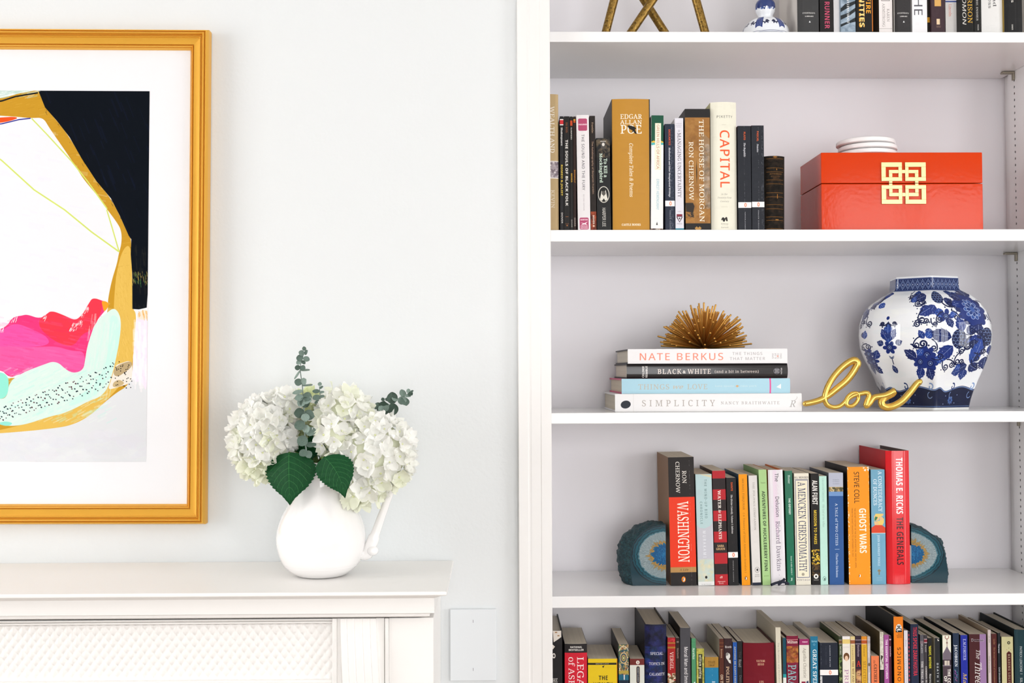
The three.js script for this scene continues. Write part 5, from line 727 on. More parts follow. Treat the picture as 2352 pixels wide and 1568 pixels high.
// crowded books on the lowest shelf
const zE = -0.1;
const goldBands = (col) => [['r', 0, 1469, 1, 1470, '#d8ccd8'], ['r', 0, 1478, 1, 1479, '#d8ccd8'], ['r', 0, 1470, 1, 1478, col]];
[
  { x: [1247, 1291.5], top: 1448, c: '#1c1a1b', pages: '#b4afb8', d: 0.15, hard: 1, art: [['p', [[0.5, 1448], [0.95, 1449], [0.95, 1464], [0.55, 1475]], '#ded6cc'], ['p', [[0.45, 1478], [0.62, 1485], [0.5, 1492]], '#ded6cc'], ['r', 0.62, 1451, 0.74, 1453.6, '#a0774e'], ['r', 0.75, 1459, 0.86, 1461.6, '#a0774e'], ['o', 0.56, 1506, 4, 6, '#d5cfc8'], ['o', 0.56, 1506, 2, 3, '#2c2a2a'], ['h', 'THE', 0.36, 0.76, 1563, 9, 'f', '#e4e0da']], label: 'black book with torn white paper shapes, half behind the casing' },
  { x: [1297, 1348.5], top: 1478.5, c: '#cf1f33', side: '#2a2324', pages: '#b0a69c', d: 0.14, bulge: 0.002, art: [['r', 0, 1470, 1, 1499, '#231f20'], ['h', 'NATIONAL', 0.24, 0.78, 1486, 4.4, 'S', '#eae6e0'], ['h', 'BESTSELLER', 0.17, 0.85, 1492.5, 4.4, 'S', '#eae6e0'], ['v', 'LEGACY', 0.7, 1508, 1608, 15, 'f', '#f2e6e2'], ['v', 'of ASHES', 0.3, 1508, 1604, 13.5, 'f', '#f2e6e2']], label: 'red paperback with black bestseller band' },
  { x: [1350.5, 1418], top: 1512.5, c: '#e6c41a', side: '#2a241c', pages: '#a6988c', d: 0.115, art: [['r', 0, 1522, 1, 1526.5, '#25221c'], ['h', 'BANTAM CLASSIC', 0.26, 0.72, 1524.3, 2, 's', '#d6cdb0'], ['p', [[0.48, 1530], [0.56, 1528], [0.52, 1534]], '#2a261a'], ['h', 'THE', 0.36, 0.68, 1556.5, 10, 'S', '#221f18'], ['h', 'WEALTH', 0.18, 0.84, 1572, 10, 'S', '#221f18'], ['r', 0.97, 1510, 1, 1720, '#d08a1c']], label: 'thick yellow paperback with a thin black band' },
  { x: [1420.5, 1444], top: 1479.5, c: '#33505c', side: '#2c2724', pages: '#9d8d7c', d: 0.14, art: [['mottle', 0, 1479, 1, 1552, ['#a58a5e', '#2d5160', '#c4a878', '#5c6f4a', '#8c5f3c'], 160, 3], ['f', (x, W) => { for (const [r, c] of [[9, '#c9ad80'], [7, '#2c5260'], [5, '#b78f5c'], [3, '#4d7a50'], [1.6, '#dcc894']]) { x.fillStyle = c; x.beginPath(); x.ellipse(W * 0.5, 1511, r, r * 1.5, 0, 0, 7); x.fill(); } x.strokeStyle = '#e0d3bc'; x.lineWidth = 1.4; x.beginPath(); x.ellipse(W * 0.5, 1498, 11, 14, 0, 3.3, 6.1); x.stroke(); x.beginPath(); x.ellipse(W * 0.5, 1530, 11, 14, 0, 0.2, 2.9); x.stroke(); }], ['r', 0, 1540, 1, 1547, '#b09a44'], ['r', 0, 1550, 1, 1562, '#20617a'], ['r', 0.5, 1549, 0.6, 1561, '#e8e4dc'], ['r', 0, 1562, 1, 1720, '#1c2a3a']], label: 'paperback with an ornate gold and blue mosaic spine' },
  { x: [1446.5, 1480], top: 1512.5, c: '#d8dad0', side: '#3a2822', pages: '#7a6650', d: 0.11, art: [['r', 0, 1508, 1, 1527, '#6e2a26'], ['o', 0.55, 1521, 4.2, 4.4, '#e9e2d8'], ['h', 'S', 0.5, 0.61, 1521, 5, 'F', '#6e2a26'], ['f', (x, W) => { x.fillStyle = '#b49a6c'; x.beginPath(); x.roundRect(W * 0.44, 1529.5, W * 0.25, 40, 4); x.fill(); x.fillStyle = '#2c2f44'; x.beginPath(); x.roundRect(W * 0.46, 1530.5, W * 0.21, 38, 3.5); x.fill(); }], ['v', 'SIGNET CLASSICS', 0.565, 1533, 1566, 3.6, 'f', '#c9c4ae']], label: 'small white paperback with brown top band and round badge' },
  { x: [1481, 1531.5], top: 1434, c: '#151a30', side: '#2c2a29', side2: '#3a3028', pages: '#8a7250', hard: 1, d: 0.16, bulge: 0.005, finish: 'gloss', art: [['mottle', 0, 1436, 1, 1500, ['rgba(40,48,120,0.10)', 'rgba(66,64,150,0.10)', 'rgba(10,12,24,0.12)'], 150, 8], ['mottle', 0, 1485, 0.8, 1720, ['rgba(40,56,150,0.14)', 'rgba(70,76,190,0.14)', 'rgba(30,90,130,0.14)', 'rgba(10,12,24,0.14)'], 420, 8], ['h', 'SPECIAL', 0.24, 0.84, 1501, 6, 'f', '#e3e2e6'], ['h', 'TOPICS IN', 0.18, 0.9, 1524.5, 6, 'f', '#e3e2e6'], ['h', 'CALAMITY', 0.19, 0.9, 1548.5, 6, 'f', '#e3e2e6'], ['h', 'PHYSICS', 0.24, 0.84, 1572, 6, 'f', '#e3e2e6']], label: 'dark starry blue hardback with three rows of white small capitals' },
  { x: [1533, 1551.5], top: 1463.7, c: '#a3201f', side: '#3b211b', pages: '#6e5038', art: [['mottle', 0.1, 1465, 0.9, 1474, ['#d6404a', '#b82a34'], 20, 2], ['r', 0, 1475, 1, 1478, '#a8762e'], ['r', 0, 1485, 1, 1489, '#a8762e'], ['v', 'VERGIL', 0.5, 1497, 1538, 8, 'f', '#f0dcd2'], ['mottle', 0, 1546, 1, 1580, ['#c9b49a', '#4a3a22', '#8a5a38', '#d8c8b0'], 60, 4]], label: 'red paperback with gold bands and a classical picture' },
  { x: [1552, 1561], top: 1464.5, c: '#291815', pages: '#5a4632', d: 0.12, art: [['r', 0.2, 1472, 0.8, 1476, '#7a6c64'], ['v', 'Marinetti', 0.5, 1488, 1512, 4, 'f', '#b4a294']], label: 'thin dark brown book beside the dark grey glossy paperback' },
  { x: [1562, 1586], top: 1441.5, c: '#4a4a50', side: '#241c19', pages: '#9c8a76', finish: 'gloss', d: 0.15, bulge: 0.002, art: [['v', 'Moral Man and Immoral Society', 0.55, 1485, 1620, 8.5, 's', '#e8e6e6'], ['v', 'Moral Man and Immoral Society', 0.56, 1485, 1620, 8.5, 's', '#e8e6e6']], label: 'dark grey glossy paperback with tall white narrow lettering' },
  { x: [1588, 1598.3], top: 1465.7, c: '#4f9468', side: '#54524a', pages: '#8d7c68', art: [['r', 0, 1474, 1, 1474.6, '#3f7c56'], ['v', 'Aurelius', 0.5, 1488, 1514, 5.2, 's', '#e8f0e8'], ['r', 0.5, 1566, 0.8, 1580, '#e8ece4']], label: 'narrow mid-green paperback with white name' },
  { x: [1599.5, 1617.3], top: 1489, c: '#b4ad4c', side: '#3a3420', pages: '#6f5e48', art: [['r', 0.24, 1502, 0.76, 1720, '#33361e'], ['mottle', 0, 1489, 1, 1580, ['rgba(210,204,110,0.4)', 'rgba(110,120,50,0.4)'], 50, 4], ['r', 0.26, 1502, 0.74, 1720, '#2c3020'], ['v', 'william golding', 0.5, 1504, 1558, 5, 'S', '#ece9cc', 0, 0.12]], label: 'olive yellow paperback with lowercase white name on a dark stripe' },
  { x: [1618.5, 1650.3], top: 1508.5, c: '#1f7ba6', side: '#574634', pages: '#6d5a45', d: 0.12, art: [['r', 0, 1500, 1, 1533, '#a87f34'], ['h', 'FOLGER', 0.24, 0.76, 1520, 4, 'F', '#4a3618'], ['h', 'SHAKESPEARE', 0.22, 0.78, 1524.2, 1.8, 'f', '#5a4420'], ['h', 'LIBRARY', 0.28, 0.72, 1528, 3.6, 'F', '#4a3618'], ['crease', 1, 0.5, 0.54], ['r', 0.52, 1565, 0.75, 1567, '#dfe8ec']], label: 'blue paperback with ochre top block and creased spine' },
  { x: [1652, 1662.5], top: 1466.5, c: '#54281c', side: '#c9c4b0', pages: '#8d7c68', art: [['r', 0, 1476, 1, 1476.7, '#a86a3c'], ['r', 0, 1484, 1, 1484.7, '#a86a3c'], ['v', 'Rousseau', 0.5, 1490, 1511, 4, 'f', '#d6b894'], ['v', 'ON THE', 0.5, 1549, 1580, 6, 'F', '#e2d4b8']], label: 'narrow brown paperback with cream side cover' },
  { x: [1663, 1681.6], top: 1465.7, c: '#351f22', side: '#2c1e1c', pages: '#8d7b66', art: [['h', 'Ricardo', 0.1, 0.94, 1485.5, 5, 'F', '#d8d2cc'], ['f', (x, W) => { x.fillStyle = '#dcdad4'; x.beginPath(); x.ellipse(W * 0.48, 1507, 5, 7.5, 0.1, 0, 7); x.fill(); x.beginPath(); x.moveTo(W * 0.3, 1512); x.lineTo(W * 0.8, 1516); x.lineTo(W * 0.84, 1524); x.lineTo(W * 0.6, 1522); x.fill(); x.fillStyle = '#8c8a86'; x.beginPath(); x.ellipse(W * 0.36, 1502, 3, 4, 0.4, 0, 7); x.fill(); }], ['v', 'POLITICAL', 0.42, 1530, 1590, 7, 'F', '#d8b896']], label: 'dark brown paperback with a small white portrait' },
  { x: [1683, 1693], top: 1474.5, c: '#2257a8', side: '#8d7c68', pages: '#9c8c7c', art: [['v', 'ANTOINE DE SAINT-EXUPÉRY', 0.5, 1484, 1584, 3.8, 'F', '#d3c996']], label: 'narrow blue paperback with small yellow capitals' },
  { x: [1693.5, 1704.6], top: 1472, c: '#1e1d1f', side: '#35322f', pages: '#8d8074', art: [['v', 'The', 0.5, 1496, 1511, 5, 's', '#4a4848'], ['v', 'Road', 0.5, 1514, 1532, 6, 's', '#a8a6a6'], ['v', 'Dennis', 0.6, 1550, 1580, 5, 's', '#66636a']], label: 'narrow black book beside the thick crimson one' },
  { x: [1707, 1779.5], top: 1476.5, c: '#731a26', side: '#4a151c', pages: '#c3b598', hard: 1, d: 0.14, bulge: 0.004, sink: 0.0, finish: 'matte', art: [['h', 'VICTOR', 0.41, 0.69, 1518, 5, 'F', '#dcbc98'], ['h', 'HUGO', 0.45, 0.66, 1525.5, 5, 'F', '#dcbc98'], ['h', 'LES', 0.5, 0.64, 1567, 6, 'F', '#dcbc98']], label: 'very thick crimson cloth hardback with two small gilt words' },
  { x: [1781, 1793], xb: [1785, 1797], top: 1440.5, c: '#ddd6c2', side: '#d6cfba', pages: '#8d7c64', d: 0.16, art: [['v', 'The Life Lessons and Meditations of', 0.5, 1476, 1580, 3.6, 's', '#9c998c']], label: 'tall thin cream paperback standing above its neighbours' },
  { x: [1797.8, 1805.6], top: 1464.5, c: '#10485a', side: '#8d7c68', pages: '#9c8a76', art: [['r', 0, 1548, 1, 1556, '#2a9ca0'], ['r', 0, 1556, 1, 1720, '#e2e4dc']], label: 'narrow dark teal paperback with white lower part' },
  { x: [1806.5, 1834], top: 1460, c: '#7d1e38', side: '#3a1c22', pages: '#9c8a76', finish: 'gloss', bulge: 0.002, art: [['r', 0, 1468, 1, 1470, '#c07a80'], ['h', 'Milton', 0.05, 0.94, 1474.5, 6, 'F', '#f0e4da'], ['mottle', 0, 1484, 1, 1522, ['rgba(200,130,50,0.35)', 'rgba(120,60,30,0.4)', 'rgba(220,170,80,0.25)'], 90, 5], ['v', 'PARADISE', 0.46, 1526, 1620, 18, 'f', '#8fc8cc']], label: 'maroon paperback with pale turquoise capitals and golden cloud picture' },
  { x: [1835.4, 1858.4], top: 1467, c: '#e2ded2', side: '#3a342f', pages: '#85745f', d: 0.12, art: [['r', 0, 1460, 1, 1481, '#9c2a66'], ['h', 'POIROT', 0.3, 0.86, 1474, 3.2, 'S', '#ead0dc'], ['v', 'Agatha Christie', 0.55, 1488, 1557, 6.4, 'f', '#8d8578'], ['r', 0.2, 1565, 0.6, 1580, '#8d2440'], ['p', [[0.7, 1565], [0.9, 1563], [0.95, 1580], [0.65, 1580]], '#3a3f66']], label: 'cream paperback with magenta top band' },
  { x: [1861, 1878.6], top: 1461, c: '#1f7396', side: '#d8d4cc', pages: '#9c8a76', art: [['h', 'Barnes', 0.16, 0.9, 1472.5, 4.5, 'S', '#8fc0d2'], ['o', 0.5, 1480, 2.6, 2.4, '#6fa8c0'], ['o', 0.5, 1480, 1.6, 1.4, '#1f7396'], ['v', 'GREAT SPEECHES', 0.55, 1491, 1610, 8.5, 'f', '#eef2f0'], ['v', 'GREAT SPEECHES', 0.57, 1491, 1610, 8.5, 'f', '#eef2f0']], label: 'teal blue paperback with large white small-capital title' },
  { x: [1882.7, 1924.6], top: 1475.6, c: '#1c2230', side: '#2f3440', pages: '#9a8c80', d: 0.13, art: [['v', 'ALEXANDER HAMILTON', 0.56, 1482, 1531, 2.2, 'S', '#c2c5cc', 0, 0.4], ['v', 'The Federalist', 0.34, 1484, 1526, 1.6, 's', '#5c6272', 0, 0.3], ['crease', 1, 0.05, 0.1], ...penguinBand(1538, 1550.5, 0.56), ['p', [[0, 1552], [0.12, 1552], [0.12, 1580], [0, 1580]], '#c8c8ca'], ['mottle', 0, 1552, 0.12, 1580, ['#222', '#ddd'], 20, 1]], label: 'wide navy paperback with broad white band' },
  { x: [1926.5, 1934], top: 1461, c: '#3b4a2a', pages: '#857462', art: [['r', 0, 1450, 1, 1469, '#37402a'], ...goldBands('#6c4a2a'), ['v', 'MORE', 0.5, 1483, 1504, 4, 'f', '#d8d6cc'], ['mottle', 0, 1506, 1, 1580, ['#5f7a3a', '#2c3a1e', '#7c8a54', '#1f2a18'], 90, 4]], label: 'thin mossy green paperback with brown band' },
  { x: [1934.6, 1952.8], top: 1461, c: '#e9e2d8', pages: '#9c8a76', art: [['r', 0, 1450, 1, 1468, '#ece8e6'], ['r', 0, 1468, 1, 1478, '#e4c878'], ['h', 'AUSTEN', 0.1, 0.9, 1486, 3, 'f', '#cfc2c0'], ['f', (x, W) => { x.fillStyle = '#6a4426'; x.beginPath(); x.ellipse(W * 0.5, 1508, 7, 9, 0, 0, 7); x.fill(); x.fillStyle = '#e2bfa2'; x.beginPath(); x.ellipse(W * 0.5, 1512, 4, 6.4, 0, 0, 7); x.fill(); }], ['v', 'PRIDE', 0.5, 1536, 1600, 9, 'f', '#b48aa8']], label: 'cream paperback with yellow band and a small curly-haired portrait' },
  { x: [1953.3, 1964], top: 1461, c: '#dcc88c', pages: '#a08e70', art: [...goldBands('#9a5a32'), ['v', 'Franklin', 0.5, 1482, 1516, 4.2, 'f', '#8d6a3a'], ['v', 'THE WIT AND WISDOM', 0.5, 1518, 1600, 4.8, 'F', '#7a5230']], label: 'narrow straw yellow paperback with brown band' },
  { x: [1964.6, 1977.8], top: 1459.5, c: '#2e1d2c', pages: '#8d7c68', art: [...goldBands('#2e1d2c'), ['v', 'Hawthorne', 0.5, 1481, 1508, 4.2, 'f', '#cfc0c4'], ['h', 'A', 0.12, 0.92, 1524, 13, 'F', '#d6342a'], ['r', 0, 1536, 1, 1720, '#5a2c2a'], ['mottle', 0, 1538, 1, 1580, ['rgba(200,150,80,0.3)', 'rgba(220,190,120,0.3)'], 40, 5], ['v', 'THE SCARLET', 0.5, 1540, 1620, 6.5, 'f', '#eab48c']], label: 'dark plum paperback with a single large red letter' },
  { x: [1978.3, 1991.5], top: 1461, c: '#d9a62c', pages: '#9c8a76', art: [['r', 0, 1450, 1, 1469, '#dc8a1e'], ...goldBands('#b4501e'), ['v', 'Chaucer', 0.5, 1482, 1508, 4.6, 'f', '#7a5a20'], ['v', 'SELECTED', 0.5, 1518, 1568, 6.5, 'f', '#8a6220']], label: 'golden orange paperback with rust band' },
  { x: [1992, 1999], top: 1461.5, c: '#b9b0ae', pages: '#8d7c68', art: [...goldBands('#a49aa0'), ['v', 'Douglass', 0.5, 1482, 1510, 3.6, 'f', '#e2dcda'], ['o', 0.5, 1526, 2.6, 4, '#6a5a40'], ['v', 'Narrative', 0.5, 1544, 1580, 4, 'f', '#e6e0de']], label: 'thin pale grey paperback beside the golden one' },
  { x: [2000.8, 2019.2], top: 1506, c: '#e57a4c', side: '#3c3024', pages: '#8d7c68', d: 0.11, art: [['v', 'the', 0.4, 1516, 1524, 4.5, 'f', '#5a2c1c', 0.2], ['v', 'CATCHER', 0.52, 1525, 1567, 7.4, 'F', '#3c211a']], label: 'short salmon orange paperback' },
  { x: [2020.5, 2029.3], top: 1451, c: '#1f1a14', side: '#57492f', pages: '#8f816a', d: 0.15, art: [['r', 0, 1450, 1, 1538, '#d8d3c6'], ['mottle', 0, 1450, 1, 1538, ['rgba(150,140,120,0.25)', 'rgba(240,236,226,0.3)'], 40, 3], ['p', [[0.2, 1504], [0.9, 1507], [0.4, 1516], [0.8, 1524], [0.6, 1524], [0.2, 1514]], '#3a3026']], label: 'old book with white tape down its spine' },
  { x: [2030, 2041.8], top: 1457.5, c: '#a04f92', pages: '#8d7e86', art: [['v', 'THE ESSENTIAL EPICURUS', 0.5, 1468, 1559, 5, 'S', '#ecdce8']], label: 'narrow violet paperback with white capitals' },
  { x: [2042.3, 2047.2], top: 1460, c: '#4c1a28', pages: '#6a5a58', art: [['r', 0, 1467, 1, 1470, '#c8a8b0'], ['v', 'Melville', 0.5, 1484, 1508, 3, 's', '#e0ccd0']], label: 'very thin maroon paperback beside the violet one' },
  { x: [2053, 2075], top: 1416, c: '#f08418', side: '#1d1f20', side2: '#2a2522', pages: '#b5a596', hard: 1, d: 0.17, bulge: 0.002, sink: 0.003, art: [['f', (x, W) => { x.fillStyle = '#e8e6e4'; x.beginPath(); x.moveTo(W * 0.18, 1448); x.lineTo(W * 0.18, 1444); x.quadraticCurveTo(W * 0.25, 1433, W * 0.52, 1433); x.quadraticCurveTo(W * 0.8, 1434, W * 0.86, 1444); x.lineTo(W * 0.86, 1448); x.fill(); x.fillStyle = '#222'; x.fillRect(W * 0.2, 1447.6, W * 0.66, 4.4); for (const [a, b] of [[0.42, 1438], [0.62, 1438], [0.42, 1443], [0.62, 1443], [0.52, 1440.5], [0.28, 1445], [0.78, 1445]]) { x.beginPath(); x.arc(W * a, b, 1.6, 0, 7); x.fill(); } }], ['h', 'NEW', 0.3, 0.4, 1449.8, 2.6, 'S', '#eee'], ['h', 'MILTON', 0.4, 0.86, 1456, 2.4, 'S', '#6a3c10'], ['h', 'FRIEDMAN', 0.26, 0.86, 1460, 2.4, 'S', '#6a3c10'], ['h', 'INSTITUTE', 0.3, 0.86, 1464, 2.4, 'S', '#6a3c10'], ['u', 'ECONOMICS', 0.5, 1486, 1586, 8, 's', '#3a2210', 0, 0.12], ['u', 'ECONOMICS', 0.52, 1486, 1586, 8, 's', '#3a2210', 0, 0.12]], label: 'tall orange hardback with black side boards' },
  { x: [2076, 2085], top: 1447.5, c: '#dcd6dc', side: '#2a1c20', pages: '#6a4a4a', art: [['v', 'Hume', 0.5, 1469, 1485, 4, 'f', '#a7a0b0'], ['v', 'An Enquiry Concerning', 0.5, 1501, 1580, 4, 'f', '#a7a0b0']], label: 'narrow white paperback with pale lilac lettering' },
  { x: [2085.5, 2090.2], top: 1450, c: '#23243a', pages: '#6a4a4a', art: [['dash', 0.4, 1456, 1568, 12, '#c43a50', 2.4]], label: 'very thin navy book with a row of red marks' },
  { x: [2091, 2109.4], top: 1433, c: '#1b2740', side: '#161d2c', pages: '#96866e', d: 0.15, art: [['v', 'THUS SPOKE ZARATHUSTRA', 0.56, 1440, 1552, 9, 'S', '#cc2c40']], label: 'navy paperback with tall red condensed capitals' },
  { x: [2113, 2121.6], top: 1457.5, c: '#55535a', side: '#35302e', pages: '#9c8a76', d: 0.12, art: [['r', 0, 1472, 1, 1478, '#7a6a72'], ['v', 'PLATO', 0.5, 1478, 1500, 4, 'f', '#c9c6c4'], ['v', 'THE TRIAL AND', 0.5, 1518, 1580, 5, 'F', '#d8d4d0']], label: 'thin slate grey paperback beside the navy and red one' },
  { x: [2122, 2129.8], top: 1458, c: '#38343a', side: '#b9a878', pages: '#9c8a76', d: 0.12, art: [['r', 0, 1467, 1, 1468.4, '#d8c8cc'], ['r', 0, 1468.4, 1, 1475, '#7a2432'], ['r', 0, 1475, 1, 1476.4, '#d8c8cc'], ['v', 'PAINE', 0.5, 1481, 1498, 3.4, 'f', '#c9c2bc'], ['v', 'COMMON SENSE', 0.6, 1530, 1580, 4.2, 'F', '#dcd6d0']], label: 'thin charcoal paperback with a crimson band' },
  { x: [2131, 2140.4], top: 1465, c: '#191818', side: '#2b2826', pages: '#8d7c68', d: 0.12, art: [['v', "'NIGHT, MOTHER", 0.5, 1482, 1535, 5.6, 'S', '#d9cf2c'], ['v', 'Norman', 0.5, 1547, 1576, 5, 's', '#e4e2dc']], label: 'thin black paperback with yellow slanted capitals' },
  { x: [2147, 2159], top: 1465, c: '#1f2125', side: '#cfc8ae', pages: '#9c8a76', d: 0.13, art: [['v', 'DEATH IN VENICE', 0.5, 1522, 1620, 4.2, 'S', '#c3c9cc', 0, 0.25], ['mottle', 0.5, 1465, 1, 1472, ['#e6e2da', '#1f2125'], 8, 1.4]], label: 'slim black paperback with cream side cover' },
  { x: [2164.5, 2184.4], top: 1458.5, c: '#e8e6d4', side: '#12331f', pages: '#a08058', d: 0.15, art: [['f', (x, W) => { x.strokeStyle = '#8a3a28'; x.lineWidth = 1.3; x.beginPath(); x.arc(W * 0.52, 1463, 4.2, -0.7, 3.9); x.stroke(); x.fillStyle = '#6a3c34'; x.fillRect(W * 0.49, 1467, 1.2, 18); x.beginPath(); x.arc(W * 0.52, 1476, 1.8, 0, 7); x.fill(); x.fillStyle = '#6f6470'; x.beginPath(); x.moveTo(W * 0.52, 1483); x.quadraticCurveTo(W * 0.3, 1492, W * 0.02, 1501); x.lineTo(W * 0.02, 1720); x.lineTo(W, 1720); x.lineTo(W, 1500); x.quadraticCurveTo(W * 0.7, 1492, W * 0.52, 1483); x.fill(); x.fillStyle = '#3a2e36'; x.fillRect(0, 1515, W, 12); x.fillStyle = '#eadfce'; for (const a of [0.22, 0.42, 0.64]) x.fillRect(W * a, 1517, W * 0.14, 11); x.fillStyle = '#4a3c44'; x.fillRect(0, 1530, W, 200); }], ['v', 'THE COLUMN', 0.72, 1536, 1600, 7, 'S', '#f0ece2'], ['v', 'OF LIGHT', 0.3, 1552, 1600, 7, 'S', '#f0ece2']], label: 'cream paperback with a grey domed tower and crescent' },
  { x: [2188.3, 2202.6], top: 1453.5, c: '#1f2f48', side: '#1a1f28', pages: '#a39c92', d: 0.15, art: [['v', 'JACOBSEN', 0.5, 1481, 1531, 6.6, 'F', '#dfe3e8'], ['f', (x, W) => { const cs = ['#2fa0a8', '#c04a8a', '#7a4ab0']; for (let i = 0; i < 14; i++) { x.strokeStyle = cs[i % 3]; x.lineWidth = 0.9; x.beginPath(); x.moveTo(W * (0.2 + 0.6 * rnd()), 1537 + i * 1.8); x.lineTo(W * (0.2 + 0.6 * rnd()), 1541 + i * 1.8); x.stroke(); } }]], label: 'dark blue paperback with a tangle of bright coloured lines' },
  { x: [2206, 2222.3], top: 1458, c: '#1c2a98', side: '#3c3a44', pages: '#9c907e', d: 0.14, art: [['v', 'E.M.FORSTER', 0.55, 1467, 1516, 6, 'f', '#d8dcf0'], ['v', 'Maurice', 0.55, 1546, 1610, 8, 'f', '#d8b850', 0.4]], label: 'ultramarine blue paperback with a yellow script word' },
  { x: [2225.5, 2265], top: 1456, c: '#451a1e', side: '#3b3f3e', pages: '#a08a6c', d: 0.14, art: [['r', 0.62, 1450, 1, 1720, '#9a78a4'], ['h', 'Dumas', 0.12, 0.87, 1470, 6.5, 'F', '#efe9ee'], ['h', 'Dumas', 0.13, 0.86, 1470, 5.6, 'F', '#3c3438'], ['v', 'The', 0.52, 1492, 1514, 9, 'f', '#e0dcda', 0.35], ['v', 'Three', 0.52, 1520, 1572, 15, 'f', '#e0dcda', 0.3]], label: 'maroon paperback with a mauve vertical stripe' },
  { x: [2268.5, 2276], top: 1446, c: '#d0c2c0', side: '#a8937c', pages: '#a89884', d: 0.14, art: [['v', 'J.S. Mill', 0.5, 1460, 1476, 3, 'f', '#7a6a6c'], ['v', 'Utilitarianism', 0.5, 1506, 1545, 3.4, 'f', '#7a6a6c']], label: 'thin pale pinkish paperback beside the mauve striped one' },
  { x: [2277, 2289.6], top: 1455, c: '#51201f', side: '#3a2a24', pages: '#a08a6c', d: 0.14, art: [['v', 'Locke', 0.5, 1467, 1480, 4, 'f', '#b9905c'], ['v', 'The Second Treatise of Government', 0.5, 1486, 1568, 3.6, 'f', '#b08858']], label: 'slim maroon paperback with dull gold lettering' },
  { x: [2291.2, 2297.8], top: 1453, c: '#1b2026', side: '#2a241e', pages: '#a08a6c', d: 0.14, art: [['v', 'Thoreau', 0.4, 1478, 1500, 3.6, 'S', '#c9ccd0'], ['v', 'Civil Disobedience', 0.5, 1532, 1580, 3.2, 'S', '#c2c6ca']], label: 'very thin black paperback beside the maroon gold lettered one' },
  { x: [2300, 2327], top: 1462, c: '#d3cd9c', side: '#4a3f26', pages: '#97794e', d: 0.14, art: [['o', 0.62, 1476, 3.6, 3.6, '#4a4632'], ['o', 0.62, 1476, 1.4, 1.4, '#d3cd9c'], ['o', 0.44, 1492, 0.7, 0.7, '#a8503c'], ['o', 0.62, 1488, 0.7, 0.7, '#4a4632'], ['o', 0.8, 1492, 0.7, 0.7, '#a8503c'], ['p', [[0.42, 1720], [0.42, 1500], [0.62, 1495], [0.84, 1500], [0.84, 1720]], '#4f1a18'], ['v', 'READING LOLITA', 0.63, 1502, 1575, 4.6, 'f', '#e0d2b0', 0, 0.16]], label: 'pale khaki paperback with a maroon pointed label' },
  { x: [2331, 2368], top: 1446, c: '#214048', side: '#152022', side2: '#1a2426', pages: '#a9a69c', hard: 1, d: 0.16, finish: 'gloss', bulge: 0.004, art: [['v', 'PATRICK LENCIONI', 0.36, 1484, 1543, 5, 's', '#d3dcdc'], ['r', 0.3, 1547, 0.44, 1548, '#b8c6c6'], ['v', 'SILOS', 0.36, 1556, 1580, 5, 's', '#d3dcdc']], label: 'dark teal hardback closest to the drilled side panel' },
].forEach((b) => book({ z: zE, d: 0.13, ...b }, SH[4], G_E));

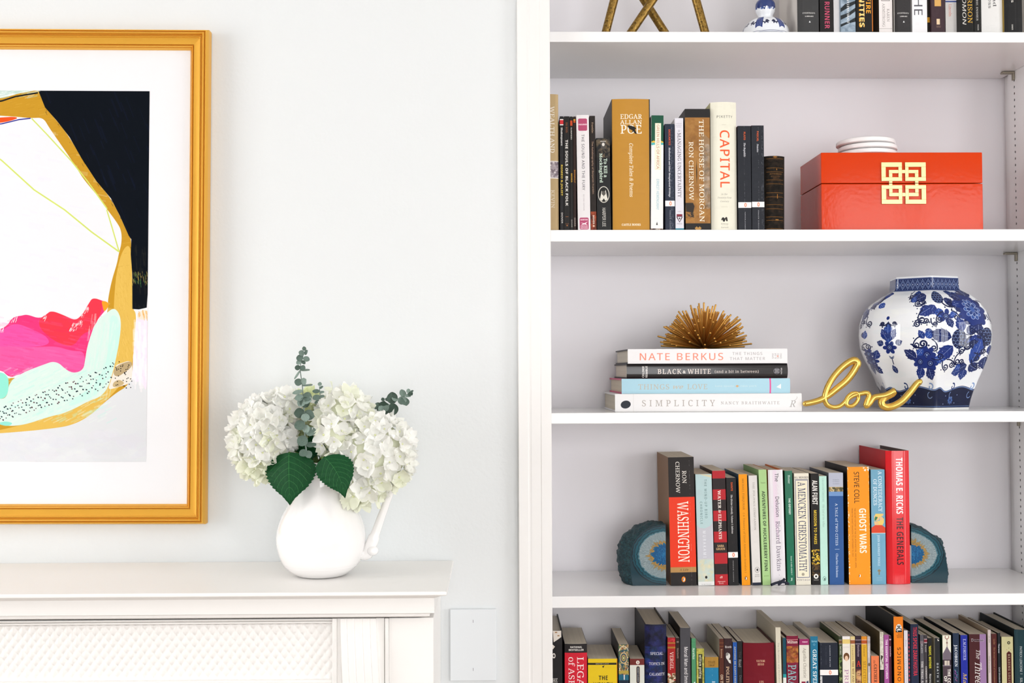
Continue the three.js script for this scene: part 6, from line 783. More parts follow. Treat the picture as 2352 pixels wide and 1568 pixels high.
// ---------- orange lacquer box with brass fretwork, and the white coasters on it ----------
{
  const z = -0.03, sh = SH[1], L = P(1887, 440, z), R = P(2257, 440, z), top = P(2070, 349.8, z).y, seam = P(2070, 421, z).y, cx = (L.x + R.x) / 2, w = R.x - L.x, d = 0.15;
  const t = thing('lacquer_box', 'orange lacquered box with a square brass fretwork clasp', 'box', [cx, sh.top + 0.0004, z]);
  const lac = std('#cf3800', 0.1, 0, { specularIntensity: 0.45, bumpMap: plaster, bumpScale: 0.00008 }), H = top - sh.top - 0.0004, hs = seam - sh.top - 0.0004;
  t.rotation.y = -0.006;
  part('body', uvMetres(box(-w / 2, w / 2, 0, hs - 0.0006, -d, 0, 0.0015)), lac, t);
  part('lid', uvMetres(box(-w / 2, w / 2, hs + 0.0006, H, -d, 0, 0.0015)), lac, t);
  const brass = std('#d8bf8a', 0.3, 0.85), s = 0.2262 / ppm(z);
  // fret drawn on an enlarged crop (x 898..1355, y 362..790), centred on the seam at 576
  const X = (a) => (a - 1126) * s + (P(2074.7, 421, z).x - cx), Yc = (b) => hs - (b - 577) * s;
  const bar = (a, b, c, e) => box(X(a), X(c), Yc(e), Yc(b), 0.0002, 0.0026, 0.0004);
  const upper = [bar(898, 362, 1110, 410), bar(898, 410, 943, 515), bar(898, 515, 1110, 555), bar(1073, 410, 1110, 515), bar(1142, 362, 1355, 410), bar(1308, 410, 1355, 515), bar(1142, 515, 1355, 555), bar(1142, 410, 1177, 515), bar(975, 440, 1073, 475), bar(1110, 440, 1142, 475), bar(1177, 440, 1278, 475), bar(975, 475, 1010, 515), bar(1242, 475, 1278, 515), bar(975, 555, 1010, 574), bar(1242, 555, 1278, 574)];
  const lower = [bar(898, 745, 1110, 790), bar(898, 636, 945, 745), bar(898, 597, 1110, 636), bar(1073, 636, 1110, 745), bar(1142, 745, 1355, 790), bar(1308, 636, 1355, 745), bar(1142, 597, 1355, 636), bar(1142, 636, 1177, 745), bar(975, 675, 1073, 712), bar(1110, 675, 1142, 712), bar(1177, 675, 1278, 712), bar(975, 636, 1010, 675), bar(1242, 636, 1278, 675), bar(975, 579, 1010, 597), bar(1242, 579, 1278, 597)];
  part('clasp_plate', mergeGeometries(upper), brass, t); part('clasp_plate', mergeGeometries(lower), brass, t);
  const zc = z - 0.062, c = P(1989, 340, zc), r = 66 / ppm(zc), prof = (h) => [[0, 0], [r * 0.92, 0], [r * 0.925, 0.0014], [r * 0.98, 0.0016], [r * 0.998, 0.0024], [r, 0.004], [r * 0.997, h - 0.0025], [r * 0.985, h - 0.001], [r * 0.96, h], [0, h]].map((p) => new THREE.Vector2(...p));
  const white = std('#f0eded', 0.25, 0, { clearcoat: 0.3 });
  for (let i = 0; i < 3; i++) {
    const m = new THREE.Mesh(new THREE.LatheGeometry(prof(0.0104), 64), white);
    m.name = numbered('coaster'); m.position.set(c.x + [0.002, 0.003, -0.001][i], top + 0.0004 + i * 0.0112, zc); scene.add(m);
    tag(m, ['round white coaster lying directly on the orange box', 'round white coaster in the middle of the pile of three', 'uppermost round white coaster of the pile on the orange box'][i], 'coaster', 'coasters stacked on the orange box');
  }
}
// ---------- brass starburst on the stack ----------
{
  seedState = 3131;
  const z = -0.115, y0 = SH.stackTop, c = P(1617, 790, z), k = ppm(z), R = 109 / k;
  const t = thing('brass_starburst', 'brass starburst of many thin rods on the stacked books', 'ornament', [c.x, y0 + 0.0003, z]);
  const brass = std('#cf9b4c', 0.32, 0.8);
  part('hub', new THREE.SphereGeometry(0.012, 16, 10, 0, Math.PI * 2, 0, Math.PI / 2), brass, t);
  const g = new THREE.CylinderGeometry(0.0018, 0.0018, 1, 7).translate(0, 0.5, 0), up = new THREE.Vector3(0, 1, 0);
  const tips = new THREE.SphereGeometry(0.0019, 8, 6);
  const n = 165;
  for (let i = 0; i < n; i++) {
    const yy = 0.04 + 0.96 * (i + 0.5) / n, ph = i * 2.399963 + rr(-0.15, 0.15), rad = Math.sqrt(1 - yy * yy);
    const d = new THREE.Vector3(Math.cos(ph) * rad, yy, Math.sin(ph) * rad), len = R * rr(0.8, 1.0) * (d.z > 0.5 ? 0.97 : 1);
    const m = part('rod', g, brass, t); m.quaternion.setFromUnitVectors(up, d); m.scale.set(1, len, 1); m.position.set(0, 0.0018, 0);
    const b = part('tip', tips, brass, m); b.scale.set(1, 1 / len, 1); b.position.y = 1;
  }
}
// ---------- gold script word ----------
{
  const z = -0.03, k = ppm(z), pts = [[85, 1362], [140, 1352], [230, 1326], [300, 1290], [400, 1215], [510, 1120], [585, 1010], [608, 955], [580, 928], [525, 948], [435, 1020], [355, 1115], [298, 1220], [278, 1305], [300, 1368], [360, 1397], [430, 1388], [482, 1345], [515, 1290], [560, 1258], [610, 1262], [618, 1310], [590, 1360], [540, 1388], [500, 1375], [502, 1330], [560, 1285], [640, 1262], [705, 1255], [722, 1275], [700, 1340], [692, 1385], [725, 1365], [775, 1302], [830, 1290], [880, 1282], [940, 1255], [976, 1236], [960, 1260], [895, 1295], [852, 1330], [855, 1375], [895, 1397], [960, 1388], [1050, 1340], [1140, 1245], [1205, 1160], [1226, 1142]];
  const yb = SH[2].top, c0 = P(1830 + 560 * 0.22955, 620 + 1410 * 0.22955, z);
  const t = thing('gold_word_sign', 'polished gold handwritten word sign leaning beside the jar', 'sign', [c0.x, yb + 0.0003, z]);
  const gold = std('#dcb458', 0.2, 0.88);
  const v = pts.map(([a, b], i) => { const q = P(1830 + a * 0.22955, 620 + b * 0.22955, z); return new THREE.Vector3(q.x - c0.x, q.y, 0.0012 * Math.sin(i * 1.1)); });
  const low = Math.min(...v.map((q) => q.y)), ra = 7.4 / k; v.forEach((q) => { q.y += ra - low + 0.0; });
  const gg = taperTube(new THREE.CatmullRomCurve3(v, false, 'centripetal'), (u) => ra * (0.9 + 0.25 * Math.sin(u * 9)), 420, 12, 1);
  gg.scale(1, 1, 1.0);
  const lo2 = (gg.computeBoundingBox(), gg.boundingBox.min.y); gg.translate(0, -lo2, 0);
  part('lettering', gg, gold, t);
}
// ---------- blue and white porcelain ----------
const porcelainBlue = ['#142c74', '#0f205a', '#1d3f92', '#0b1844'];
const blue = (i) => porcelainBlue[i % 4];
const motif = {   // all drawn about the origin, in photograph pixels
  leaf(x, len, w, ang, col = blue(0)) {
    x.save(); x.rotate(ang); x.fillStyle = col; x.beginPath(); x.moveTo(0, 0);
    const n = 5; for (let i = 1; i <= n; i++) { const t = i / n, ww = w * Math.sin(Math.PI * Math.min(1, t * 0.95)); x.lineTo(len * (t - 0.06), -ww); x.lineTo(len * (t - 0.1), -ww * 0.82); }
    x.lineTo(len, 0); for (let i = n; i >= 1; i--) { const t = i / n, ww = w * Math.sin(Math.PI * Math.min(1, t * 0.95)); x.lineTo(len * (t - 0.1), ww * 0.82); x.lineTo(len * (t - 0.06), ww); }
    x.closePath(); x.fill(); x.strokeStyle = 'rgba(200,215,240,0.8)'; x.lineWidth = 0.5; x.beginPath(); x.moveTo(len * 0.08, 0); x.lineTo(len * 0.85, 0); x.stroke();
    x.strokeStyle = 'rgba(120,150,205,0.6)'; x.lineWidth = 0.35; for (let i = 1; i < 5; i++) for (const s of [-1, 1]) { x.beginPath(); x.moveTo(len * i * 0.17, 0); x.lineTo(len * (i * 0.17 + 0.12), s * w * 0.6); x.stroke(); }
    x.fillStyle = '#dfe8f4'; for (const [a, b] of [[0.5, 0.4], [0.62, -0.35]]) { x.beginPath(); x.arc(len * a, w * b, 0.55, 0, 7); x.fill(); }
    x.restore();
  },
  flower(x, r, petals, ang = 0) {
    x.save(); x.rotate(ang); x.fillStyle = blue(0);
    for (let i = 0; i < petals; i++) { const a = i / petals * 6.283; x.beginPath(); x.ellipse(Math.cos(a) * r * 0.62, Math.sin(a) * r * 0.62, r * 0.42, r * 0.3, a, 0, 7); x.fill(); }
    x.fillStyle = blue(1); x.beginPath(); x.arc(0, 0, r * 0.42, 0, 7); x.fill(); x.strokeStyle = '#a9bfe2'; x.lineWidth = 0.5; x.beginPath(); x.arc(0, 0, r * 0.24, 0, 7); x.stroke(); x.fillStyle = '#8fa9d4'; x.beginPath(); x.arc(0, 0, r * 0.1, 0, 7); x.fill(); x.restore();
  },
  peony(x, rx, ry) {
    for (let i = 0; i < 14; i++) { const a = i / 14 * 6.283; x.fillStyle = blue(i & 1); x.beginPath(); x.ellipse(Math.cos(a) * rx * 0.8, Math.sin(a) * ry * 0.8, rx * 0.32, rx * 0.26, a, 0, 7); x.fill(); }
    x.fillStyle = blue(0); x.beginPath(); x.ellipse(0, 0, rx * 0.85, ry * 0.85, 0, 0, 7); x.fill();
    for (const [k, n] of [[0.55, 10], [0.34, 8]]) for (let i = 0; i < n; i++) { const a = i / n * 6.283; x.strokeStyle = '#b9cbe8'; x.lineWidth = 0.7; x.fillStyle = k > 0.5 ? '#2c4d94' : '#1d3778'; x.beginPath(); x.ellipse(Math.cos(a) * rx * k * 0.8, Math.sin(a) * ry * k * 0.8, rx * 0.17, rx * 0.13, a, 0, 7); x.fill(); x.stroke(); }
    x.fillStyle = '#3a5aa0'; x.beginPath(); x.ellipse(0, 0, rx * 0.16, ry * 0.16, 0, 0, 7); x.fill();
  },
  scroll(x, r, ang, s = 1, w = 1.5) {
    x.save(); x.rotate(ang); x.scale(1, s); x.strokeStyle = blue(3); x.lineWidth = w * 1.5; x.lineCap = 'round'; x.beginPath(); x.moveTo(-r * 1.5, r * 0.9); x.quadraticCurveTo(-r * 0.2, r * 1.2, r * 0.6, 0.2 * r); for (let a = 0; a < 7.6; a += 0.3) { const q = r * (0.62 - a * 0.062); x.lineTo(Math.cos(-a) * q, Math.sin(-a) * q); } x.stroke();
    for (const [a, b] of [[-0.4, 1.35], [0.75, 0.75], [0.9, -0.2]]) { x.beginPath(); x.arc(a * r, b * r, w * 0.8, 0, 7); x.fillStyle = blue(3); x.fill(); } x.restore();
  },
  scales(x, rx, ry) {
    x.fillStyle = blue(3); x.beginPath(); x.ellipse(0, 0, rx, ry, 0, 0, 7); x.fill(); x.save(); x.clip(); x.strokeStyle = '#8fa9d6'; x.lineWidth = 0.6;
    for (let j = -3; j <= 3; j++) for (let i = -3; i <= 3; i++) { x.beginPath(); x.ellipse((i + (j & 1) * 0.5) * rx * 0.5, j * ry * 0.32, rx * 0.26, ry * 0.24, 0, 0.2, 2.94); x.stroke(); } x.restore();
  },
};
{
  const z = -0.136, k = ppm(z), c = P(2123, 800, z), sh = SH[2].top, S = (py) => P(2123, py, z).y - sh;
  const t = thing('ginger_jar', 'blue and white porcelain jar with six-sided neck and no lid', 'jar', [c.x, sh + 0.0003, z]);
  const CW = 2048, CH = 1024, cv = canvas(CW, CH), x = cv.getContext('2d');
  const Y0 = 640, Y1 = 941, Rpx = 146, th0 = 0.0;
  const ux = CW / (2 * Math.PI * Rpx), uy = CH / (Y1 - Y0);
  x.fillStyle = '#e9ebee'; x.fillRect(0, 0, CW, CH);
  for (let i = 0; i < 200; i++) { x.fillStyle = `rgba(${rnd() < 0.5 ? '222,228,236' : '244,244,242'},0.2)`; x.beginPath(); x.ellipse(rnd() * CW, rnd() * CH, 20 + rnd() * 60, 10 + rnd() * 30, 0, 0, 7); x.fill(); }
  // silhouette half-widths by photograph row
  const half = [[640, 72], [643, 73], [668, 74.5], [672, 77], [676, 84], [684, 100], [700, 121], [720, 135.5], [745, 144], [772, 146], [800, 143.5], [825, 136], [850, 124.5], [875, 111.5], [900, 100.5], [918, 95], [930, 92.5], [940, 91]];
  const halfAt = (y) => { for (let i = 1; i < half.length; i++) if (y <= half[i][0]) { const [a, p] = half[i - 1], [b, q] = half[i]; return p + (q - p) * (y - a) / (b - a); } return 91; };
  const K = 0.22955, toU = (px, py) => { const s = THREE.MathUtils.clamp((px - 2123) / halfAt(py), -0.985, 0.985); return CW / 2 + (Math.asin(s) - 0.345) * Rpx * ux; };   // the eye stands to the left of the jar
  const at = (cx, cy, f) => { const px = 1830 + cx * K, py = 620 + cy * K; for (const turn of [0, 0.5]) { let u = (toU(px, py) + turn * CW) % CW; for (const w of [-CW, 0, CW]) { x.save(); x.translate(u + w, (py - Y0) * uy); const cs = Math.sqrt(Math.max(0.25, 1 - ((px - 2123) / halfAt(py)) ** 2)); x.scale(ux * 1.12 / cs, uy * 1.12); f(); x.restore(); } } };
  // side spray and hanging flower
  const L = (cx, cy, len, w, a, ci) => at(cx, cy, () => motif.leaf(x, len, w, a, blue(ci ?? 0))), Fl = (cx, cy, r, n) => at(cx, cy, () => motif.flower(x, r, n)), Sc = (cx, cy, r, a, s = 1, w) => at(cx, cy, () => motif.scroll(x, r, a, s, w));
  L(1000, 260, 30, 9, 2.75); L(930, 300, 24, 9, 2.5, 1); L(860, 330, 20, 8, 2.2); L(760, 400, 28, 11, 1.95, 1); L(740, 400, 20, 9, 2.7); L(870, 360, 14, 7, 0.6, 2); Sc(810, 380, 7, 1.2); Sc(900, 310, 6, 0.3); Sc(760, 550, 9, 1.6); Sc(700, 530, 6, 0.8); Sc(670, 570, 7, 2.5);
  L(670, 660, 12, 6, 0, 1); L(705, 700, 18, 7, -1.4, 2); Sc(740, 780, 9, 0.2); Sc(690, 790, 8, 3); Fl(745, 850, 12, 6); Fl(760, 930, 13, 6); Fl(800, 920, 11, 6); L(820, 900, 20, 8, -1.2); L(800, 960, 22, 8, 0.9, 1); L(760, 950, 22, 9, 1.7, 1);
  L(935, 748, 44, 11, -1.57, 2); L(925, 720, 26, 8, -2.0, 0); L(945, 720, 26, 8, -1.1, 0); at(935, 505, () => { x.fillStyle = blue(0); x.beginPath(); x.ellipse(0, 0, 3, 3.6, 0, 0, 7); x.fill(); }); Sc(885, 560, 6, 2.4, -1, 1.8); Sc(990, 560, 6, 0.6, 1, 1.8); Fl(945, 790, 13, 6); L(890, 760, 14, 7, -2.7, 1); L(1000, 755, 14, 7, -0.4, 1); at(965, 900, () => { x.fillStyle = blue(3); x.fillRect(-0.8, -2, 1.6, 13); motif.leaf(x, 8, 2, -2.2, blue(3)); motif.leaf(x, 8, 2, -0.9, blue(3)); }); L(1010, 1040, 18, 6, -1.9, 1);
  // main spray
  L(1250, 270, 26, 9, 3.0); L(1290, 290, 30, 11, 2.8, 1); at(1385, 310, () => motif.scales(x, 14, 13)); L(1440, 330, 30, 10, 0.5, 1); L(1360, 390, 24, 12, 2.2); L(1330, 410, 30, 13, 2.6, 0); L(1390, 420, 22, 10, 1.4, 2); Sc(1170, 330, 9, 2.8); Sc(1210, 370, 10, 2.4, -1); L(1160, 360, 14, 8, -1.2, 2); Sc(1260, 360, 7, 0.5); Sc(1150, 300, 7, 2.2); Sc(1500, 380, 10, 0.8, 1, 2); Sc(1550, 400, 8, 2);
  at(1710, 430, () => motif.peony(x, 27, 36)); L(1620, 330, 30, 13, -2.5, 1); L(1660, 300, 30, 10, -0.9, 1); L(1800, 330, 26, 9, 0.9, 2); L(1590, 370, 18, 9, 2.9); Sc(1830, 340, 9, 0.6); L(1850, 450, 24, 10, 0.9); Sc(1880, 520, 8, 1.2); L(1760, 570, 22, 12, 1.6, 1);
  Fl(1460, 500, 15, 5); L(1480, 520, 20, 8, 1.2, 1); L(1500, 500, 18, 7, -0.5, 2); Sc(1400, 530, 10, 2.6); Sc(1560, 510, 9, 0.5, -1); Sc(1240, 530, 11, 2.2); Sc(1200, 570, 9, 2.9); Sc(1280, 540, 8, 0.6); Sc(1360, 570, 7, 1.5);
  L(1510, 700, 44, 15, 3.35, 1); L(1520, 780, 42, 15, 2.35, 0); at(1580, 715, () => motif.scales(x, 14, 19)); at(1840, 690, () => motif.scales(x, 13, 18)); L(1270, 635, 14, 5, 0.0); L(1620, 640, 30, 11, -1.9, 0); L(1650, 660, 26, 11, -0.6, 1); Sc(1700, 640, 9, 0.2); Sc(1780, 650, 9, 2.9, -1); L(1690, 740, 30, 14, -0.1, 1); L(1800, 740, 30, 14, 3.2, 0); Sc(1660, 780, 11, 2.4, 1, 2.4); Sc(1790, 780, 11, 0.6, -1, 2.4); L(1720, 720, 20, 12, 1.57, 3);
  L(1690, 950, 52, 15, -1.35, 2); L(1660, 960, 24, 11, 2.6, 1); L(1680, 960, 26, 11, 0.4, 1); L(1640, 1000, 22, 11, 1.5); L(1600, 1010, 20, 10, 2.8); Sc(1560, 930, 10, 2.2); Sc(1600, 930, 8, 0.4); Sc(1450, 980, 10, 1.8); Sc(1510, 960, 9, 0.2, -1); L(1560, 960, 14, 7, 0.8, 2); Sc(1760, 960, 10, 1.1); L(1820, 880, 26, 12, 1.4, 1); L(1860, 770, 24, 10, 1.1); Sc(1800, 830, 8, 0.3); Sc(1600, 830, 8, 2); Sc(1750, 900, 8, 2.6); Sc(1870, 900, 8, 1);
  L(1260, 710, 20, 7, -2.1, 0); L(1280, 700, 14, 9, -0.8, 2); Sc(1190, 770, 10, 2.5); Sc(1250, 760, 12, 0.5, 1, 2.2); Sc(1350, 800, 10, 0.8, -1); Fl(1285, 865, 17, 7); Fl(1225, 930, 15, 7); Fl(1315, 945, 16, 7); L(1190, 900, 30, 11, -2.5, 1); L(1240, 980, 26, 11, 1.9, 0); L(1300, 990, 26, 11, 1.2, 1); L(1350, 900, 22, 9, 0.1, 2); L(1200, 870, 18, 8, -0.9, 2); Sc(1400, 880, 9, 0.3);
  // dark foot with scrolled edge
  const foot = (u) => 893 - Y0 + 6 * Math.cos(u / CW * Math.PI * 12) - 9 * Math.max(0, Math.cos(u / CW * Math.PI * 12 + 0.4)) ** 6;
  x.fillStyle = '#0b1536'; x.beginPath(); x.moveTo(0, CH); for (let u = 0; u <= CW; u += 4) x.lineTo(u, foot(u) * uy); x.lineTo(CW, CH); x.fill();
  for (let o = 0; o < 2; o++) { x.strokeStyle = o ? '#2b467e' : '#7f98c4'; x.lineWidth = o ? 2.2 : 6; x.setLineDash(o ? [3, 3] : []); x.beginPath(); for (let u = 0; u <= CW; u += 4) x[u ? 'lineTo' : 'moveTo'](u, (foot(u) + 2) * uy); x.stroke(); } x.setLineDash([]);
  for (let i = 0; i < 12; i++) { const u = (i + 0.5) / 12 * CW; x.save(); x.translate(u, (foot(u) - 4) * uy); x.scale(ux, uy); x.strokeStyle = i & 1 ? '#7f98c4' : '#1c3368'; x.lineWidth = 3; x.beginPath(); for (let a = 0; a < 6; a += 0.3) { const q = 8.5 - a * 1.1; x[a ? 'lineTo' : 'moveTo'](Math.cos(a - 2) * q, Math.sin(a - 2) * q); } x.stroke(); x.strokeStyle = '#7f98c4'; x.lineWidth = 1.6; x.beginPath(); x.arc(0, 18, 7, 0.5, 4.4); x.stroke(); x.restore(); }
  for (let i = 0; i < 6; i++) { const u = (i + 0.25) / 6 * CW, y = (919 - Y0) * uy; x.save(); x.translate(u, y); x.scale(ux, uy); x.strokeStyle = '#46639e'; x.lineWidth = 1.4; for (let a = 0; a < 8; a++) { const q = a / 8 * 6.283; x.beginPath(); x.moveTo(Math.cos(q) * 2, Math.sin(q) * 2); x.lineTo(Math.cos(q) * 9, Math.sin(q) * 7); x.stroke(); x.beginPath(); x.ellipse(Math.cos(q) * 8, Math.sin(q) * 6, 2.6, 1.6, q, 0, 7); x.stroke(); } x.fillStyle = '#9db2d6'; for (const [a, b] of [[-22, -10], [20, 6], [28, -12], [-30, 8]]) { x.beginPath(); x.arc(a, b, 1.2, 0, 7); x.fill(); } x.restore(); }
  x.fillStyle = '#6f8cbc'; x.fillRect(0, (931.5 - Y0) * uy, CW, 0.9 * uy); x.fillStyle = '#16264f'; x.fillRect(0, (932.4 - Y0) * uy, CW, 2 * uy); x.fillStyle = '#dfe0de'; x.fillRect(0, (935 - Y0) * uy, CW, 8 * uy);
  // neck band of diamonds
  x.fillStyle = '#17285a'; x.fillRect(0, (644.5 - Y0) * uy, CW, (29.5) * uy); x.strokeStyle = '#8ea6d0';
  const nb = 40; for (let i = 0; i < nb; i++) { const u = (i + 0.5) / nb * CW, y = (659.3 - Y0) * uy, a = CW / nb * 0.5; for (const [kk, lw] of [[1, 2.4], [0.66, 2]]) { x.lineWidth = lw; x.beginPath(); x.moveTo(u - a * kk, y); x.lineTo(u, y - 11 * uy * kk); x.lineTo(u + a * kk, y); x.lineTo(u, y + 11 * uy * kk); x.closePath(); x.stroke(); } x.fillStyle = '#dbe4f2'; x.beginPath(); x.ellipse(u, y, 3.6, 5, 0, 0, 7); x.fill(); x.fillStyle = '#7f98c4'; for (const s of [-1, 1]) { x.beginPath(); x.ellipse(u + a, y + s * 9.5 * uy, 2.4, 3, 0, 0, 7); x.fill(); } }
  x.fillStyle = '#8ea6d0'; x.fillRect(0, (645.4 - Y0) * uy, CW, 0.5 * uy); x.fillRect(0, (672.4 - Y0) * uy, CW, 0.5 * uy);
  // six-sided below and above, round in the belly
  const phi0 = -0.17, hexR = (a) => { const s = Math.PI / 3, m = ((a - phi0) % s + s) % s - s / 2; return Math.cos(s / 2) / Math.cos(m); };
  const prof = [];
  for (let y = 940.6; y >= 641; y -= (y > 690 ? 6 : 1.6)) prof.push([y, halfAt(y)]);
  prof.push([640.4, 71.5], [640.2, 69], [642, 67], [660, 67], [672, 70], [684, 90], [700, 108]);
  const NV = prof.length - 1, NU = 144;
  const g = grid(NU, NV, (u, v) => {
    const [y, r] = prof[Math.round(v * NV)], a = (u - 0.5) * 2 * Math.PI;          // a = 0 faces the viewer
    const wgt = y < 676 ? 1 : y < 772 ? Math.max(0.12, 1 - (y - 676) / 40) : Math.max(0.12, Math.min(1, (y - 800) / 90));
    const hx = hexR(a) * 1.075, rad = r / k * (1 + (hx - 1) * wgt);
    return [Math.sin(a) * rad, S(Math.min(940.6, y)) - S(940.6), Math.cos(a) * rad];
  });
  const uv = g.attributes.uv, pr = (i) => prof[Math.floor(i / (NU + 1))][0];
  for (let i = 0; i < uv.count; i++) uv.setY(i, i >= (NV - 4) * (NU + 1) ? 1 - 0.004 : 1 - (pr(i) - Y0) / (Y1 - Y0));
  const porc = new THREE.MeshPhysicalMaterial({ map: canvasTexture(cv), roughness: 0.05, specularIntensity: 0.9 });
  part('body', g, porc, t);
  part('base', new THREE.CylinderGeometry(80 / k, 80 / k, 0.004, 48).translate(0, 0.003, 0), std('#e6e4e0', 0.4), t);
}
// jar lid with knob on the shelf above
{
  const z = -0.066, k = ppm(z), c = P(1758, 40, z), sh = SH[0].top;
  const t = thing('jar_lid', 'domed blue and white porcelain lid with round knob beside books', 'lid', [c.x, sh + 0.0003, z]);
  const cv = canvas(1024, 512), x = cv.getContext('2d'); x.fillStyle = '#e6e9ee'; x.fillRect(0, 0, 1024, 512);
  for (let i = 0; i < 6; i++) { const u = (i + 0.5) / 6 * 1024; x.save(); x.translate(u, 370); x.scale(1.9, 3.4); x.fillStyle = blue(0); x.beginPath(); x.moveTo(-16, -26); x.lineTo(16, -26); x.lineTo(13, 22); x.lineTo(4, 16); x.lineTo(-4, 16); x.lineTo(-13, 22); x.fill(); x.strokeStyle = '#9fb4d8'; x.lineWidth = 0.8; x.beginPath(); x.moveTo(0, -22); x.lineTo(0, 16); x.moveTo(-8, -20); x.lineTo(-6, 16); x.moveTo(8, -20); x.lineTo(6, 16); x.stroke(); for (const s of [-1, 1]) { x.save(); x.translate(s * 30, -4); motif.scroll(x, 9, s > 0 ? 0.4 : 2.7, s, 3); x.restore(); } x.restore(); }
  x.fillStyle = blue(1); x.fillRect(0, 486, 1024, 5); x.fillRect(0, 500, 1024, 4); x.fillRect(0, 258, 1024, 5); x.fillStyle = '#16306e'; x.fillRect(0, 0, 1024, 150); for (let i = 0; i < 60; i++) { x.fillStyle = ['#16306e', '#e6e9ee', '#27488e'][i % 3]; x.beginPath(); x.ellipse(rnd() * 1024, 150 + rr(-10, 10), 16, 12, 0, 0, 7); x.fill(); }
  const H = P(1759, -3, z).y - sh, rr0 = 56 / k;
  const pr = [[0, H], [0.011, H - 0.0015], [0.018, H - 0.009], [0.0195, H - 0.0175], [0.0185, H - 0.026], [0.0150, H - 0.034], [0.0140, H - 0.0385], [0.0175, H - 0.0402], [0.029, H - 0.0450], [0.0385, H - 0.0535], [0.0445, H - 0.0635], [rr0 * 0.975, H - 0.0735], [rr0, H - 0.076], [rr0, H - 0.079], [rr0 * 0.9, H - 0.081], [rr0 * 0.86, H - 0.084], [rr0 * 0.86, 0.001], [rr0 * 0.8, 0]].map((p) => new THREE.Vector2(...p));
  const pts = new THREE.SplineCurve(pr).getPoints(90).map((p) => new THREE.Vector2(Math.max(0, p.x), Math.max(0, p.y))).reverse(), g = new THREE.LatheGeometry(pts, 64), uv = g.attributes.uv, pp = g.attributes.position;
  for (let i = 0; i < uv.count; i++) uv.setY(i, THREE.MathUtils.clamp(1 - (H - pp.getY(i)) / 0.080, 0.005, 0.998));
  part('dome', g, new THREE.MeshPhysicalMaterial({ map: canvasTexture(cv), roughness: 0.1, clearcoat: 0.4, clearcoatRoughness: 0.04 }), t);
}
// antiqued brass rod sculpture
{
  seedState = 77;
  const z = -0.06, sh = SH[0].top, K = 0.238, Q = (cx, cy, dz = 0) => P(1240 + cx * K, cy * K, z + dz);
  const LINES = [[640, 297, 716, 0, 0], [890, 297, 1090, 0, -0.02], [1195, 297, 1005, 0, -0.05], [1590, 297, 1508, 0, 0]].map(([a, b, c, d, dz]) => [Q(a, b, dz), Q(c, d, dz)]);
  const yf = sh + 0.0084, feet = LINES.map(([A, B]) => A.clone().lerp(B, (yf - A.y) / (B.y - A.y))), tops = LINES.map(([A, B]) => A.clone().lerp(B, 2.6));
  const c0 = new THREE.Vector3((feet[0].x + feet[3].x) / 2, sh + 0.0003, z - 0.05);
  const t = thing('rod_sculpture', 'antiqued brass sculpture of crossing bamboo-like rods', 'sculpture', c0.toArray());
  const cv = canvas(256, 256), x = cv.getContext('2d'); x.fillStyle = '#8a6b30'; x.fillRect(0, 0, 256, 256);
  for (let i = 0; i < 900; i++) { x.fillStyle = ['rgba(52,38,18,0.45)', 'rgba(196,164,92,0.4)', 'rgba(110,84,36,0.4)'][i % 3]; x.beginPath(); x.ellipse(rnd() * 256, rnd() * 256, 1 + rnd() * 9, 0.6 + rnd() * 2.4, 0, 0, 7); x.fill(); }
  const map = canvasTexture(cv), mat = new THREE.MeshPhysicalMaterial({ map, roughness: 0.36, metalness: 0.75, bumpMap: map, bumpScale: 0.0006 });
  const rod = (a, b, r = 0.0082) => { const A = a.clone().sub(c0), B = b.clone().sub(c0), d = B.clone().sub(A), g = new THREE.CylinderGeometry(r, r, d.length(), 16, 1); g.translate(0, d.length() / 2, 0); const m = part('rod', g, mat, t); m.position.copy(A); m.quaternion.setFromUnitVectors(new THREE.Vector3(0, 1, 0), d.normalize()); return m; };
  feet.forEach((f, i) => rod(f, tops[i]));
  const backL = feet[0].clone().add(new THREE.Vector3(0.075, 0, -0.15)), backR = feet[3].clone().add(new THREE.Vector3(-0.06, 0, -0.15));
  rod(feet[0], backL); rod(feet[3], backR); rod(backL, backR); rod(tops[0], tops[2]); rod(tops[1], tops[3]);
  [...feet, backL, backR, ...tops].forEach((p) => part('joint', new THREE.SphereGeometry(0.0084, 14, 10).translate(...p.clone().sub(c0).toArray()), mat, t));
}
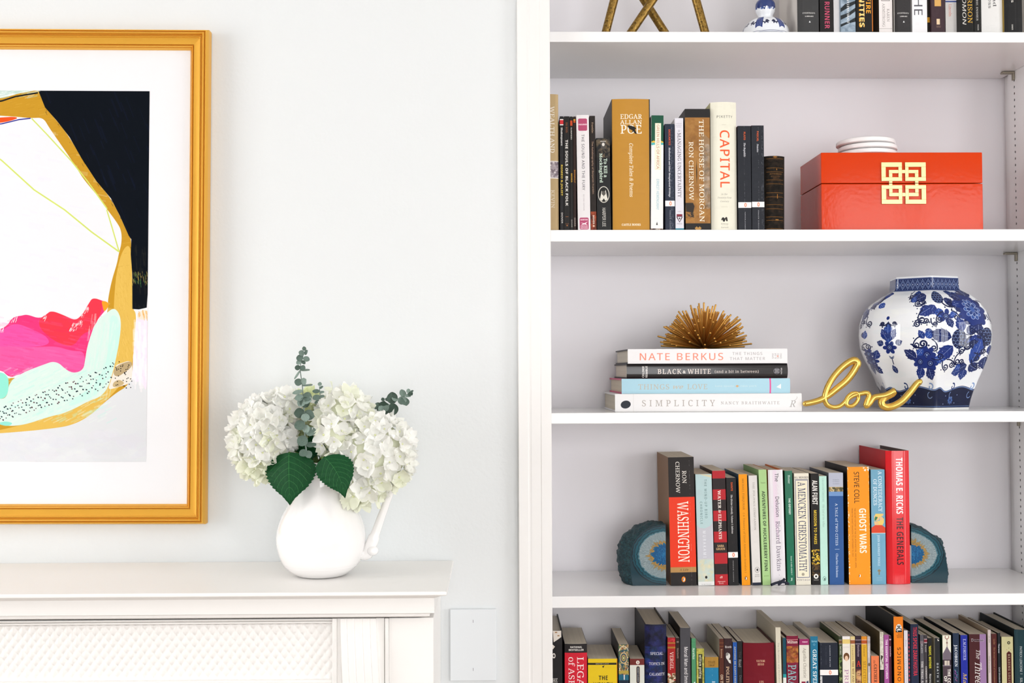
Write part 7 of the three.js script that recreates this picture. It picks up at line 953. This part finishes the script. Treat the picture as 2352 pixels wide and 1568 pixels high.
// ---------- agate bookends ----------
function agate(label, outlinePx, facePx, mirror, z, crop) {
  const [ox, oy, K] = crop, sh = SH[3].top, Q = ([a, b], dz = 0) => P(ox + a * K, oy + b * K, z + dz);
  const out = outlinePx.map((p) => Q(p)), cx = out.reduce((s, p) => s + p.x, 0) / out.length, t = thing('agate_bookend', label, 'bookend', [cx, sh + 0.0003, z], 'pair of agate bookends');
  const base = Math.min(...out.map((p) => p.y));
  const loc = (pts) => pts.map((p) => { const q = Q(p); return new THREE.Vector3(q.x - cx, Math.max(0, q.y - base), 0); });
  const resample = (pts, n) => { const c = new THREE.CatmullRomCurve3(pts, false, 'centripetal', 0.5); return c.getSpacedPoints(n); };
  const N = 64;
  const resampleFoot = (pts) => { const a = resample(pts, N - 12), e = pts[pts.length - 1].x, f = a[0].x; return [...Array.from({ length: 12 }, (_, i) => new THREE.Vector3(e + (f - e) * i / 12, 0, 0)), ...a]; };
  const face = resampleFoot(loc(facePx)), rind = resampleFoot(loc(outlinePx));   // from the foot round to the foot beside the books
  const xin = mirror ? Math.min(...face.map((p) => p.x)) : Math.max(...face.map((p) => p.x));
  // polished face: fan of rings toward a point on the inner edge
  const cy = face.reduce((m, p) => Math.max(m, p.y), 0) * 0.5, RINGS = 28, core = new THREE.Vector3(xin, cy, 0), cell = 1;
  const CV = canvas(768, 768), x = CV.getContext('2d');
  const bb = new THREE.Box2().setFromPoints(face.map((p) => new THREE.Vector2(p.x, p.y))), sx = bb.max.x - bb.min.x, sy = bb.max.y - bb.min.y;
  const put = (p, s, wob = 0) => [((core.x + (p.x - core.x) * s + wob) - bb.min.x) / sx * 768, (1 - ((core.y + (p.y - core.y) * s + wob) - bb.min.y) / sy) * 768];
  const upper = face.filter((p) => p.y >= cy * 0.98), bands = [...upper.slice().reverse().map((p) => new THREE.Vector3(p.x, 2 * cy - p.y, 0)).reverse().sort((a, b) => a.y - b.y), ...upper];
  const ring = (s, col, jag) => { x.fillStyle = col; x.beginPath(); bands.forEach((p, i) => { const q = put(p, s + jag * perlin.noise(i * 0.55, s * 9, mirror ? 3 : 7) + jag * 0.6 * perlin.noise(i * 1.7, s * 5, 2)); x[i ? 'lineTo' : 'moveTo'](...q); }); x.closePath(); x.fill(); };
  x.fillStyle = '#12343f'; x.fillRect(0, 0, 768, 768);
  ring(0.985, '#081f28', 0); ring(0.95, '#12414e', 0.03); ring(0.91, '#0a2b36', 0.03); ring(0.88, '#134c5a', 0.035); ring(0.82, '#0c3542', 0.035); ring(0.79, '#3c6a76', 0.035); ring(0.76, '#7f8d90', 0.03);
  x.save(); x.beginPath(); bands.forEach((p, i) => x[i ? 'lineTo' : 'moveTo'](...put(p, 0.75))); x.clip();
  for (let i = 0; i < 2600; i++) { const a = rnd(), p = bands[Math.floor(a * bands.length)], s0 = rr(0.32, 0.72), q = put(p, s0), q2 = put(p, s0 + rr(0.02, 0.07)); x.strokeStyle = ['rgba(160,178,182,0.3)', 'rgba(104,122,128,0.35)', 'rgba(66,88,96,0.3)', 'rgba(206,214,214,0.22)'][i & 3]; x.lineWidth = 1 + rnd() * 5; x.beginPath(); x.moveTo(...q); x.lineTo(...q2); x.stroke(); }
  x.restore();
  ring(0.5, '#857a5e', 0.10); ring(0.46, '#a07a38', 0.11); ring(0.43, '#756f50', 0.12); ring(0.41, '#b07e30', 0.11); ring(0.38, '#1a5f80', 0.10); ring(0.35, '#0a4c7c', 0.10);
  for (let i = 0; i < 420; i++) { const p = bands[Math.floor(rnd() * bands.length)], q = put(p, rr(0, 0.3)); x.fillStyle = ['rgba(30,120,170,0.4)', 'rgba(8,60,110,0.4)', 'rgba(60,150,190,0.25)'][i % 3]; x.beginPath(); x.ellipse(q[0], q[1], 2 + rnd() * 9, 2 + rnd() * 9, 0, 0, 7); x.fill(); }
  const pos = [], uv = [], idx = [];
  for (let j = 0; j <= RINGS; j++) face.forEach((p) => { const s = j / RINGS, q = [core.x + (p.x - core.x) * s, core.y + (p.y - core.y) * s]; pos.push(...q, 0); uv.push((q[0] - bb.min.x) / sx, (q[1] - bb.min.y) / sy); });
  const n1 = N + 1; for (let j = 0; j < RINGS; j++) for (let i = 0; i < N; i++) { const a = j * n1 + i, b = a + 1, c = a + n1, d = c + 1; if (mirror) idx.push(a, c, b, b, c, d); else idx.push(a, b, c, b, d, c); }
  const fg = new THREE.BufferGeometry(); fg.setAttribute('position', new THREE.Float32BufferAttribute(pos, 3)); fg.setAttribute('uv', new THREE.Float32BufferAttribute(uv, 2)); fg.setIndex(idx); fg.computeVertexNormals();
  if (fg.attributes.normal.getZ(n1 * 10 + 20) < 0) { const ix = fg.index.array; for (let i = 0; i < ix.length; i += 3) { const s = ix[i]; ix[i] = ix[i + 1]; ix[i + 1] = s; } fg.computeVertexNormals(); }
  const fm = part('polished_face', fg, new THREE.MeshPhysicalMaterial({ map: canvasTexture(CV), roughness: 0.2, specularIntensity: 0.5, side: THREE.DoubleSide }), t); fm.userData.label = 'polished banded agate with blue crystal centre';
  // rough rind: swells behind the face to the outline, then closes behind
  const D = 0.075, steps = 16;
  const rg = grid(N, steps, (u, v) => {
    const i = Math.round(u * N), f = face[i], r = rind[i], sw = Math.sin(Math.min(1, v * 2.2) * Math.PI / 2), shrink = v > 0.6 ? 1 - 0.55 * ((v - 0.6) / 0.4) ** 2 : 1;
    let X = f.x + (r.x - f.x) * sw, Y = f.y + (r.y - f.y) * sw; X = core.x + (X - core.x) * shrink; Y = Y * (v > 0.6 ? 1 - 0.3 * ((v - 0.6) / 0.4) ** 2 : 1);
    const nz = v > 0.02 && Y > 0.002 ? 0.0035 * perlin.noise(X * 160, Y * 160, v * 5) + 0.002 * perlin.noise(X * 420, Y * 420, v * 14) : 0, dx = X - core.x, dy = Y - cy, l = Math.hypot(dx, dy) + 1e-6;
    return [X + dx / l * nz * 1.3, Math.max(0, Y + dy / l * nz), -v * D];
  });
  const cr = canvas(256, 256), y2 = cr.getContext('2d'); y2.fillStyle = '#0d2f38'; y2.fillRect(0, 0, 256, 256); for (let i = 0; i < 1800; i++) { y2.fillStyle = ['rgba(60,116,118,0.35)', 'rgba(8,24,30,0.45)', 'rgba(24,84,100,0.4)', 'rgba(96,120,112,0.25)'][i & 3]; y2.beginPath(); y2.ellipse(rnd() * 256, rnd() * 256, 1 + rnd() * 6, 1 + rnd() * 4, rnd() * 3, 0, 7); y2.fill(); }
  const rt = canvasTexture(cr); rt.repeat.set(4, 1.5);
  const rm = part('rind', rg, new THREE.MeshPhysicalMaterial({ map: rt, roughness: 0.55, side: THREE.DoubleSide, bumpMap: rt, bumpScale: 0.002 }), t); rm.userData.label = 'rough dark teal stone rind';
  return t;
}
seedState = 4242;
agate('dyed blue agate bookend against the thick red and black paperback', [[150, 1342], [118, 1290], [104, 1200], [95, 1110], [102, 1020], [130, 930], [175, 880], [225, 845], [300, 797], [380, 775], [450, 770], [518, 778]], [[214, 1342], [200, 1250], [192, 1150], [196, 1050], [215, 960], [250, 900], [300, 850], [360, 812], [420, 792], [470, 784], [500, 780], [518, 779]], false, -0.103, [1400, 1010, 0.24876]);
agate('dyed blue agate bookend against the tall glossy red hardback', [[1632, 1316], [1637, 1240], [1626, 1150], [1610, 1060], [1590, 990], [1570, 930], [1545, 915], [1510, 908], [1440, 860], [1360, 815], [1300, 800], [1264, 798]], [[1592, 1318], [1594, 1250], [1588, 1170], [1576, 1080], [1554, 1000], [1524, 940], [1480, 896], [1430, 862], [1380, 836], [1330, 814], [1295, 804], [1264, 800]], true, -0.112, [1770, 1000, 0.2551]);

// navy bookmark tassel lying at the foot of the books
{
  const z = -0.09, K = 0.2551, sh = SH[3].top, Q = (cx, cy, dz = 0) => { const p = P(1770 + cx * K, 1000 + cy * K, z + dz); return p; };
  const c0 = Q(80, 1330); c0.y = sh + 0.0002;
  const t = thing('bookmark_tassel', 'navy cord bookmark tassel lying under the pearly white and bottle green books', 'tassel', c0.toArray());
  const cord = std('#1b1f31', 0.85);
  const strand = (pts, r) => part('cord', tube(pts.map(([a, b, dz]) => { const p = Q(a, b, dz); p.y = Math.max(p.y, sh + r + 0.0004); return p.sub(c0); }), r, 24, 7), cord, t);
  strand([[4, 1345, 0.018], [40, 1330, 0.016], [80, 1318, 0.014], [112, 1305, 0.012], [126, 1290, 0.010]], 0.0026);
  strand([[10, 1342, 0.020], [60, 1326, 0.018], [105, 1320, 0.016], [150, 1326, 0.014], [165, 1338, 0.014]], 0.0022);
  strand([[70, 1345, 0.022], [90, 1330, 0.02], [110, 1316, 0.016], [130, 1322, 0.014], [140, 1340, 0.016]], 0.002);
}

scene.traverse((o) => { if (o.isMesh) { o.castShadow = true; o.receiveShadow = true; } });
renderer.render(scene, camera);
